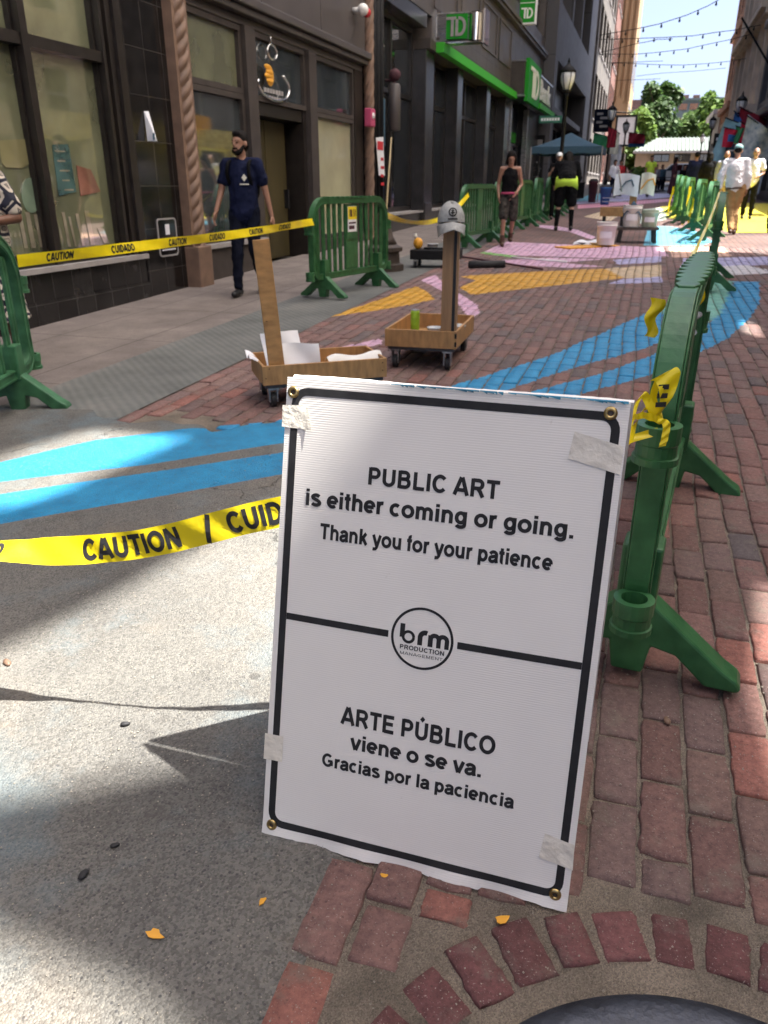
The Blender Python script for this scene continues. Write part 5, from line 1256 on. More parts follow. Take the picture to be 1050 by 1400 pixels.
# ============================================================ painters' carts, buckets and tools
def caster(b, bm, x, y, r=.05, top=.13):
    b.lathe([(r*.55, -.018), (r, -.016), (r, .016), (r*.55, .018)], 16, (0, 0, 0))
    n = len(b.v)
    k = 4*16
    for i in range(n-k, n): vx, vy, vz = b.v[i]; b.v[i] = (x+vz, y+vx, r+vy)
    bm.box(x-.03, x-.021, y-.03, y+.03, r-.012, top-.012); bm.box(x+.021, x+.03, y-.03, y+.03, r-.012, top-.012); bm.box(x-.035, x+.035, y-.045, y+.045, top-.011, top)
def make_cart(name, label, w, d, z0, h, th=.018):
    """open plywood tray on a four wheeled base; local x along its front, y to the back"""
    t = thing(name, label, 'cart', (0, 0, 0))
    for x in (.07, w-.07):
        for y in (.07, d-.07):
            b = MB(); bm = MB(); caster(b, bm, x, y, .048, z0-.025); c = bm.build('caster', M['steel'], t); b.build('wheel', M['black_rubber'], c)
    b = MB(); b.box(.02, w-.02, .02, d-.02, z0-.024, z0-.002); b.build('base_board', M['dark_grey'], t)
    b = MB(); b.box(th, w-th, th, d-th, z0, z0+.012); b.build('tray_floor', M['ply_h'], t)
    for (x0, x1, y0, y1) in ((0, w, 0, th), (0, w, d-th, d), (0, th, th+.001, d-th-.001), (w-th, w, th+.001, d-th-.001)):
        b = MB(); b.box(x0, x1, y0, y1, z0, z0+h); o = b.build('side_board', M['ply_h'], t, bevel=.003)
    return t
def frame_of(t, p, q):
    d = q-p; t.location = (p.x, p.y, gz(p.y)); t.rotation_euler = (0, 0, math.atan2(d.y, d.x)); return (Vector((d.x, d.y))).length
pa, pb = at(360, 528, .155), at(529, 513, .155); w1 = math.hypot(pb.x-pa.x, pb.y-pa.y)
c1 = make_cart('tray_cart', 'wooden tray cart with tall plywood upright and white papers behind the sign', w1, .46, .155, .125)
frame_of(c1, pa, pb)
up_ = MB(); up_.obox((.075, .035, .60), (.10, .018, .86), Euler((.02, -.075, 0)).to_matrix()); up_.build('upright_board', M['ply_v'], c1, bevel=.002)
b = MB()
for x, z in ((.045, .26), (.075, .95), (.05, .55), (.02, .2), (w1-.03, .2), (w1-.03, .25), (.2, .19)): b.lathe([(.005, 0), (.005, .003), (.0001, .004)], 8, (x, -.001 if z < .3 else .024, z))
b.build('screws', M['black_metal'], c1)
def local(t, p): return t.matrix_world.inverted() @ p
bpy.context.view_layer.update()
def world_of(t, x, y, z):
    a = t.rotation_euler.z; return Vector((t.location.x+x*math.cos(a)-y*math.sin(a), t.location.y+x*math.sin(a)+y*math.cos(a), t.location.z+z))
def paper(label, t, x, y, z, w, h, lean, seed, m='white_paper', rz=0.0):
    b = MB(); r = random.Random(seed); ph = r.uniform(0, 6)
    b.grid(lambda u, v: ((u-.5)*w, v*h*math.sin(lean)+.012*math.sin(u*7+v*4+ph)+.02*v*v*math.sin(u*3+ph), v*h*math.cos(lean)-.02*abs(u-.5)*v), 14, 14)
    p = world_of(t, x, y, z); o = b.build('paper_sheet', M[m], None, smooth=True, loc=p); o.rotation_euler = (0, 0, t.rotation_euler.z+rz)
    return tag(o, label, 'paper', 'sheets of paper in the wooden trays')
paper('front white crumpled sheet standing in the long wooden tray', c1, .255, .10, .17, .30, .225, .35, 3)
paper('taller white sheet leaning behind the front one in the long tray', c1, .20, .19, .17, .27, .30, .45, 5, rz=.15)
b = MB(); b.grid(lambda u, v: (.38*u, .10*v+.02*math.sin(u*6), .035*math.sin(v*math.pi)+.02*math.sin(u*9)*v+.012*u), 16, 8)
o = b.build('drop_cloth', M['white_plastic'], None, smooth=True, loc=world_of(c1, .46, .10, .245)); o.rotation_euler = (0, 0, c1.rotation_euler.z+.1); tag(o, 'rolled grey white plastic drop cloth at the right end of the long tray', 'cloth')
b = MB(); b.grid(lambda u, v: (.10*u-.07, .2*v, .09-.10*u*u+.02*math.sin(v*8)), 8, 8); o = b.build('rag', M['white_paper'], None, smooth=True, loc=world_of(c1, .02, .16, .21)); o.rotation_euler = (0, 0, c1.rotation_euler.z); tag(o, 'white rag hanging over the left end of the long tray', 'rag')

pa, pb = at(526, 473, .17), at(623, 478, .17); w2 = math.hypot(pb.x-pa.x, pb.y-pa.y)
pc = at(643, 449, .17); d2 = math.hypot(pc.x-pb.x, pc.y-pb.y)
c2 = make_cart('tray_cart', 'square wooden tray cart with a pine post wearing a grey cap', w2, max(.5, min(d2, 1.0)), .17, .13); frame_of(c2, pa, pb)
D2 = max(.5, min(d2, 1.0))
b = MB(); b.box(w2-.125, w2-.045, .03, .07, .18, 1.12); b.build('post', M['pine'], c2, bevel=.002)
b = MB(); b.box(w2-.0445, w2-.022, .03, .07, .18, 1.10); b.build('black_stripe', M['black_rubber'], c2)
b = MB(); b.box(w2-.0215, w2-.008, .03, .07, .18, 1.11); b.build('edge_strip', M['pine'], c2)
b = MB(); b.box(w2-.012, w2+.002, -.002, .012, .19, .225); b.box(w2-.012, w2+.002, -.002, .012, .25, .285); b.build('corner_bracket', M['black_metal'], c2)
# cap on the post
q = world_of(c2, w2-.075, .05, 1.06)
t = thing('baseball_cap', 'grey denim cap with round black badge hung on the pine post', 'cap', q, c2.rotation_euler.z+.28)
b = MB(); n, mrow = 24, 10; vs = []
for j in range(mrow+1):
    th = math.pi/2*j/mrow
    for k in range(n):
        a = 2*math.pi*k/n; seam = 1-.012*abs(math.cos(a*3)); vs.append((.098*math.cos(a)*math.cos(th)*seam, .112*math.sin(a)*math.cos(th)*seam+.0, .135*math.sin(th)**.85-.01+.012*math.sin(a*2+1)*math.sin(th)))
b.add(vs, [(j*n+k, j*n+(k+1) % n, (j+1)*n+(k+1) % n, (j+1)*n+k) for j in range(mrow) for k in range(n)]); b.lathe([(.012, .124), (.008, .132), (.0001, .134)], 10)
b.build('crown', M['cap_grey'], t, smooth=True)
b = MB(); b.grid(lambda u, v: ((.102+.0*v)*math.cos(math.pi*(1+u))*(1-.10*v), -.010-.112*math.sin(math.pi*u)*(1+.0*v)-.085*v*math.sin(math.pi*u)**.6, -.012-.055*v-.020*abs(u-.5)*2*(1+v)), 20, 8)
b.v += [(x, y+.002, z-.005) for x, y, z in b.v]; nb = len(b.v)//2; b.f += [tuple(i+nb for i in f[::-1]) for f in b.f]; b.mi += b.mi
b.build('brim', M['cap_grey'], t, smooth=True, fix=False)
b = MB(); ring = lambda r0, r1, k0=28: [b.add([((r0 if i % 2 else r1)*math.cos(2*math.pi*(i//2)/k0), -.1135+.30*((r0 if i % 2 else r1)*math.cos(2*math.pi*(i//2)/k0))**2*8, .052+(r0 if i % 2 else r1)*math.sin(2*math.pi*(i//2)/k0)) for i in range(2*k0)], [(2*i, 2*i+1, (2*i+3) % (2*k0), (2*i+2) % (2*k0)) for i in range(k0)])]
ring(.021, .029); b.box(-.004, .004, -.118, -.114, .035, .070); b.box(-.014, .014, -.118, -.114, .045, .052); b.box(-.011, .011, -.118, -.114, .058, .064); b.box(-.033, .033, -.1145, -.1105, .004, .012)
b.build('badge', M['black_cloth'], t)
t.rotation_euler.x = -.12
# things in the second tray
def at_tray(t, x, y, z=.182): return world_of(t, x, y, z)
q = at_tray(c2, w2*.36, .16); t = thing('drink_can', 'tall lime green can standing in the square tray', 'can', q)
b = MB(); b.lathe([(.028, 0), (.034, .006), (.034, .225), (.030, .238)], 20); b.build('body', M['lime_can'], t, smooth=True)
b = MB(); b.lathe([(.030, .239), (.031, .246), (.026, .243), (.0001, .242)], 20, cap=False); b.build('rim', M['steel'], t, smooth=True)
b = MB(); b.box(-.02, .012, -.0345, -.0335, .03, .10); b.build('print', M['tent_blue'], t)
def tub(name, label, t, x, y, r, h, m, cat='tub', lid=None):
    q = at_tray(t, x, y); o = thing(name, label, cat, q)
    b = MB(); b.lathe([(r*.78, 0), (r, h), (r*1.06, h), (r*1.06, h+.006), (r*.95, h+.004), (r*.74, .006), (.0001, .005)], 20, cap=False); b.build('body', m, o, smooth=True)
    if lid: b = MB(); b.lathe([(r*.93, h*.55), (.0001, h*.56)], 20, cap=False); b.build('paint_fill', lid, o)
    return o
tub('plastic_cup', 'clear plastic cup in the middle of the square tray', c2, w2*.62, .24, .062, .10, M['cup'], 'cup', M['white_paper'])
tub('plastic_cup', 'low white paint cup at the front of the square tray', c2, w2*.70, .07, .05, .045, M['white_plastic'], 'cup', M['tent_blue'])
tub('plastic_cup', 'clear tub behind the pine post in the square tray', c2, w2*.88, .38, .07, .10, M['cup'], 'cup')
tub('plastic_cup', 'shallow cup of pink paint beside the green can in the square tray', c2, w2*.50, .11, .055, .04, M['white_plastic'], 'cup', M['pink_cloth'])
b = MB(); b.lathe([(.03, 0), (.055, 0), (.055, .045), (.03, .045), (.03, 0)], 20, cap=False); o = b.build('tape_roll', M['terracotta'], None, smooth=True, loc=at_tray(c2, w2*.52, .33)); tag(o, 'brown roll of tape at the back of the square tray', 'tape roll')

# low black dolly with tools
pa = at(560, 366, 0); t = thing('tool_dolly', 'low black wheeled dolly carrying tubs near the iron pedestal', 'dolly', (pa.x, pa.y, pa.z), rad(3)); td = t
b = MB(); b.box(0, .74, 0, .42, .12, .26); b.build('deck', M['black_metal'], t, bevel=.012)
for x in (.08, .66):
    for y in (.07, .35): bb = MB(); bm = MB(); caster(bb, bm, x, y, .045, .12); c = bm.build('caster', M['steel'], t); bb.build('wheel', M['black_rubber'], c)
q = world_of(t, .10, .12, .262); o = thing('spray_can', 'orange yellow paint pot with white cap on the low black dolly', 'pot', q)
b = MB(); b.ell((0, 0, .085), (.072, .072, .085), n=10); b.build('body', M['orange'], o, smooth=True); b = MB(); b.tube([(-.03, 0, .15), (-.05, 0, .22)], [.03, .025], 10); b.build('cap', M['white_plastic'], o, smooth=True)
td2 = t
def tub2(label, x, y, r, h, m, fill=None): 
    q = world_of(td2, x, y, .262); o = thing('paint_tub', label, 'tub', q); b = MB(); b.lathe([(r*.85, 0), (r, h), (r*1.08, h), (r*1.08, h+.012), (r*.9, h+.012), (.0001, h+.01)], 20, cap=False); b.build('body', m, o, smooth=True); return o
tub2('white tub with stepped lid on the right of the low black dolly', .58, .2, .115, .13, M['white_plastic']); tub2('flat grey tub in the middle of the low black dolly', .32, .16, .08, .07, M['cup'])
b = MB(); b.tube([(.2, .1, .28), (.66, .06, .285)], .014, 8); o = b.build('roller_handle', M['black_rubber'], None, smooth=True, loc=td2.location); o.rotation_euler = td2.rotation_euler; tag(o, 'black roller handle lying across the low black dolly', 'tool')
pa, pb = at(641, 362, .05), at(690, 361, .05); b = MB(); b.tube([pa, pb], .055, 14); o = b.build('paint_roller', M['black_rubber'], None, smooth=True); tag(o, 'thick black roller lying on the bricks right of the capped post', 'roller')
for (a, c, lab, m) in (((600, 346), (742, 368), 'long dark red pole lying across the bricks from the low dolly', 'maroon'), ((700, 352), (775, 358), 'short white pole lying beside the dark red pole', 'white')):
    b = MB(); b.tube([at(*a, .03), at(*c, .03)], .016, 8); o = b.build('extension_pole', M[m], None, smooth=True); tag(o, lab, 'pole')
# iron pedestal and cane
pa = at(519, 371); t = thing('iron_pedestal', 'stepped brown cast iron pedestal standing behind the stickered barrier', 'pedestal', (pa.x, pa.y+.2, pa.z))
b = MB(); b.lathe([(.31, 0), (.31, .09), (.25, .11), (.24, .26), (.29, .28), (.29, .33), (.2, .37)], 8); b.build('plinth', M['rust_iron'], t)
b = MB(); b.lathe([(.2, .371), (.15, .45), (.11, .6), (.09, .78), (.07, .82), (.0001, .83)], 16); b.build('stem', M['rust_iron'], t, smooth=True)
b = MB(); b.tube([at(521, 377), ony(528, 290, 11.0), ony(535, 188, 11.3)], [.016, .014, .011], 8); o = b.build('cane', M['pool_cue'], None, smooth=True); tag(o, 'long pale cane leaning upright by the iron pedestal', 'cane')

# buckets further up the street
def bucket(label, p, r, h, m, fill=None, group='paint buckets on the street'):
    t = thing('bucket', label, 'bucket', p, 0, group)
    b = MB(); b.lathe([(r*.86, 0), (r*.98, h*.82), (r*1.04, h*.83), (r*1.04, h*.87), (r, h*.875), (r*1.02, h*.98), (r*1.05, h), (r*.95, h), (r*.93, h*.6), (.0001, h*.6)], 24, cap=False); b.build('body', m, t, smooth=True)
    b = MB(); b.tube([(r*1.05*math.cos(a), -.02-r*.25*math.sin(a), h*.86-r*.9*math.sin(a)) for a in np.linspace(0, math.pi, 14)], .006, 6); b.build('handle', M['steel'], t, smooth=True)
    b = MB(); b.grid(lambda u, v: ((r*.99-.0)*math.sin((u-.5)*1.3), -(r*.96)*math.cos((u-.5)*1.3)-.006, h*(.30+.3*v)), 8, 1); b.build('print', M['white_paper'], t)
    return t
p = at(874, 330); b0 = at(842, 332)
t = thing('bucket_dolly', 'dark low dolly carrying the white and pale green buckets', 'dolly', (b0.x, b0.y, b0.z), rad(4))
b = MB(); b.box(0, .78, 0, .5, .24, .29); b.build('deck', M['rust_iron'], t)
for x in (.08, .70):
    for y in (.08, .42): b = MB(); b.bar((x, y, .24), (x+(.03 if x > .4 else -.03), y, .0), .07, .05); b.build('leg', M['black_rubber'], t)
q = world_of(t, .26, .22, .292); bk = bucket('white bucket with dark rags on the low dolly', q, .18, .40, M['white_plastic'])
b = MB(); r_ = random.Random(8)
b.grid(lambda u, v: ((u-.5)*.34, (v-.5)*.34, .42+.06*math.sin(u*9)*math.cos(v*8)-.15*((u-.5)**2+(v-.5)**2)*4), 12, 12); o = b.build('rag', M['tent_blue'], None, smooth=True, loc=q); tag(o, 'dark teal rag heaped in the white bucket on the low dolly', 'rag')
bucket('pale green bucket at the right of the low dolly', world_of(t, .60, .24, .292), .16, .31, mat('pale_green_plastic', (.42, .52, .38), .4, var=.1))
p = at(827, 337); bucket('white bucket standing on the flat orange pad', (p.x, p.y, p.z+.035), .185, .40, M['white_plastic'])
pa = at(779, 341); pb = at(848, 336); b = MB(); b.box(0, (pb-pa).length, 0, .42, 0, .03); o = b.build('orange_pad', M['orange'], None, bevel=.01, loc=pa); o.rotation_euler = (0, 0, math.atan2(pb.y-pa.y, pb.x-pa.x)); tag(o, 'flat orange painted pad on the bricks under a white bucket', 'pad')
b = MB(); b.grid(lambda u, v: (.65*u, .25*v, .05*math.sin(u*8)*math.sin(v*5)+.05), 14, 8); o = b.build('drop_cloth', M['white_paper'], None, smooth=True, loc=at(785, 335)); tag(o, 'crumpled white cloth on the bricks left of the orange pad bucket', 'cloth')
pa = at(818, 314); t = thing('crate_cart', 'small wooden crate on legs behind the bucket dolly', 'cart', (pa.x, pa.y, pa.z), rad(-3))
b = MB(); b.box(0, .62, 0, .4, .30, .50); b.build('crate', M['ply_h'], t)
for x in (.09, .5):
    for y in (.06, .32): b = MB(); b.bar((x, y, .3), (x, y, 0), .05); b.build('leg', M['black_rubber'], t)
b = MB(); b.box(.62, .78, .2, .24, .35, 1.0); b.build('upright_board', M['ply_v'], t)
b = MB()
for z in (.62, .7): b.tube([(.02, .02, z), (.6, .02, z), (.6, .38, z)], .008, 6)
b.build('rail', M['steel'], t)
q = world_of(t, .45, .18, .95)
for k, (dx, dz, ww, m, lab) in enumerate(((-.05, 0, .55, 'white_paper', 'white design sheets clipped to the crate cart board'), (.42, .02, .32, 'cream', 'yellowish design sheet clipped right of the white sheets'))):
    b = MB(); b.grid(lambda u, v: ((u-.5)*ww, .03*math.sin(u*6+k), (v-.5)*.46+.03*math.sin(u*4)), 10, 8); o = b.build('paper_sheet', M[m], None, smooth=True, loc=q+Vector((dx+.12, -.06-k*.03, dz+.02))); tag(o, lab, 'paper', 'sheets of paper in the wooden trays')
    b = MB(); b.tube([(-.14, -.035, -.1), (-.02, -.035, .08), (.1, -.035, .12), (.16, -.035, -.02)], .018, 6); b.build('drawing', M['tent_blue'] if k == 0 else M['orange'], o)
b = MB(); b.tube([ony(850, 262, 19.6), ony(846, 232, 19.6)], .02, 6); o = b.build('broom_stick', M['sill'], None, smooth=True); tag(o, 'thin pale stick standing up behind the design sheets', 'stick')

# ============================================================ people
FOLD = bpy.data.textures.new('folds', 'CLOUDS'); FOLD.noise_scale = .075; FOLD.noise_depth = 2
def skin_of(b, voxel, name, m, parent, smooth_it=6, fold=0.0):
    """fuse overlapping limbs into one continuous surface"""
    me = b.mesh(name); o = bpy.data.objects.new(name, me); COL.objects.link(o)
    r = o.modifiers.new('r', 'REMESH'); r.mode = 'VOXEL'; r.voxel_size = voxel; r.use_smooth_shade = True
    s = o.modifiers.new('s', 'SMOOTH'); s.factor = .5; s.iterations = smooth_it
    if fold:
        d_ = o.modifiers.new('d', 'DISPLACE'); d_.texture = FOLD; d_.strength = fold; d_.mid_level = .5; d_.texture_coords = 'LOCAL'
        s2 = o.modifiers.new('s2', 'SMOOTH'); s2.factor = .4; s2.iterations = 1
    dg = bpy.context.evaluated_depsgraph_get(); dg.update()
    m2 = bpy.data.meshes.new_from_object(o.evaluated_get(dg)); m2.name = name
    bpy.data.objects.remove(o); bpy.data.meshes.remove(me)
    m2.materials.clear(); m2.materials.append(m); m2.polygons.foreach_set('use_smooth', [True]*len(m2.polygons))
    o = bpy.data.objects.new(name, m2); COL.objects.link(o); o.parent = parent; return o
DEF = dict(pel=(0, 0, .95), wai=(0, 0, 1.10), che=(0, .0, 1.30), nek=(0, .005, 1.485), hed=(0, -.02, 1.625),
           sL=(-.185, 0, 1.425), eL=(-.225, .02, 1.14), hL=(-.22, -.05, .89), sR=(.185, 0, 1.425), eR=(.225, .02, 1.14), hR=(.22, -.05, .89),
           pL=(-.09, 0, .92), kL=(-.10, -.01, .50), aL=(-.10, .02, .085), pR=(.09, 0, .92), kR=(.10, -.01, .50), aR=(.10, .02, .085))
def person(label, pos, rz, h=1.75, J={}, wear=(), skin='skin_tan', hair='short', hairm='hair_dark', vox=.014, girth=1.0, fem=False, beard=False, face=True, shoe='shoe_black', cap=None, fing=True, group=None):
    """local -y is where the person faces; L is at -x.  wear: list of (name, kind, material, extra)"""
    t = thing('person', label, 'person', (pos[0], pos[1], gz(pos[1]) if len(pos) < 3 else pos[2]), rz, group)
    k = h/1.75; j = {a: Vector(v) for a, v in {**DEF, **J}.items() if isinstance(v, tuple)}
    if fem: 
        for s in ('sL', 'sR'): j[s].x *= .88
    sc = lambda v: Vector(v)*k; g = girth
    hd = j['hed']; up = (hd-j['nek']).normalized()
    fx = J.get('look', 0.0); Hm = Matrix.Rotation(fx, 3, 'Z') @ Matrix.Rotation(J.get('nod', 0.0), 3, 'X')
    def H(v): return (hd+Hm @ Vector(v))*k
    b = MB()
    b.ell(H((0, .012, .025)), (.076*k, .096*k, .098*k), Hm, n=12); b.ell(H((0, -.022, -.045)), (.058*k, .066*k, .078*k), Hm, n=10)
    b.ell(H((0, -.098, -.012)), (.014*k, .02*k, .026*k), Hm, n=6); b.ell(H((0, -.075, -.075)), (.03*k, .024*k, .02*k), Hm, n=6); b.ell(H((0, -.086, .022)), (.05*k, .014*k, .012*k), Hm, n=6)
    for s in (-1, 1): b.ell(H((s*.079, .012, -.008)), (.012*k, .02*k, .032*k), Hm, n=6)
    b.cap_(sc(j['nek']-Vector((0, 0, .03))), sc(hd-Vector((0, -.012, .06))), .057*k*g**.4, .052*k*g**.4)
    sh = (j['sL']+j['sR'])/2; b.ell(sc(j['che']), (.155*k*g*(.92 if fem else 1), .105*k*g, .17*k), n=12); b.ell(sc(j['wai']), (.128*k*g*(.93 if fem else 1), .092*k*g, .15*k), n=12); b.ell(sc(j['pel']), (.150*k*g, .108*k*g, .13*k), n=12)
    b.cap_(sc(j['sL']), sc(j['sR']), .052*k, .052*k); b.cap_(sc(j['pel']), sc(j['che']), .11*k*g, .12*k*g)
    if fem:
        for s in (-1, 1): b.ell(sc(j['che']+Vector((s*.065, -.055, .0))), (.058*k,)*3, n=8)
    for s in 'LR':
        b.cap_(sc(j['s'+s]), sc(j['e'+s]), .050*k*g**.5, .038*k*g**.4); b.cap_(sc(j['e'+s]), sc(j['h'+s]), .038*k*g**.4, .026*k)
        d = (j['h'+s]-j['e'+s]).normalized(); sg_ = -1 if s == 'L' else 1
        inn = Vector((-sg_, 0, 0)); inn = (inn-d*inn.dot(d)).normalized(); fwd_ = inn.cross(d)*sg_
        if fwd_.y > 0: fwd_ = -fwd_
        pc_ = j['h'+s]+d*.05; R = Matrix((inn, fwd_, d)).transposed()
        b.ell(sc(pc_), (.019*k, .040*k, .055*k), R, n=8)
        if fing:
            for q, (off, ln) in enumerate(((-.030, .062), (-.010, .075), (.010, .072), (.029, .056))):
                a = pc_+d*.038+fwd_*(-off); m1 = a+d*ln*.55+inn*.008; m2 = m1+d*ln*.42+inn*.026
                b.cap_(sc(a), sc(m1), .0098*k, .009*k, 6); b.cap_(sc(m1), sc(m2), .009*k, .0075*k, 6)
            a = pc_-d*.018+fwd_*.034; m1 = a+d*.032+fwd_*.022+inn*.014; m2 = m1+d*.03+fwd_*.004+inn*.012
            b.cap_(sc(a), sc(m1), .013*k, .011*k, 6); b.cap_(sc(m1), sc(m2), .011*k, .009*k, 6)
        b.cap_(sc(j['p'+s]), sc(j['k'+s]), .083*k*g, .054*k*g**.5); b.cap_(sc(j['k'+s]), sc(j['a'+s]), .052*k*g**.5, .036*k)
        cf = j['k'+s].lerp(j['a'+s], .3)+Vector((0, .018, 0)); b.ell(sc(cf), (.048*k*g**.5, .05*k*g**.5, .11*k), n=8)
        ft = J.get('f'+s, Vector((0, -1, 0))); ft = Vector(ft).normalized(); a = j['a'+s]
        b.cap_(sc(a-Vector((0, 0, .03))-ft*.03), sc(a+ft*.15-Vector((0, 0, .052))), .036*k, .028*k)
    skin_of(b, vox, 'body', M[skin], t, 4)
    # shoes
    for s in 'LR':
        if shoe is None: break
        ft = Vector(J.get('f'+s, (0, -1, 0))).normalized(); a = j['a'+s]; b = MB()
        b.cap_(sc(a-Vector((0, 0, .040))-ft*.045), sc(a+ft*.165-Vector((0, 0, .052))), .046*k, .036*k); b.ell(sc(a+ft*.07-Vector((0, 0, .05))), (.046*k, .046*k, .036*k))
        if shoe in ('boot', 'grey_sock'): b.cap_(sc(a-Vector((0, 0, .03))), sc(a+(j['k'+s]-a)*.24), .05*k, .052*k)
        skin_of(b, .012, 'shoe', M[shoe], t, 3)
    for name, kind, m, ex in wear:
        b = MB(); e = ex.get('e', .016)
        if kind == 'top':
            if fem:
                for s in (-1, 1): b.ell(sc(j['che']+Vector((s*.065, -.055, .0))), ((.058+e)*k,)*3, n=8)
            b.ell(sc(j['che']), ((.152*g*(.92 if fem else 1)+e*.8)*k, (.105*g+e)*k, .17*k), n=12); lo = ex.get('low', .98)
            w0 = j['wai'].lerp(j['pel'], .0); b.cap_(sc(j['pel']+Vector((0, 0, lo-.95))), sc(j['che']), (.118*g+e)*k, (.118*g+e)*k)
            for s in (-1, 1): b.cap_(sc(j['pel']+Vector((s*.05*g, 0, lo-.95))), sc(j['che']+Vector((s*.05, 0, 0))), (.097*g+e)*k, (.10*g+e*.6)*k)
            if not ex.get('tank'):
                b.cap_(sc(j['sL']*.96+j['sR']*.04+Vector((0, 0, .002))), sc(j['sR']*.96+j['sL']*.04+Vector((0, 0, .002))), (.050+e*.45)*k, (.050+e*.45)*k)
                for s in 'LR':
                    L_ = ex.get('sleeve', .55); 
                    if L_ <= 1: b.cap_(sc(j['s'+s]), sc(j['s'+s].lerp(j['e'+s], L_)), (.050*g**.5+e*.5)*k, (.048*g**.5+e*.9)*k)
                    else: b.cap_(sc(j['s'+s]), sc(j['e'+s]), (.050*g**.5+e*.5)*k, (.042*g**.5+e*.8)*k); b.cap_(sc(j['e'+s]), sc(j['e'+s].lerp(j['h'+s], L_-1)), (.042*g**.5+e*.8)*k, (.032+e*.8)*k)
            else:
                for s in 'LR': b.cap_(sc(j['che']+Vector(((-.085 if s == 'L' else .085), -.05, .05))), sc(j['s'+s]*.62+j['nek']*.38+Vector((0, 0, .0))), .045*k, .028*k); b.cap_(sc(j['che']+Vector(((-.085 if s == 'L' else .085), .05, .05))), sc(j['s'+s]*.62+j['nek']*.38), .045*k, .028*k)
            b.ell(sc(j['nek']*.75+j['che']*.25), (.072*k, .07*k, .05*k), n=8) if not ex.get('tank') else None
        elif kind == 'legs':
            b.ell(sc(j['pel']), ((.150*g+e)*k, (.108*g+e)*k, .125*k), n=12); L_ = ex.get('len', 1.9)
            for s in 'LR':
                fl = ex.get('flare', .0)
                if L_ <= 1: b.cap_(sc(j['p'+s]), sc(j['p'+s].lerp(j['k'+s], L_)), (.086*g+e)*k, (.070*g+e+fl)*k)
                else: b.cap_(sc(j['p'+s]), sc(j['k'+s]), (.086*g+e)*k, (.060*g**.5+e)*k); b.cap_(sc(j['k'+s]), sc(j['k'+s].lerp(j['a'+s], L_-1)), (.060*g**.5+e)*k, (.044+e+fl)*k)
        elif kind == 'skirt':
            z0 = ex['z0']; r1 = ex['r']; p = j['pel']
            b.tube([sc(Vector((p.x*(z/.95 if z < .95 else 1)+ex.get('dx', 0)*(z-.95), p.y, z))) for z in np.linspace(z0, 1.02, 8)], [(r1+(.135*g-r1)*i/7)*k for i in range(8)], 20, flat=.8)
        elif kind == 'socks':
            for s in 'LR': b.cap_(sc(j['k'+s].lerp(j['a'+s], ex.get('from', .18))), sc(j['a'+s]), .058*k, .044*k); b.ell(sc(j['k'+s].lerp(j['a'+s], .32)+Vector((0, .018, 0))), (.056*k, .058*k, .11*k), n=8)
        elif kind == 'belt':
            p = j['pel'].lerp(j['wai'], ex.get('at', .5)); d = (j['che']-j['pel']).normalized(); hh = ex.get('h', .05)
            rr_ = ex.get('r', 0); b.tube([sc(p-d*hh), sc(p+d*hh)], [(.150*g+.03+rr_)*k, (.142*g+.03+rr_)*k], 24, flat=.80)
            o = b.build(name, M[m], t, smooth=True); continue
        elif kind == 'pack':
            p = j['che']+Vector((0, .17, -.06)); b.ell(sc(p), (.15*k, .09*k, .24*k), n=12); b.ell(sc(p+Vector((0, .03, -.1))), (.13*k, .08*k, .14*k), n=10)
        elif kind == 'straps':
            for s in 'LR':
                pts = []
                for q in range(9):
                    a = q/8; x = j['s'+s].x*.62; pts.append(sc(Vector((x*(1+.12*math.sin(a*3)), -(.13+e)*math.sin(math.pi*(.15+.85*a)) if a > .0 else 0, 1.47-.33*a)) + Vector((j['che'].x, j['che'].y, 0))))
                b.tube(pts, .02*k, 8, flat=.5)
            o = b.build(name, M[m], t, smooth=True); continue
        skin_of(b, ex.get('vox', .012), name, M[m], t, ex.get('sm', 4), 0 if kind in ('socks', 'pack') else ex.get('fold', .034))
    if hair == 'short':
        b = MB(); b.ell(H((0, .022, .042)), (.082*k, .098*k, .094*k), Hm, n=12); b.ell(H((0, .045, -.01)), (.078*k, .072*k, .08*k), Hm, n=10); b.ell(H((0, -.045, .095)), (.06*k, .04*k, .035*k), Hm, n=8)
        skin_of(b, .011, 'hair', M[hairm], t, 2)
    elif hair == 'crop':
        b = MB(); b.ell(H((0, .030, .034)), (.079*k, .092*k, .09*k), Hm, n=12); skin_of(b, .011, 'hair', M[hairm], t, 2)
    elif hair in ('long', 'bun'):
        b = MB(); b.ell(H((0, .024, .045)), (.088*k, .100*k, .095*k), Hm, n=12); b.ell(H((0, .06, -.03)), (.085*k, .07*k, .12*k), Hm, n=10)
        for s in (-1, 1): b.cap_(H((s*.072, .0, .03)), H((s*.085, .02, -.11 if hair == 'long' else -.04)), .03*k, .024*k)
        if hair == 'long': b.cap_(H((0, .075, -.05)), H((0, .09, -.22)), .07*k, .05*k)
        else: b.ell(H((0, .06, .15)), (.045*k,)*3, n=8)
        skin_of(b, .012, 'hair', M[hairm], t, 2)
    if cap:
        b = MB(); b.ell(H((0, .012, .062)), (.088*k, .106*k, .078*k), Hm, n=12); b.ell(H((0, -.12, .045)), (.066*k, .075*k, .010*k), Hm, n=10); skin_of(b, .010, 'cap', M[cap], t, 2)
    if beard:
        b = MB(); b.ell(H((0, -.052, -.090)), (.050*k, .046*k, .036*k), Hm, n=10)
        for s in (-1, 1): b.cap_(H((s*.062, -.012, -.03)), H((s*.044, -.055, -.082)), .018*k, .026*k)
        b.cap_(H((-.026, -.088, -.050)), H((.026, -.088, -.050)), .010*k, .010*k); skin_of(b, .008, 'beard', M['hair_dark'], t, 2)
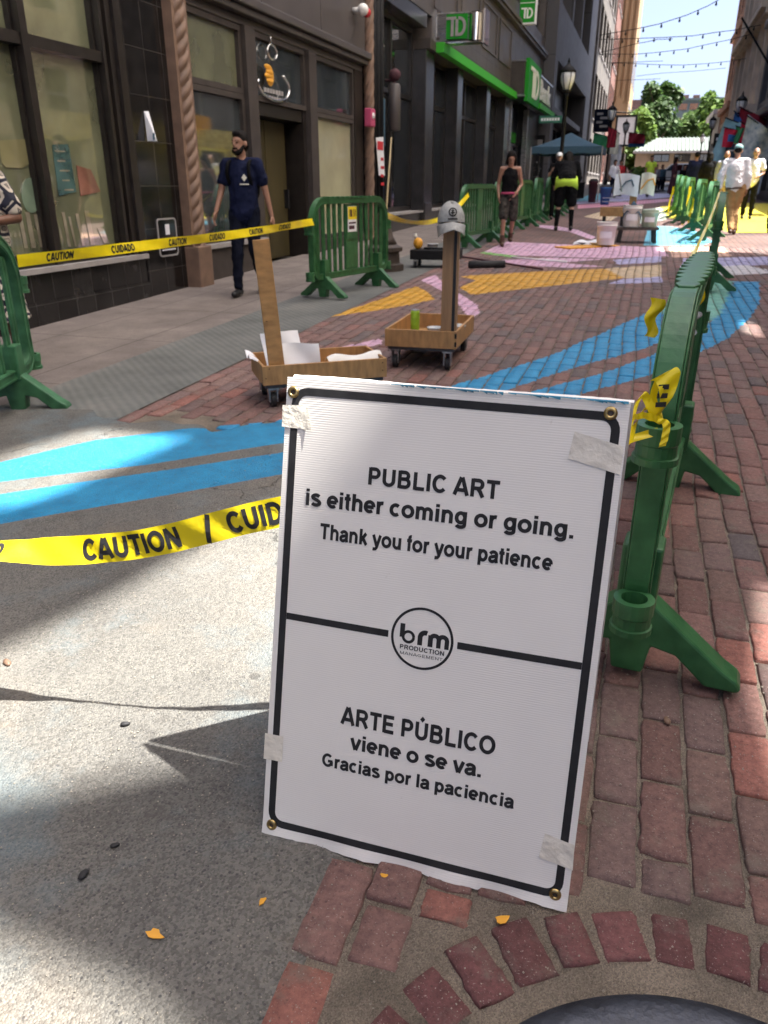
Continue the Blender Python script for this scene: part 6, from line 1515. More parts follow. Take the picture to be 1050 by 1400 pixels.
    if face:
        for s in (-1, 1): b = MB(); b.ell(H((s*.032, -.083, .006)), (.009*k, .007*k, .005*k), Hm, n=6); b.build('eye', M['hair_dark'], t, smooth=True)
        for s in (-1, 1): b = MB(); b.cap_(H((s*.016, -.094, .028)), H((s*.05, -.078, .030)), .0045*k, .003*k, 6); b.build('eyebrow', M[hairm], t, smooth=True)
        b = MB(); b.cap_(H((-.02, -.090, -.062)), H((.02, -.090, -.062)), .007*k, .007*k, 6); b.build('mouth', M['skin_brown'], t, smooth=True)
    return t
def feet(px, py): q = at(px, py); return (q.x, q.y)

# walking man in navy, rucksack on his back
P1 = person('bearded man in navy t-shirt and dark trousers walking past the doorway with a backpack', feet(342, 402), rad(8), 1.79,
   J=dict(kL=(-.07, -.13, .52), aL=(-.08, -.16, .085), kR=(.10, -.02, .50), aR=(.10, .22, .14), fR=(.1, -1, -.35), eL=(-.255, -.02, 1.14), hL=(-.295, -.13, .92), eR=(.245, .05, 1.14), hR=(.30, .06, .88), look=rad(-20)),
   wear=[('tshirt', 'top', 'navy', dict(sleeve=.62, low=.90, e=.024)), ('trousers', 'legs', 'navy_dark', dict(len=1.95, e=.012)), ('backpack', 'pack', 'black_cloth', {}), ('straps', 'straps', 'black_cloth', {})], beard=True, vox=.010, hair='short')
b = MB(); c = Vector((.075, -.158, 1.305)); s_ = .040
b.add([c+Vector(v)*s_ for v in ((0, -.02, 1), (.8, .1, 0), (0, -.02, -1), (-.8, -.05, 0))], [(0, 3, 2, 1)]); b.box(c.x-.055, c.x+.05, c.y-.006, c.y+.004, c.z-.075, c.z-.062)
b.build('shirt_emblem', M['cream'], P1, fix=False)
# woman in a patterned dress, cut by the left edge
M['dress'] = mat('dress', (.02, .02, .035), .8, var=.1)
nt_ = M['dress'].node_tree; _v = nt_.nodes.new('ShaderNodeTexVoronoi'); _v.feature = 'DISTANCE_TO_EDGE'; _v.inputs['Scale'].default_value = 11
_tc = nt_.nodes.new('ShaderNodeTexCoord'); _r = nt_.nodes.new('ShaderNodeValToRGB'); e_ = _r.color_ramp.elements
e_[0].position = .10; e_[0].color = (.012, .013, .028, 1); e_[1].position = .13; e_[1].color = (.62, .55, .45, 1)
for p_, c_ in ((.26, (.62, .55, .45, 1)), (.29, (.02, .02, .035, 1)), (.36, (.5, .44, .36, 1))): x_ = e_.new(p_); x_.color = c_
nt_.links.new(_tc.outputs['Object'], _v.inputs['Vector']); nt_.links.new(_v.outputs['Distance'], _r.inputs[0]); nt_.links.new(_r.outputs[0], nt_.nodes['Principled BSDF'].inputs['Base Color'])
person('woman in black and cream patterned dress with folded arms at the left picture edge', (-4.46, 4.62), rad(35), 1.68, fem=True, girth=1.08, skin='skin_brown',
   J=dict(eL=(-.24, -.02, 1.16), hL=(-.02, -.22, 1.16), eR=(.26, -.02, 1.15), hR=(.04, -.24, 1.12), kR=(.10, -.03, .50), aR=(.115, .0, .085)),
   wear=[('dress_top', 'top', 'dress', dict(sleeve=.75, low=.95, e=.028)), ('dress_skirt', 'skirt', 'dress', dict(z0=.42, r=.24))], hair='bun', shoe='tan_shoe', vox=.010)
# painter in black tank top
M['shorts_print'] = mat('printed_shorts', (.012, .012, .014), .85, var=.3, scale=14, col2=(.10, .09, .075), spec=.1)
person('woman in black tank top and patterned black shorts walking by the barriers', feet(692, 336), rad(14), 1.66, fem=True, skin='skin_tan', hair='long',
   J=dict(kL=(-.10, -.16, .52), aL=(-.10, -.14, .085), kR=(.10, .0, .50), aR=(.09, .22, .15), eR=(.235, .05, 1.15), hR=(.13, -.15, 1.0), eL=(-.22, .05, 1.14), hL=(-.21, -.08, .93), nod=rad(24), hed=(0, -.06, 1.61)),
   wear=[('tank_top', 'top', 'black_cloth', dict(tank=1, low=.98, e=.012)), ('shorts', 'legs', 'shorts_print', dict(len=.88, e=.016, flare=.012)), ('waist_tie', 'belt', 'pink_cloth', dict(at=.25, h=.02))], shoe='boot', vox=.012)
# helper with a lime band, seen from behind
person('person in black with lime band round the waist and black knee socks seen from behind', feet(769, 315), rad(188), 1.86, girth=1.22, skin='skin_pale', hair='long',
   J=dict(pel=(0, .03, .95), wai=(.0, -.06, 1.09), che=(0, -.20, 1.25), nek=(0, -.30, 1.38), hed=(-.02, -.38, 1.47), sL=(-.20, -.22, 1.35), sR=(.20, -.22, 1.35), eL=(-.27, -.26, 1.08), hL=(-.22, -.38, .90), eR=(.27, -.26, 1.08), hR=(.25, -.40, .92),
          pL=(-.11, .03, .92), pR=(.11, .03, .92), kL=(-.15, 0, .5), kR=(.13, 0, .5), aL=(-.17, .04, .085), aR=(.15, .04, .085), nod=rad(40)),
   wear=[('jacket', 'top', 'black_cloth', dict(sleeve=1.7, low=1.06, e=.03)), ('shorts', 'legs', 'black_cloth', dict(len=.80, e=.03)), ('lime_band', 'belt', 'lime', dict(at=.02, h=.125, r=.035)), ('knee_socks', 'socks', 'black_cloth', {})], face=False, vox=.014)
person('person in white cap half hidden behind the lime waistband helper', feet(758, 300), rad(10), 1.72, skin='skin_pale', cap='white', wear=[('dark_top', 'top', 'black_cloth', dict(sleeve=.6)), ('trousers', 'legs', 'black_cloth', {})], hair='crop', vox=.016,
   J=dict(eL=(-.26, -.06, 1.15), hL=(-.20, -.22, 1.28)))
# man in a white shirt walking away
person('man in white shirt, khaki trousers and pale teal cap walking away in the sun', feet(996, 320), rad(176), 1.79, girth=1.12, skin='skin_tan',
   J=dict(pel=(.03, 0, .95), wai=(.05, 0, 1.10), che=(.06, 0, 1.30), nek=(.07, -.01, 1.485), hed=(.075, -.04, 1.62), sL=(-.13, 0, 1.425), sR=(.25, 0, 1.425), eL=(-.20, .04, 1.14), hL=(-.21, -.02, .90), eR=(.33, .06, 1.15), hR=(.32, .02, .91),
          kL=(-.04, -.06, .51), aL=(-.10, .05, .085), kR=(.05, -.02, .5), aR=(-.02, .16, .10)),
   wear=[('shirt', 'top', 'white_shirt', dict(sleeve=1.85, low=.97, e=.034)), ('trousers', 'legs', 'khaki', dict(len=1.95, e=.026)), ('belt', 'belt', 'boot', dict(at=-.25, h=.02))], shoe='boot', cap='teal_cap', hair='crop', face=False, vox=.012)
q = ony(994, 215, 27); person('bald man in grey shirt and tan trousers walking towards the camera', (q.x, 27), rad(4), 1.76, skin='skin_tan', hair=None, wear=[('shirt', 'top', 'grey_cloth', dict(sleeve=1.6, low=.92, e=.028)), ('trousers', 'legs', 'tan_cloth', {})], vox=.016,
   J=dict(kL=(-.10, -.10, .5), aL=(-.1, -.06, .085), aR=(.1, .14, .12)))
q = ony(1034, 213, 25); person('bald man in white t-shirt behind the khaki trousers man', (q.x, 25), rad(0), 1.80, skin='skin_pale', hair=None, wear=[('tshirt', 'top', 'white_shirt', dict(sleeve=.6, low=.92, e=.028)), ('trousers', 'legs', 'black_cloth', {})], vox=.016, J=dict(eR=(.25, .0, 1.14), hR=(.12, -.18, 1.06)))
q = at(1056, 318); person('person in dark clothes cut by the right picture edge', (q.x+.02, q.y), rad(170), 1.74, skin='skin_tan', wear=[('dark_top', 'top', 'black_cloth', dict(sleeve=1.6, e=.03)), ('trousers', 'legs', 'black_cloth', dict(e=.03))], vox=.014, face=False)
# far walkers
person('walker in lime green vest and black trousers in the far street', feet(885, 269), rad(20), 1.78, wear=[('vest', 'top', 'lime', dict(sleeve=.4, e=.03)), ('trousers', 'legs', 'black_cloth', {})], vox=.02, face=False, fing=False,
   J=dict(kL=(-.09, -.14, .5), aL=(-.09, -.16, .09), kR=(.1, .02, .5), aR=(.1, .26, .16)))
person('woman in long maroon dress in the far street', feet(918, 266), rad(100), 1.72, fem=True, wear=[('dress_top', 'top', 'maroon', dict(sleeve=1.6, e=.03)), ('dress_skirt', 'skirt', 'maroon', dict(z0=.06, r=.30))], hair='long', vox=.02, face=False, fing=False)
q = ony(952, 222, 33); person('person in dark navy coat and cap with back to camera', (q.x, 33), rad(180), 1.80, girth=1.15, wear=[('coat', 'top', 'navy', dict(sleeve=1.8, low=.8, e=.04)), ('trousers', 'legs', 'black_cloth', {})], cap='black_cloth', hair='crop', vox=.02, face=False, fing=False)
q = ony(971, 217, 30); person('person in loose black clothes with long black hair beside the navy coat', (q.x, 30), rad(175), 1.76, girth=1.15, fem=True, wear=[('robe_top', 'top', 'black_cloth', dict(sleeve=1.8, e=.045)), ('robe_skirt', 'skirt', 'black_cloth', dict(z0=.08, r=.30))], hair='long', vox=.02, face=False, fing=False)
for px, yy, m, lab in ((898, 52, 'grey_cloth', 'distant person in grey sitting left of the maroon dress'), (906, 53, 'tent_blue', 'distant person in blue sitting beside the grey one'), (936, 46, 'black_cloth', 'distant dark person between the maroon dress and navy coat')):
    q = ony(px, 230, yy); person(lab, (q.x, yy, gz(yy)-.3), rad(30), 1.68, wear=[('top', 'top', m, dict(sleeve=1.2, e=.03)), ('trousers', 'legs', 'navy_dark', {})], vox=.025, face=False, fing=False)
q = ony(839, 247, 38); 
for px, yy, m, lab in ((840, 40, 'white_shirt', 'distant person in white by the left lamp posts'), (848, 42, 'red', 'distant person in red by the left lamp posts')):
    q = ony(px, 235, yy); person(lab, (q.x, yy), rad(30), 1.6, wear=[('top', 'top', m, dict(sleeve=1.2, e=.03)), ('trousers', 'legs', 'navy_dark', {})], vox=.025, face=False, fing=False)

# ============================================================ street lamps, flags, tent, lights, the far end
def ray_h(px, py, h):
    d = ray(px, py); t = (h-CAM_H)/(d.z-SLOPE*d.y); return _C+d*t
def make_lamp(label, h=4.3):
    t = thing('street_lamp', label, 'street lamp', (0, 0, 0), 0, 'black lantern street lamps')
    b = MB(); b.lathe([(.20, 0), (.20, .12), (.15, .16), (.14, .55), (.17, .6), (.10, .7), (.065, .8), (.055, h-.95), (.08, h-.93), (.08, h-.88), (.05, h-.85)], 12); b.build('post', M['black_metal'], t, smooth=True)
    b = MB(); b.lathe([(.10, h-.84), (.14, h-.80), (.12, h-.77)], 12); b.lathe([(.23, h-.29), (.25, h-.26), (.14, h-.14), (.06, h-.08), (.03, h-.02), (.045, h), (.0001, h+.12)], 12, cap=False)
    for k in range(6): a = math.pi*k/3; b.tube([(.13*math.cos(a), .13*math.sin(a), h-.78), (.235*math.cos(a), .235*math.sin(a), h-.4), (.22*math.cos(a), .22*math.sin(a), h-.28)], .012, 5)
    b.build('cage', M['black_metal'], t, smooth=True)
    b = MB(); b.lathe([(.115, h-.77), (.20, h-.56), (.225, h-.42), (.21, h-.30)], 12); b.build('lantern_glass', M['lamp_glass'], t, smooth=True)
    return t
q = ray_h(778, 84, 4.3); lamp0 = make_lamp('black lantern post by the panelled building carrying a green street name sign'); lamp0.location = (q.x, q.y, gz(q.y))
for (px, py, lab) in ((838, 142, 'second lantern post on the left, behind the blue tent'), (857, 164, 'third lantern post on the left, under the framed white sign'), (1016, 128, 'lantern post on the right with hanging flags in front of the limestone'), (976, 158, 'lantern post between the trees and the pale corner shop'), (962, 178, 'smaller far lantern post left of the pale corner shop')):
    q = ray_h(px, py, 4.3); dup(lamp0, (q.x, q.y, gz(q.y)), 0, lab, 'black lantern street lamps')
L1 = lamp0.location
t = thing('street_name_sign', 'green street name sign on the first left lantern post', 'sign', (L1.x-.05, L1.y-.08, L1.z+2.72))
b = MB(); b.box(-.72, -.02, -.012, .012, -.10, .10); b.build('panel', M['bank_pier'] if False else mat('street_sign_green', (.02, .14, .08), .4), t)
b = MB()
for k in range(7): b.box(-.66+k*.085, -.60+k*.085, -.016, -.013, -.04, .04)
b.build('print', M['white'], t)
b = MB(); b.lathe([(.063, .75), (.063, 1.35)], 12, cap=False); o = b.build('paper_notice', M['white_paper'], None, smooth=True, loc=L1); tag(o, 'white paper notice wrapped round the first left lantern post', 'notice')
# flags
def flag(label, q, w, h, m, rz=0.0, m2=None, kind=0, skew=0.0):
    t = thing('flag', label, 'flag', q, rz, 'flags hanging along the street')
    b = MB(); b.grid(lambda u, v: (u*w+skew*v, .10*math.sin(u*8+v*3), -v*h*(1-.25*u)-.25*u*h), 14, 12); b.build('cloth', m, t, smooth=True, fix=False)
    b = MB(); b.tube([(-.05, 0, -h*.02+.02), (w*1.02, 0, -.27*h+.03)] if kind == 0 else [(0, 0, -h), (0, 0, .1)], .025, 6); b.build('staff', M['black_metal'], t)
    if m2: b = MB(); b.grid(lambda u, v: (w*(.25+.5*u)+skew*(.3+.4*v), .10*math.sin((.25+.5*u)*8+(.3+.4*v)*3)-.02, -(.3+.4*v)*h*(1-.25*(.25+.5*u))-.25*(.25+.5*u)*h), 6, 6); b.build('emblem', m2, t, smooth=True, fix=False)
    return t
pale_blue = mat('pale_blue_cloth', (.30, .55, .62), .8, var=.15, scale=3); sky_blue = mat('blue_white_cloth', (.30, .45, .68), .8, var=.35, scale=5, col2=(.7, .75, .8)); mid_blue = mat('blue_cloth', (.03, .13, .4), .8, var=.2); hot_red = mat('bright_red_cloth', (.62, .02, .06), .8, var=.2); dk_red = mat('dark_red_cloth', (.28, .012, .03), .8, var=.2); grn = mat('green_cloth', (.05, .3, .12), .8, var=.2)
def fl(px, py, y): return ony(px, py, y)
flag('pale aqua flag left of the right lantern post', fl(993, 160, 41.2), 1.35, 2.1, pale_blue, rad(0), kind=0, skew=-.5)
flag('narrow blue flag right against the right lantern post', fl(1005, 150, 41.3), .5, 2.5, mid_blue, 0)
flag('dark red flag right of the right lantern post', fl(1012, 145, 41.5), 1.35, 2.6, dk_red, 0, skew=.3)
flag('bright red and blue flag low beside the right lantern post', fl(991, 174, 40.8), .75, .8, hot_red, 0, m2=mid_blue)
flag('pink and red flag hanging under the dark red one', fl(1014, 165, 40.6), .8, 2.1, hot_red, 0, m2=M['white_paper'])
flag('long dark red banner behind the white shirt man', fl(1009, 192, 41.0), .6, 1.9, dk_red, 0)
flag('large blue and white flag by the charcoal front', fl(1023, 156, 38.0), 1.1, 3.0, sky_blue, 0, skew=-.2)
flag('small green flag between the aqua and red flags', fl(1007, 172, 40.7), .45, .7, grn, 0)
t = thing('parking_sign', 'blue grey street sign below the flags on the right', 'sign', fl(1004, 200, 40.9)); b = MB(); b.box(-.35, .35, -.02, .02, -.55, .5); b.build('panel', M['tent_blue'], t); b = MB(); b.box(-.22, .22, -.026, -.021, .1, .16); b.box(-.22, .22, -.026, -.021, -.2, -.14); b.build('print', M['white'], t); b = MB(); b.tube([(0, .05, -2.6), (0, .05, .5)], .03, 6); b.build('post', M['black_metal'], t)
t = thing('projecting_sign', 'small black sign with white print left of the flags', 'sign', fl(985, 192, 43)); b = MB(); b.box(-.3, .3, -.03, .03, -.3, .3); b.build('panel', M['black_metal'], t); b = MB(); b.box(-.2, .2, -.036, -.031, .0, .12); b.box(-.15, .15, -.036, -.031, -.2, -.1); b.build('print', M['white'], t); b = MB(); b.tube([(0, 0, -3.2), (0, 0, -.3)], .03, 6); b.build('post', M['black_metal'], t)
for px, py, y, w, h, m, lab in ((832, 172, 45, .45, 1.0, dk_red, 'dark red flag by the second left lantern post'), (835, 174, 47, .5, 1.3, M['cream'], 'cream flag by the second left lantern post'), (838, 190, 49, .55, 1.6, M['white_paper'], 'white banner hanging below the cream flag'), (860, 181, 62, 1.1, .7, dk_red, 'red upper pennant by the third left lantern post'), (860, 188, 62.2, 1.1, .6, mid_blue, 'blue lower pennant by the third left lantern post'), (812, 181, 50, .9, 1.1, grn, 'pale green banner over the blue tent')):
    flag(lab, fl(px, py, y), w, h, m, 0)
q = fl(855, 179, 84); t = thing('hanging_shop_sign', 'framed white sign board hanging from the tan tower', 'sign', q); b = MB(); b.box(-.85, .85, -.06, .06, -1.2, 1.2); b.build('board', M['white_paper'], t); b = MB(); ring_prism(b, 1.95, 2.7, .1, .18, -.1, .1, lambda u, v, t_: (u, t_, v)); b.tube([(-1.0, 0, 1.2), (-1.0, 0, 1.6), (.4, 0, 1.5)], .06, 6); b.build('frame', M['black_metal'], t)
q = fl(840, 186, 60); t = thing('round_shop_sign', 'small round pale shop sign over the left walk', 'sign', q); b = MB(); b.lathe([(.33, -.04), (.35, 0), (.33, .04)], 20); b.v = [(x, z, y*.8) for x, y, z in b.v]; b.build('disc', M['sill'], t); b = MB(); b.tube([(-.4, 0, .32), (0, 0, .32)], .03, 6); b.build('bracket', M['black_metal'], t)
t = thing('shop_sign_board', 'dark shop sign with pale letters behind the second left lantern post', 'sign', fl(824, 165, 52)); b = MB(); b.box(-.5, .55, -.08, .08, -.6, .6); b.build('board', M['navy_dark'], t); b = MB()
for k in range(4): b.box(-.35+.2*(k % 2), -.2+.3*(k % 2)+.2, -.09, -.081, .3-.22*k, .42-.22*k)
b.build('print', M['sill'], t)
# canopy tent
q = ony(790, 214, 36); x0, x1, y0, y1 = -4.55, -1.75, 34.5, 37.3; zb = gz(36)
t = thing('canopy_tent', 'slate blue pop-up canopy tent beside the left lantern posts', 'tent', ((x0+x1)/2-.25, 36, zb)); xa, xb = -1.4, 1.4
px_ = ony(790, 181, 36); ze = 2.05; zp = px_.z-zb
b = MB(); n = 10
def roof(u, v):
    x = xa+(xb-xa)*u; y = -1.4+2.8*v; r = max(abs(u-.5), abs(v-.5))*2; return (x, y, ze+(zp-ze)*(1-r)**1.25)
b.grid(roof, 16, 16); b.build('canopy', M['tent_blue'], t, smooth=True)
b = MB(); c4 = [(xa, -1.4), (xb, -1.4), (xb, 1.4), (xa, 1.4)]
for i in range(4): (ax, ay), (bx, by) = c4[i], c4[(i+1) % 4]; b.grid(lambda u, v: (ax+(bx-ax)*u, ay+(by-ay)*u, ze-.26*v+.02*math.sin(u*20)*v), 16, 2)
b.build('valance', M['tent_blue'], t, smooth=True, fix=False)
for x, y in c4: b = MB(); b.box(x-.02, x+.02, y-.02, y+.02, 0, ze); b.build('leg', M['sill'], t)
t = thing('folding_table', 'dark draped table under the blue canopy tent', 'table', (-3.4, 35.6, zb)); b = MB(); b.box(-.8, .8, -.35, .35, .7, .74); b.build('top', M['rust_iron'], t); b = MB(); b.grid(lambda u, v: (-.8+1.6*u, -.36-.02*math.sin(u*30)*v, .72-.6*v), 24, 3); b.build('cloth', M['black_cloth'], t, smooth=True, fix=False)
for px, y, m, lab, r, h in ((829, 33, mid_blue, 'blue bin standing right of the tent', .2, .62), (811, 35.0, M['maroon'], 'dark red bin between the tent legs', .18, .8)):
    q = ony(px, 255, y); t = thing('bin', lab, 'bin', (q.x, y, gz(y))); b = MB(); b.lathe([(r*.8, 0), (r, h*.9), (r*1.06, h*.9), (r*1.06, h)], 14); b.build('body', m, t, smooth=True); b = MB(); b.lathe([(r*1.08, h+.001), (r*.7, h+.08), (.0001, h+.09)], 14, cap=False); b.build('lid', M['black_rubber'], t, smooth=True)
# string lights over the street
def strings(label, y, pts, bulb=True, nb=16):
    P_ = [ony(*p, y) for p in pts]; t = thing('string_lights', label, 'string lights', P_[0], 0, 'strings of bulbs over the street'); o0 = P_[0]
    C_ = []
    for i in range(len(P_)-1):
        for k in range(8): C_.append(P_[i].lerp(P_[i+1], k/8)-o0)
    C_.append(P_[-1]-o0)
    b = MB(); b.tube(C_, .014, 5); b.build('cable', M['black_metal'], t)
    if bulb:
        b = MB(); L_ = np.cumsum([0]+[(c-a).length for a, c in zip(C_, C_[1:])])
        for s in np.arange(.3, L_[-1], .62):
            k = min(len(C_)-2, int(np.searchsorted(L_, s))-1); p = C_[k].lerp(C_[k+1], (s-L_[k])/max(1e-6, L_[k+1]-L_[k])); b.lathe([(.02, -.01), (.025, -.06), (.04, -.09), (.035, -.14), (.0001, -.16)], 6, p)
        o = b.build('bulbs', M['black_metal'], t)
strings('topmost string of bulbs rising steeply to the right', 34, [(820, 48), (872, 39), (900, 33), (938, 21), (968, 8), (992, -6), (1040, -35)])
strings('second string of bulbs from the top', 38, [(820, 54), (871, 52.5), (910, 51), (947, 49), (980, 44), (1005, 41), (1040, 34)])
strings('plain cable crossing just under the second string', 40, [(820, 72), (869, 60), (885, 57), (898, 54), (920, 53)], False)
strings('third string of bulbs from the top', 44, [(820, 74), (869, 74), (900, 71.5), (938, 67), (970, 60), (999, 54), (1030, 46)])
strings('fourth string of bulbs from the top', 50, [(830, 86), (871, 87), (900, 88.5), (932, 89), (965, 87), (996, 84), (1020, 80)])
strings('short cable at the left above the fourth string', 52, [(830, 86), (866, 85), (885, 84), (906, 83.5)], False)
strings('lowest faint cable at the left under the bulb strings', 60, [(840, 110), (867, 109), (885, 108.5), (903, 107.5)], False)
strings('lowest faint cable at the right', 64, [(870, 104), (905, 100), (950, 97), (992, 93)], False)
q = ony(1014, 24, 44); t = thing('wall_pole', 'black pole slanting out from the limestone front over the street', 'pole', q); b = MB(); b.tube([(0, 0, 0), (1.7, .0, -2.2)], .05, 6); b.build('rod', M['black_metal'], t)

# station pavilion at the end of the street
ST = root_at('pavilion', 'low tan stone pavilion with pale ribbed metal roof at the street end', 'building', 2.0, 95)
M['pav_stone'] = mat('tan_block_wall', (.36, .27, .18), .8, var=.15, scale=1); M['pav_roof'] = mat('pale_ribbed_metal_roof', (.17, .20, .185), .7, metal=.0, spec=.1, var=.08, scale=1)
a = ony(872, 222, 95); c = ony(1000, 222, 95); ze = ony(880, 207, 95).z; zr = ony(905, 186, 95).z
b = MB(); b.box(a.x, c.x, 95, 103, 1.4, ze); b.box(a.x-.3, a.x+.9, 94.6, 94.99, 1.4, ze-.05); P(b, 'stone_wall', M['pav_stone'], ST)
for k in range(4):
    f = MB(); x = a.x+1.55+k*2.1; f.box(x, x+1.6, 94.9, 94.99, ze-1.05, ze-.30); fo = P(f, 'window', M['frame'], ST)
    g = MB(); g.box(x+.06, x+.76, 94.88, 94.895, ze-.98, ze-.37); g.box(x+.84, x+1.54, 94.88, 94.895, ze-.98, ze-.37); g.build('pane', M['grey_glass'], fo)
b = MB(); x0, x1 = a.x-.6, c.x+.6
b.add([(x0, 94.2, ze), (x1, 94.2, ze), (x1, 104, ze), (x0, 104, ze), (x0+2.3, 99, zr), (x1-2.3, 99, zr)], [(0, 1, 5, 4), (1, 2, 5), (2, 3, 4, 5), (3, 0, 4), (0, 3, 2, 1)])
n = 26
for k in range(n+1):
    x = x0+.25+(x1-x0-.5)*k/n; e = Vector((min(max(x, x0+2.3), x1-2.3), 99, zr)); s = Vector((x, 94.2, ze)); 
    if x < x0+2.3: e = s.lerp(Vector((x, 94.2+4.8*(x-x0)/2.3, ze+(zr-ze)*(x-x0)/2.3)), 1)
    elif x > x1-2.3: e = Vector((x, 94.2+4.8*(x1-x)/2.3, ze+(zr-ze)*(x1-x)/2.3))
    if (e-s).length > .2: b.bar(s+Vector((0, 0, .04)), e+Vector((0, 0, .04)), .07, .1)
P(b, 'ribbed_roof', M['pav_roof'], ST)
b = MB(); b.box(x0, x1, 94.1, 94.3, ze-.22, ze-.01); P(b, 'fascia', M['sill'], ST)
# far buildings over the trees
M['far_brick'] = mat_tiles('far_brown_brick', (.20, .085, .06), .3, .1, .015, (.2, .16, .14), .8, plane='both', offset=.5)
M['far_grey'] = mat('far_grey_wall', (.13, .16, .15), .7, var=.2, scale=.6)
F1 = root_at('far_brick_building', 'distant red brown brick building with chimneys over the left trees', 'building', -5, 180)
a = ony(855, 140, 180); c = ony(892, 140, 180); b = MB(); b.box(a.x, c.x, 180, 190, 1, a.z+.4); P(b, 'brick_wall', M['far_brick'], F1)
for px in (862, 884): k = ony(px, 124, 179.5); b = MB(); b.box(k.x-.5, k.x+.6, 179.4, 181, a.z, k.z); P(b, 'chimney', M['far_brick'], F1)
for k in range(3): b = MB(); b.box(a.x+.8+k*1.9, a.x+2.1+k*1.9, 179.9, 179.99, a.z-3, a.z-1.2); P(b, 'window', M['grey_glass'], F1)
F2 = root_at('far_grey_building', 'distant grey green flat roofed building with rooftop stacks between the trees', 'building', 7, 180)
a = ony(925, 138, 180); c = ony(998, 138, 180); b = MB(); b.box(a.x, c.x, 180, 192, 1, a.z); b.box(a.x-.3, c.x+.3, 179.6, 192.3, a.z+.002, a.z+.4); P(b, 'wall', M['far_grey'], F2)
for px in (938, 953, 976): k = ony(px, 131, 179.5); b = MB(); b.box(k.x-.6, k.x+.6, 181, 183, a.z+.41, k.z+.3); P(b, 'roof_stack', M['far_brick'], F2)
for r in range(2):
    for k in range(6): b = MB(); b.box(a.x+.6+k*2, a.x+2.1+k*2, 179.9, 179.99, a.z-1.6-r*2.6, a.z-.5-r*2.6); P(b, 'window', M['grey_glass'], F2)

# trees: trunk, limbs and thousands of leaf clumps
def leaf_mat(name, c1, c2):
    m = bpy.data.materials.new(name); m.use_nodes = True; nt = m.node_tree; b = nt.nodes['Principled BSDF']
    g = nt.nodes.new('ShaderNodeNewGeometry'); r = nt.nodes.new('ShaderNodeValToRGB'); r.color_ramp.elements[0].color = (*c1, 1); r.color_ramp.elements[1].color = (*c2, 1)
    nt.links.new(g.outputs['Random Per Island'], r.inputs[0]); nt.links.new(r.outputs[0], b.inputs['Base Color']); b.inputs['Roughness'].default_value = .6
    tr = nt.nodes.new('ShaderNodeBsdfTranslucent'); nt.links.new(r.outputs[0], tr.inputs[0]); mx = nt.nodes.new('ShaderNodeMixShader'); mx.inputs[0].default_value = .35
    nt.links.new(b.outputs[0], mx.inputs[1]); nt.links.new(tr.outputs[0], mx.inputs[2]); nt.links.new(mx.outputs[0], nt.nodes['Material Output'].inputs[0]); return m
LEAF = [leaf_mat('light_leaves', (.08, .16, .03), (.18, .28, .06)), leaf_mat('dark_leaves', (.03, .075, .02), (.09, .16, .04)), leaf_mat('mid_leaves', (.07, .13, .035), (.15, .23, .07))]
M['bark'] = mat('bark', (.07, .05, .035), .9, var=.3)
def tree(label, px, pyt, pyb, wpx, y, leaf, seed, n=1500, name='leafy_tree'):
    top = ony(px, pyt, y); bot = ony(px, pyb, y); x = top.x; z0 = gz(y); rz_ = (top.z-bot.z)/2; zc = (top.z+bot.z)/2; rx = wpx/1141*y/2*1.02
    t = thing(name, label, 'tree', (x, y, z0), 0, 'trees beyond the street'); r = random.Random(seed)
    b = MB(); b.tube([(0, 0, -.3), (.1, 0, (zc-z0)*.5), (0, .1, zc-z0)], [.34, .26, .14], 8)
    for k in range(7): a = r.uniform(0, 6.28); b.tube([(0, 0, (zc-z0)*(.45+.07*k)), (rx*.35*math.cos(a), rx*.35*math.sin(a), (zc-z0)*(.6+.08*k)), (rx*.75*math.cos(a), rx*.75*math.sin(a), (zc-z0)*(.7+.1*k))], [.13, .09, .03], 6)
    b.build('trunk', M['bark'], t)
    lob = [(0, 0, 0, .62)]
    for k in range(16): a = r.uniform(0, 6.28); e = r.uniform(-.9, 1.2); d = r.uniform(.45, .78); lob.append((d*math.cos(a)*math.cos(e), d*math.sin(a)*math.cos(e), d*math.sin(e), r.uniform(.22, .40)))
    b = MB()
    for k in range(n):
        lx, ly, lz, lr = lob[r.randrange(len(lob))]; v = Vector((r.gauss(0, 1), r.gauss(0, 1), r.gauss(0, 1))).normalized()*lr*(r.random()**.35)
        c = Vector(((lx+v.x)*rx, (ly+v.y)*rx, zc-z0+(lz+v.z)*rz_)); s = r.uniform(.16, .42)*(y/110)
        nn = (Vector((v.x, v.y, v.z+.35)).normalized()+Vector((r.gauss(0, .5), r.gauss(0, .5), r.gauss(0, .5)))).normalized(); u = nn.orthogonal().normalized(); w = nn.cross(u); an = r.uniform(0, 6.28); u, w = u*math.cos(an)+w*math.sin(an), w*math.cos(an)-u*math.sin(an)
        b.add([c-u*s, c-u*.3*s+w*.7*s, c+u*.6*s+w*.5*s, c+u*s*1.1, c+u*.3*s-w*.7*s, c-u*.5*s-w*.55*s], [(0, 1, 2, 3, 4, 5)])
    b.build('crown', leaf, t, fix=False)
tree('tall dark green tree rising highest behind the pavilion', 908, 107, 198, 70, 116, LEAF[1], 1, 5200)
tree('sunlit light green tree at the left beside the tan tower', 873, 142, 232, 56, 108, LEAF[0], 2, 3800)
tree('low light green tree under the left lamp posts', 857, 190, 238, 34, 100, LEAF[0], 3, 900)
tree('pale green tree right of the dark one', 948, 150, 200, 46, 128, LEAF[2], 4, 2600)
tree('light green tree behind the pale corner shop', 984, 122, 205, 58, 122, LEAF[0], 5, 3200)
tree('mid green tree in the gap below the far grey building', 966, 158, 205, 40, 135, LEAF[2], 6, 1300)
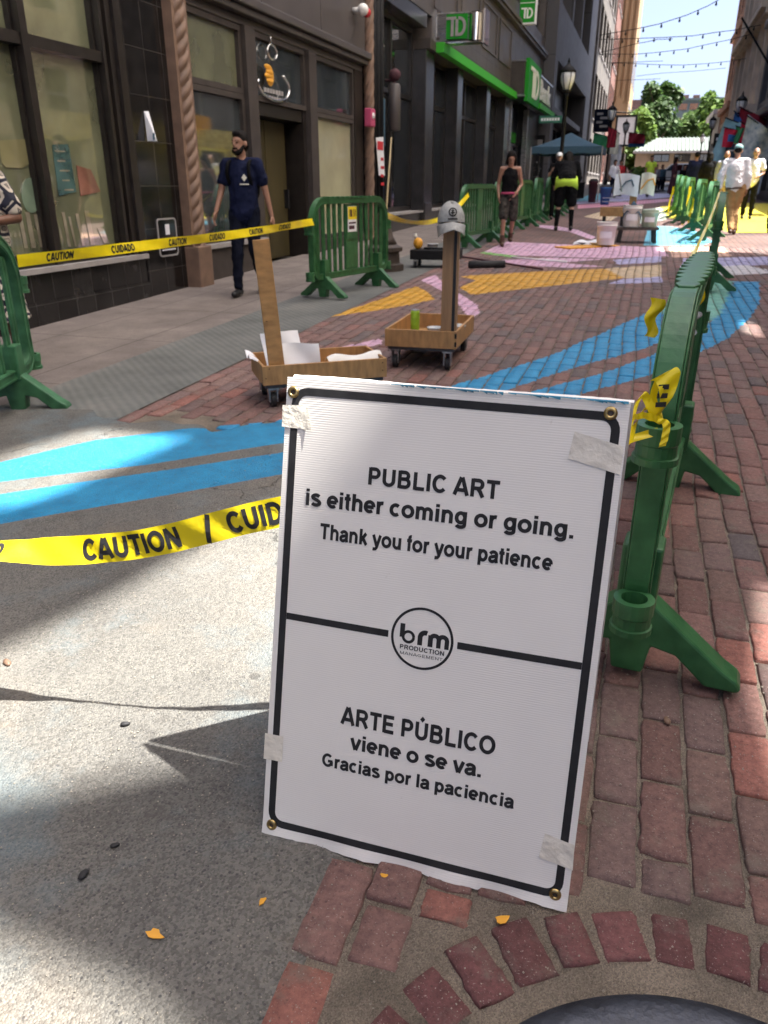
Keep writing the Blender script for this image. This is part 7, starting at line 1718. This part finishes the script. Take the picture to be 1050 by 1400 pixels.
tree('mid green tree between the light left tree and the dark tree', 888, 165, 215, 44, 124, LEAF[2], 7, 1500)
tree('far dark tree at the left edge of the sky gap', 858, 158, 215, 40, 140, LEAF[1], 8, 1200)
tree('bushy yellow green shrub by the cafe tables', 872, 226, 246, 22, 58, LEAF[0], 9, 500, 'shrub')
tree('small yellow green shrub right of the bushy one', 882, 229, 247, 14, 57, LEAF[0], 10, 350, 'shrub')
struct(sheet('far_lawn', [-60, -6, 6, 60], [112, 140, 176, 300], mat('lawn', (.06, .11, .025), .9, var=.3, scale=.4), 0.02)) if False else None
# cafe tables and a parked car in the far street
def cafe(label, x, y):
    t = thing('cafe_table', label, 'table', (x, y, gz(y)), 0, 'dark cafe tables in the far street'); b = MB(); b.lathe([(.42, .70), (.42, .74)], 14); b.build('top', M['black_metal'], t); b = MB(); b.tube([(0, 0, 0), (0, 0, .70)], .04, 6); b.lathe([(.25, 0), (.25, .03)], 10); b.build('stand', M['black_metal'], t)
for px, y, lab in ((866, 47, 'leftmost dark cafe table, before the shrubs'), (876, 48, 'dark cafe table left of the lime vest walker'), (896, 49, 'dark cafe table right of the lime vest walker'), (908, 50, 'dark cafe table left of the maroon dress')): q = ony(px, 250, y); cafe(lab, q.x, y)
q = ony(930, 240, 64); t = thing('parked_car', 'silver car parked across the far end of the street', 'car', (q.x, 64, gz(64)), rad(2))
prof = [(-2.1, .35), (-2.15, .75), (-1.3, .92), (-.7, 1.40), (.75, 1.42), (1.45, .98), (2.1, .88), (2.15, .4), (1.9, .28), (-1.9, .28)]
b = MB(); b.prism(prof, -.82, .82, lambda u, v, t_: (u, t_, v)); b.build('body', M['steel'], t, bevel=.06)
b = MB(); b.prism([(-1.12, .95), (-.64, 1.33), (.0, 1.34), (.0, .95)], -.835, .835, lambda u, v, t_: (u, t_, v)); b.build('window', M['dark_glass'], t); b = MB(); b.prism([(.06, .95), (.06, 1.34), (.68, 1.35), (1.25, .97)], -.835, .835, lambda u, v, t_: (u, t_, v)); b.build('window', M['dark_glass'], t)
for x in (-1.3, 1.3):
    for y in (-.74, .74): b = MB(); b.lathe([(.18, -.1), (.33, -.1), (.33, .1), (.18, .1)], 18); b.v = [(x+vx, y+vz, .33+vy) for vx, vy, vz in b.v]; w = b.build('wheel', M['black_rubber'], t); b = MB(); b.lathe([(.001, -.09), (.18, -.11), (.18, .11), (.001, .09)], 14); b.v = [(x+vx, y+vz, .33+vy) for vx, vy, vz in b.v]; b.build('rim', M['steel'], w)
for s in (-1, 1): b = MB(); b.ell((-2.13, s*.6, .68), (.06, .16, .09)); b.build('headlight', M['lamp_glass'], t, smooth=True)
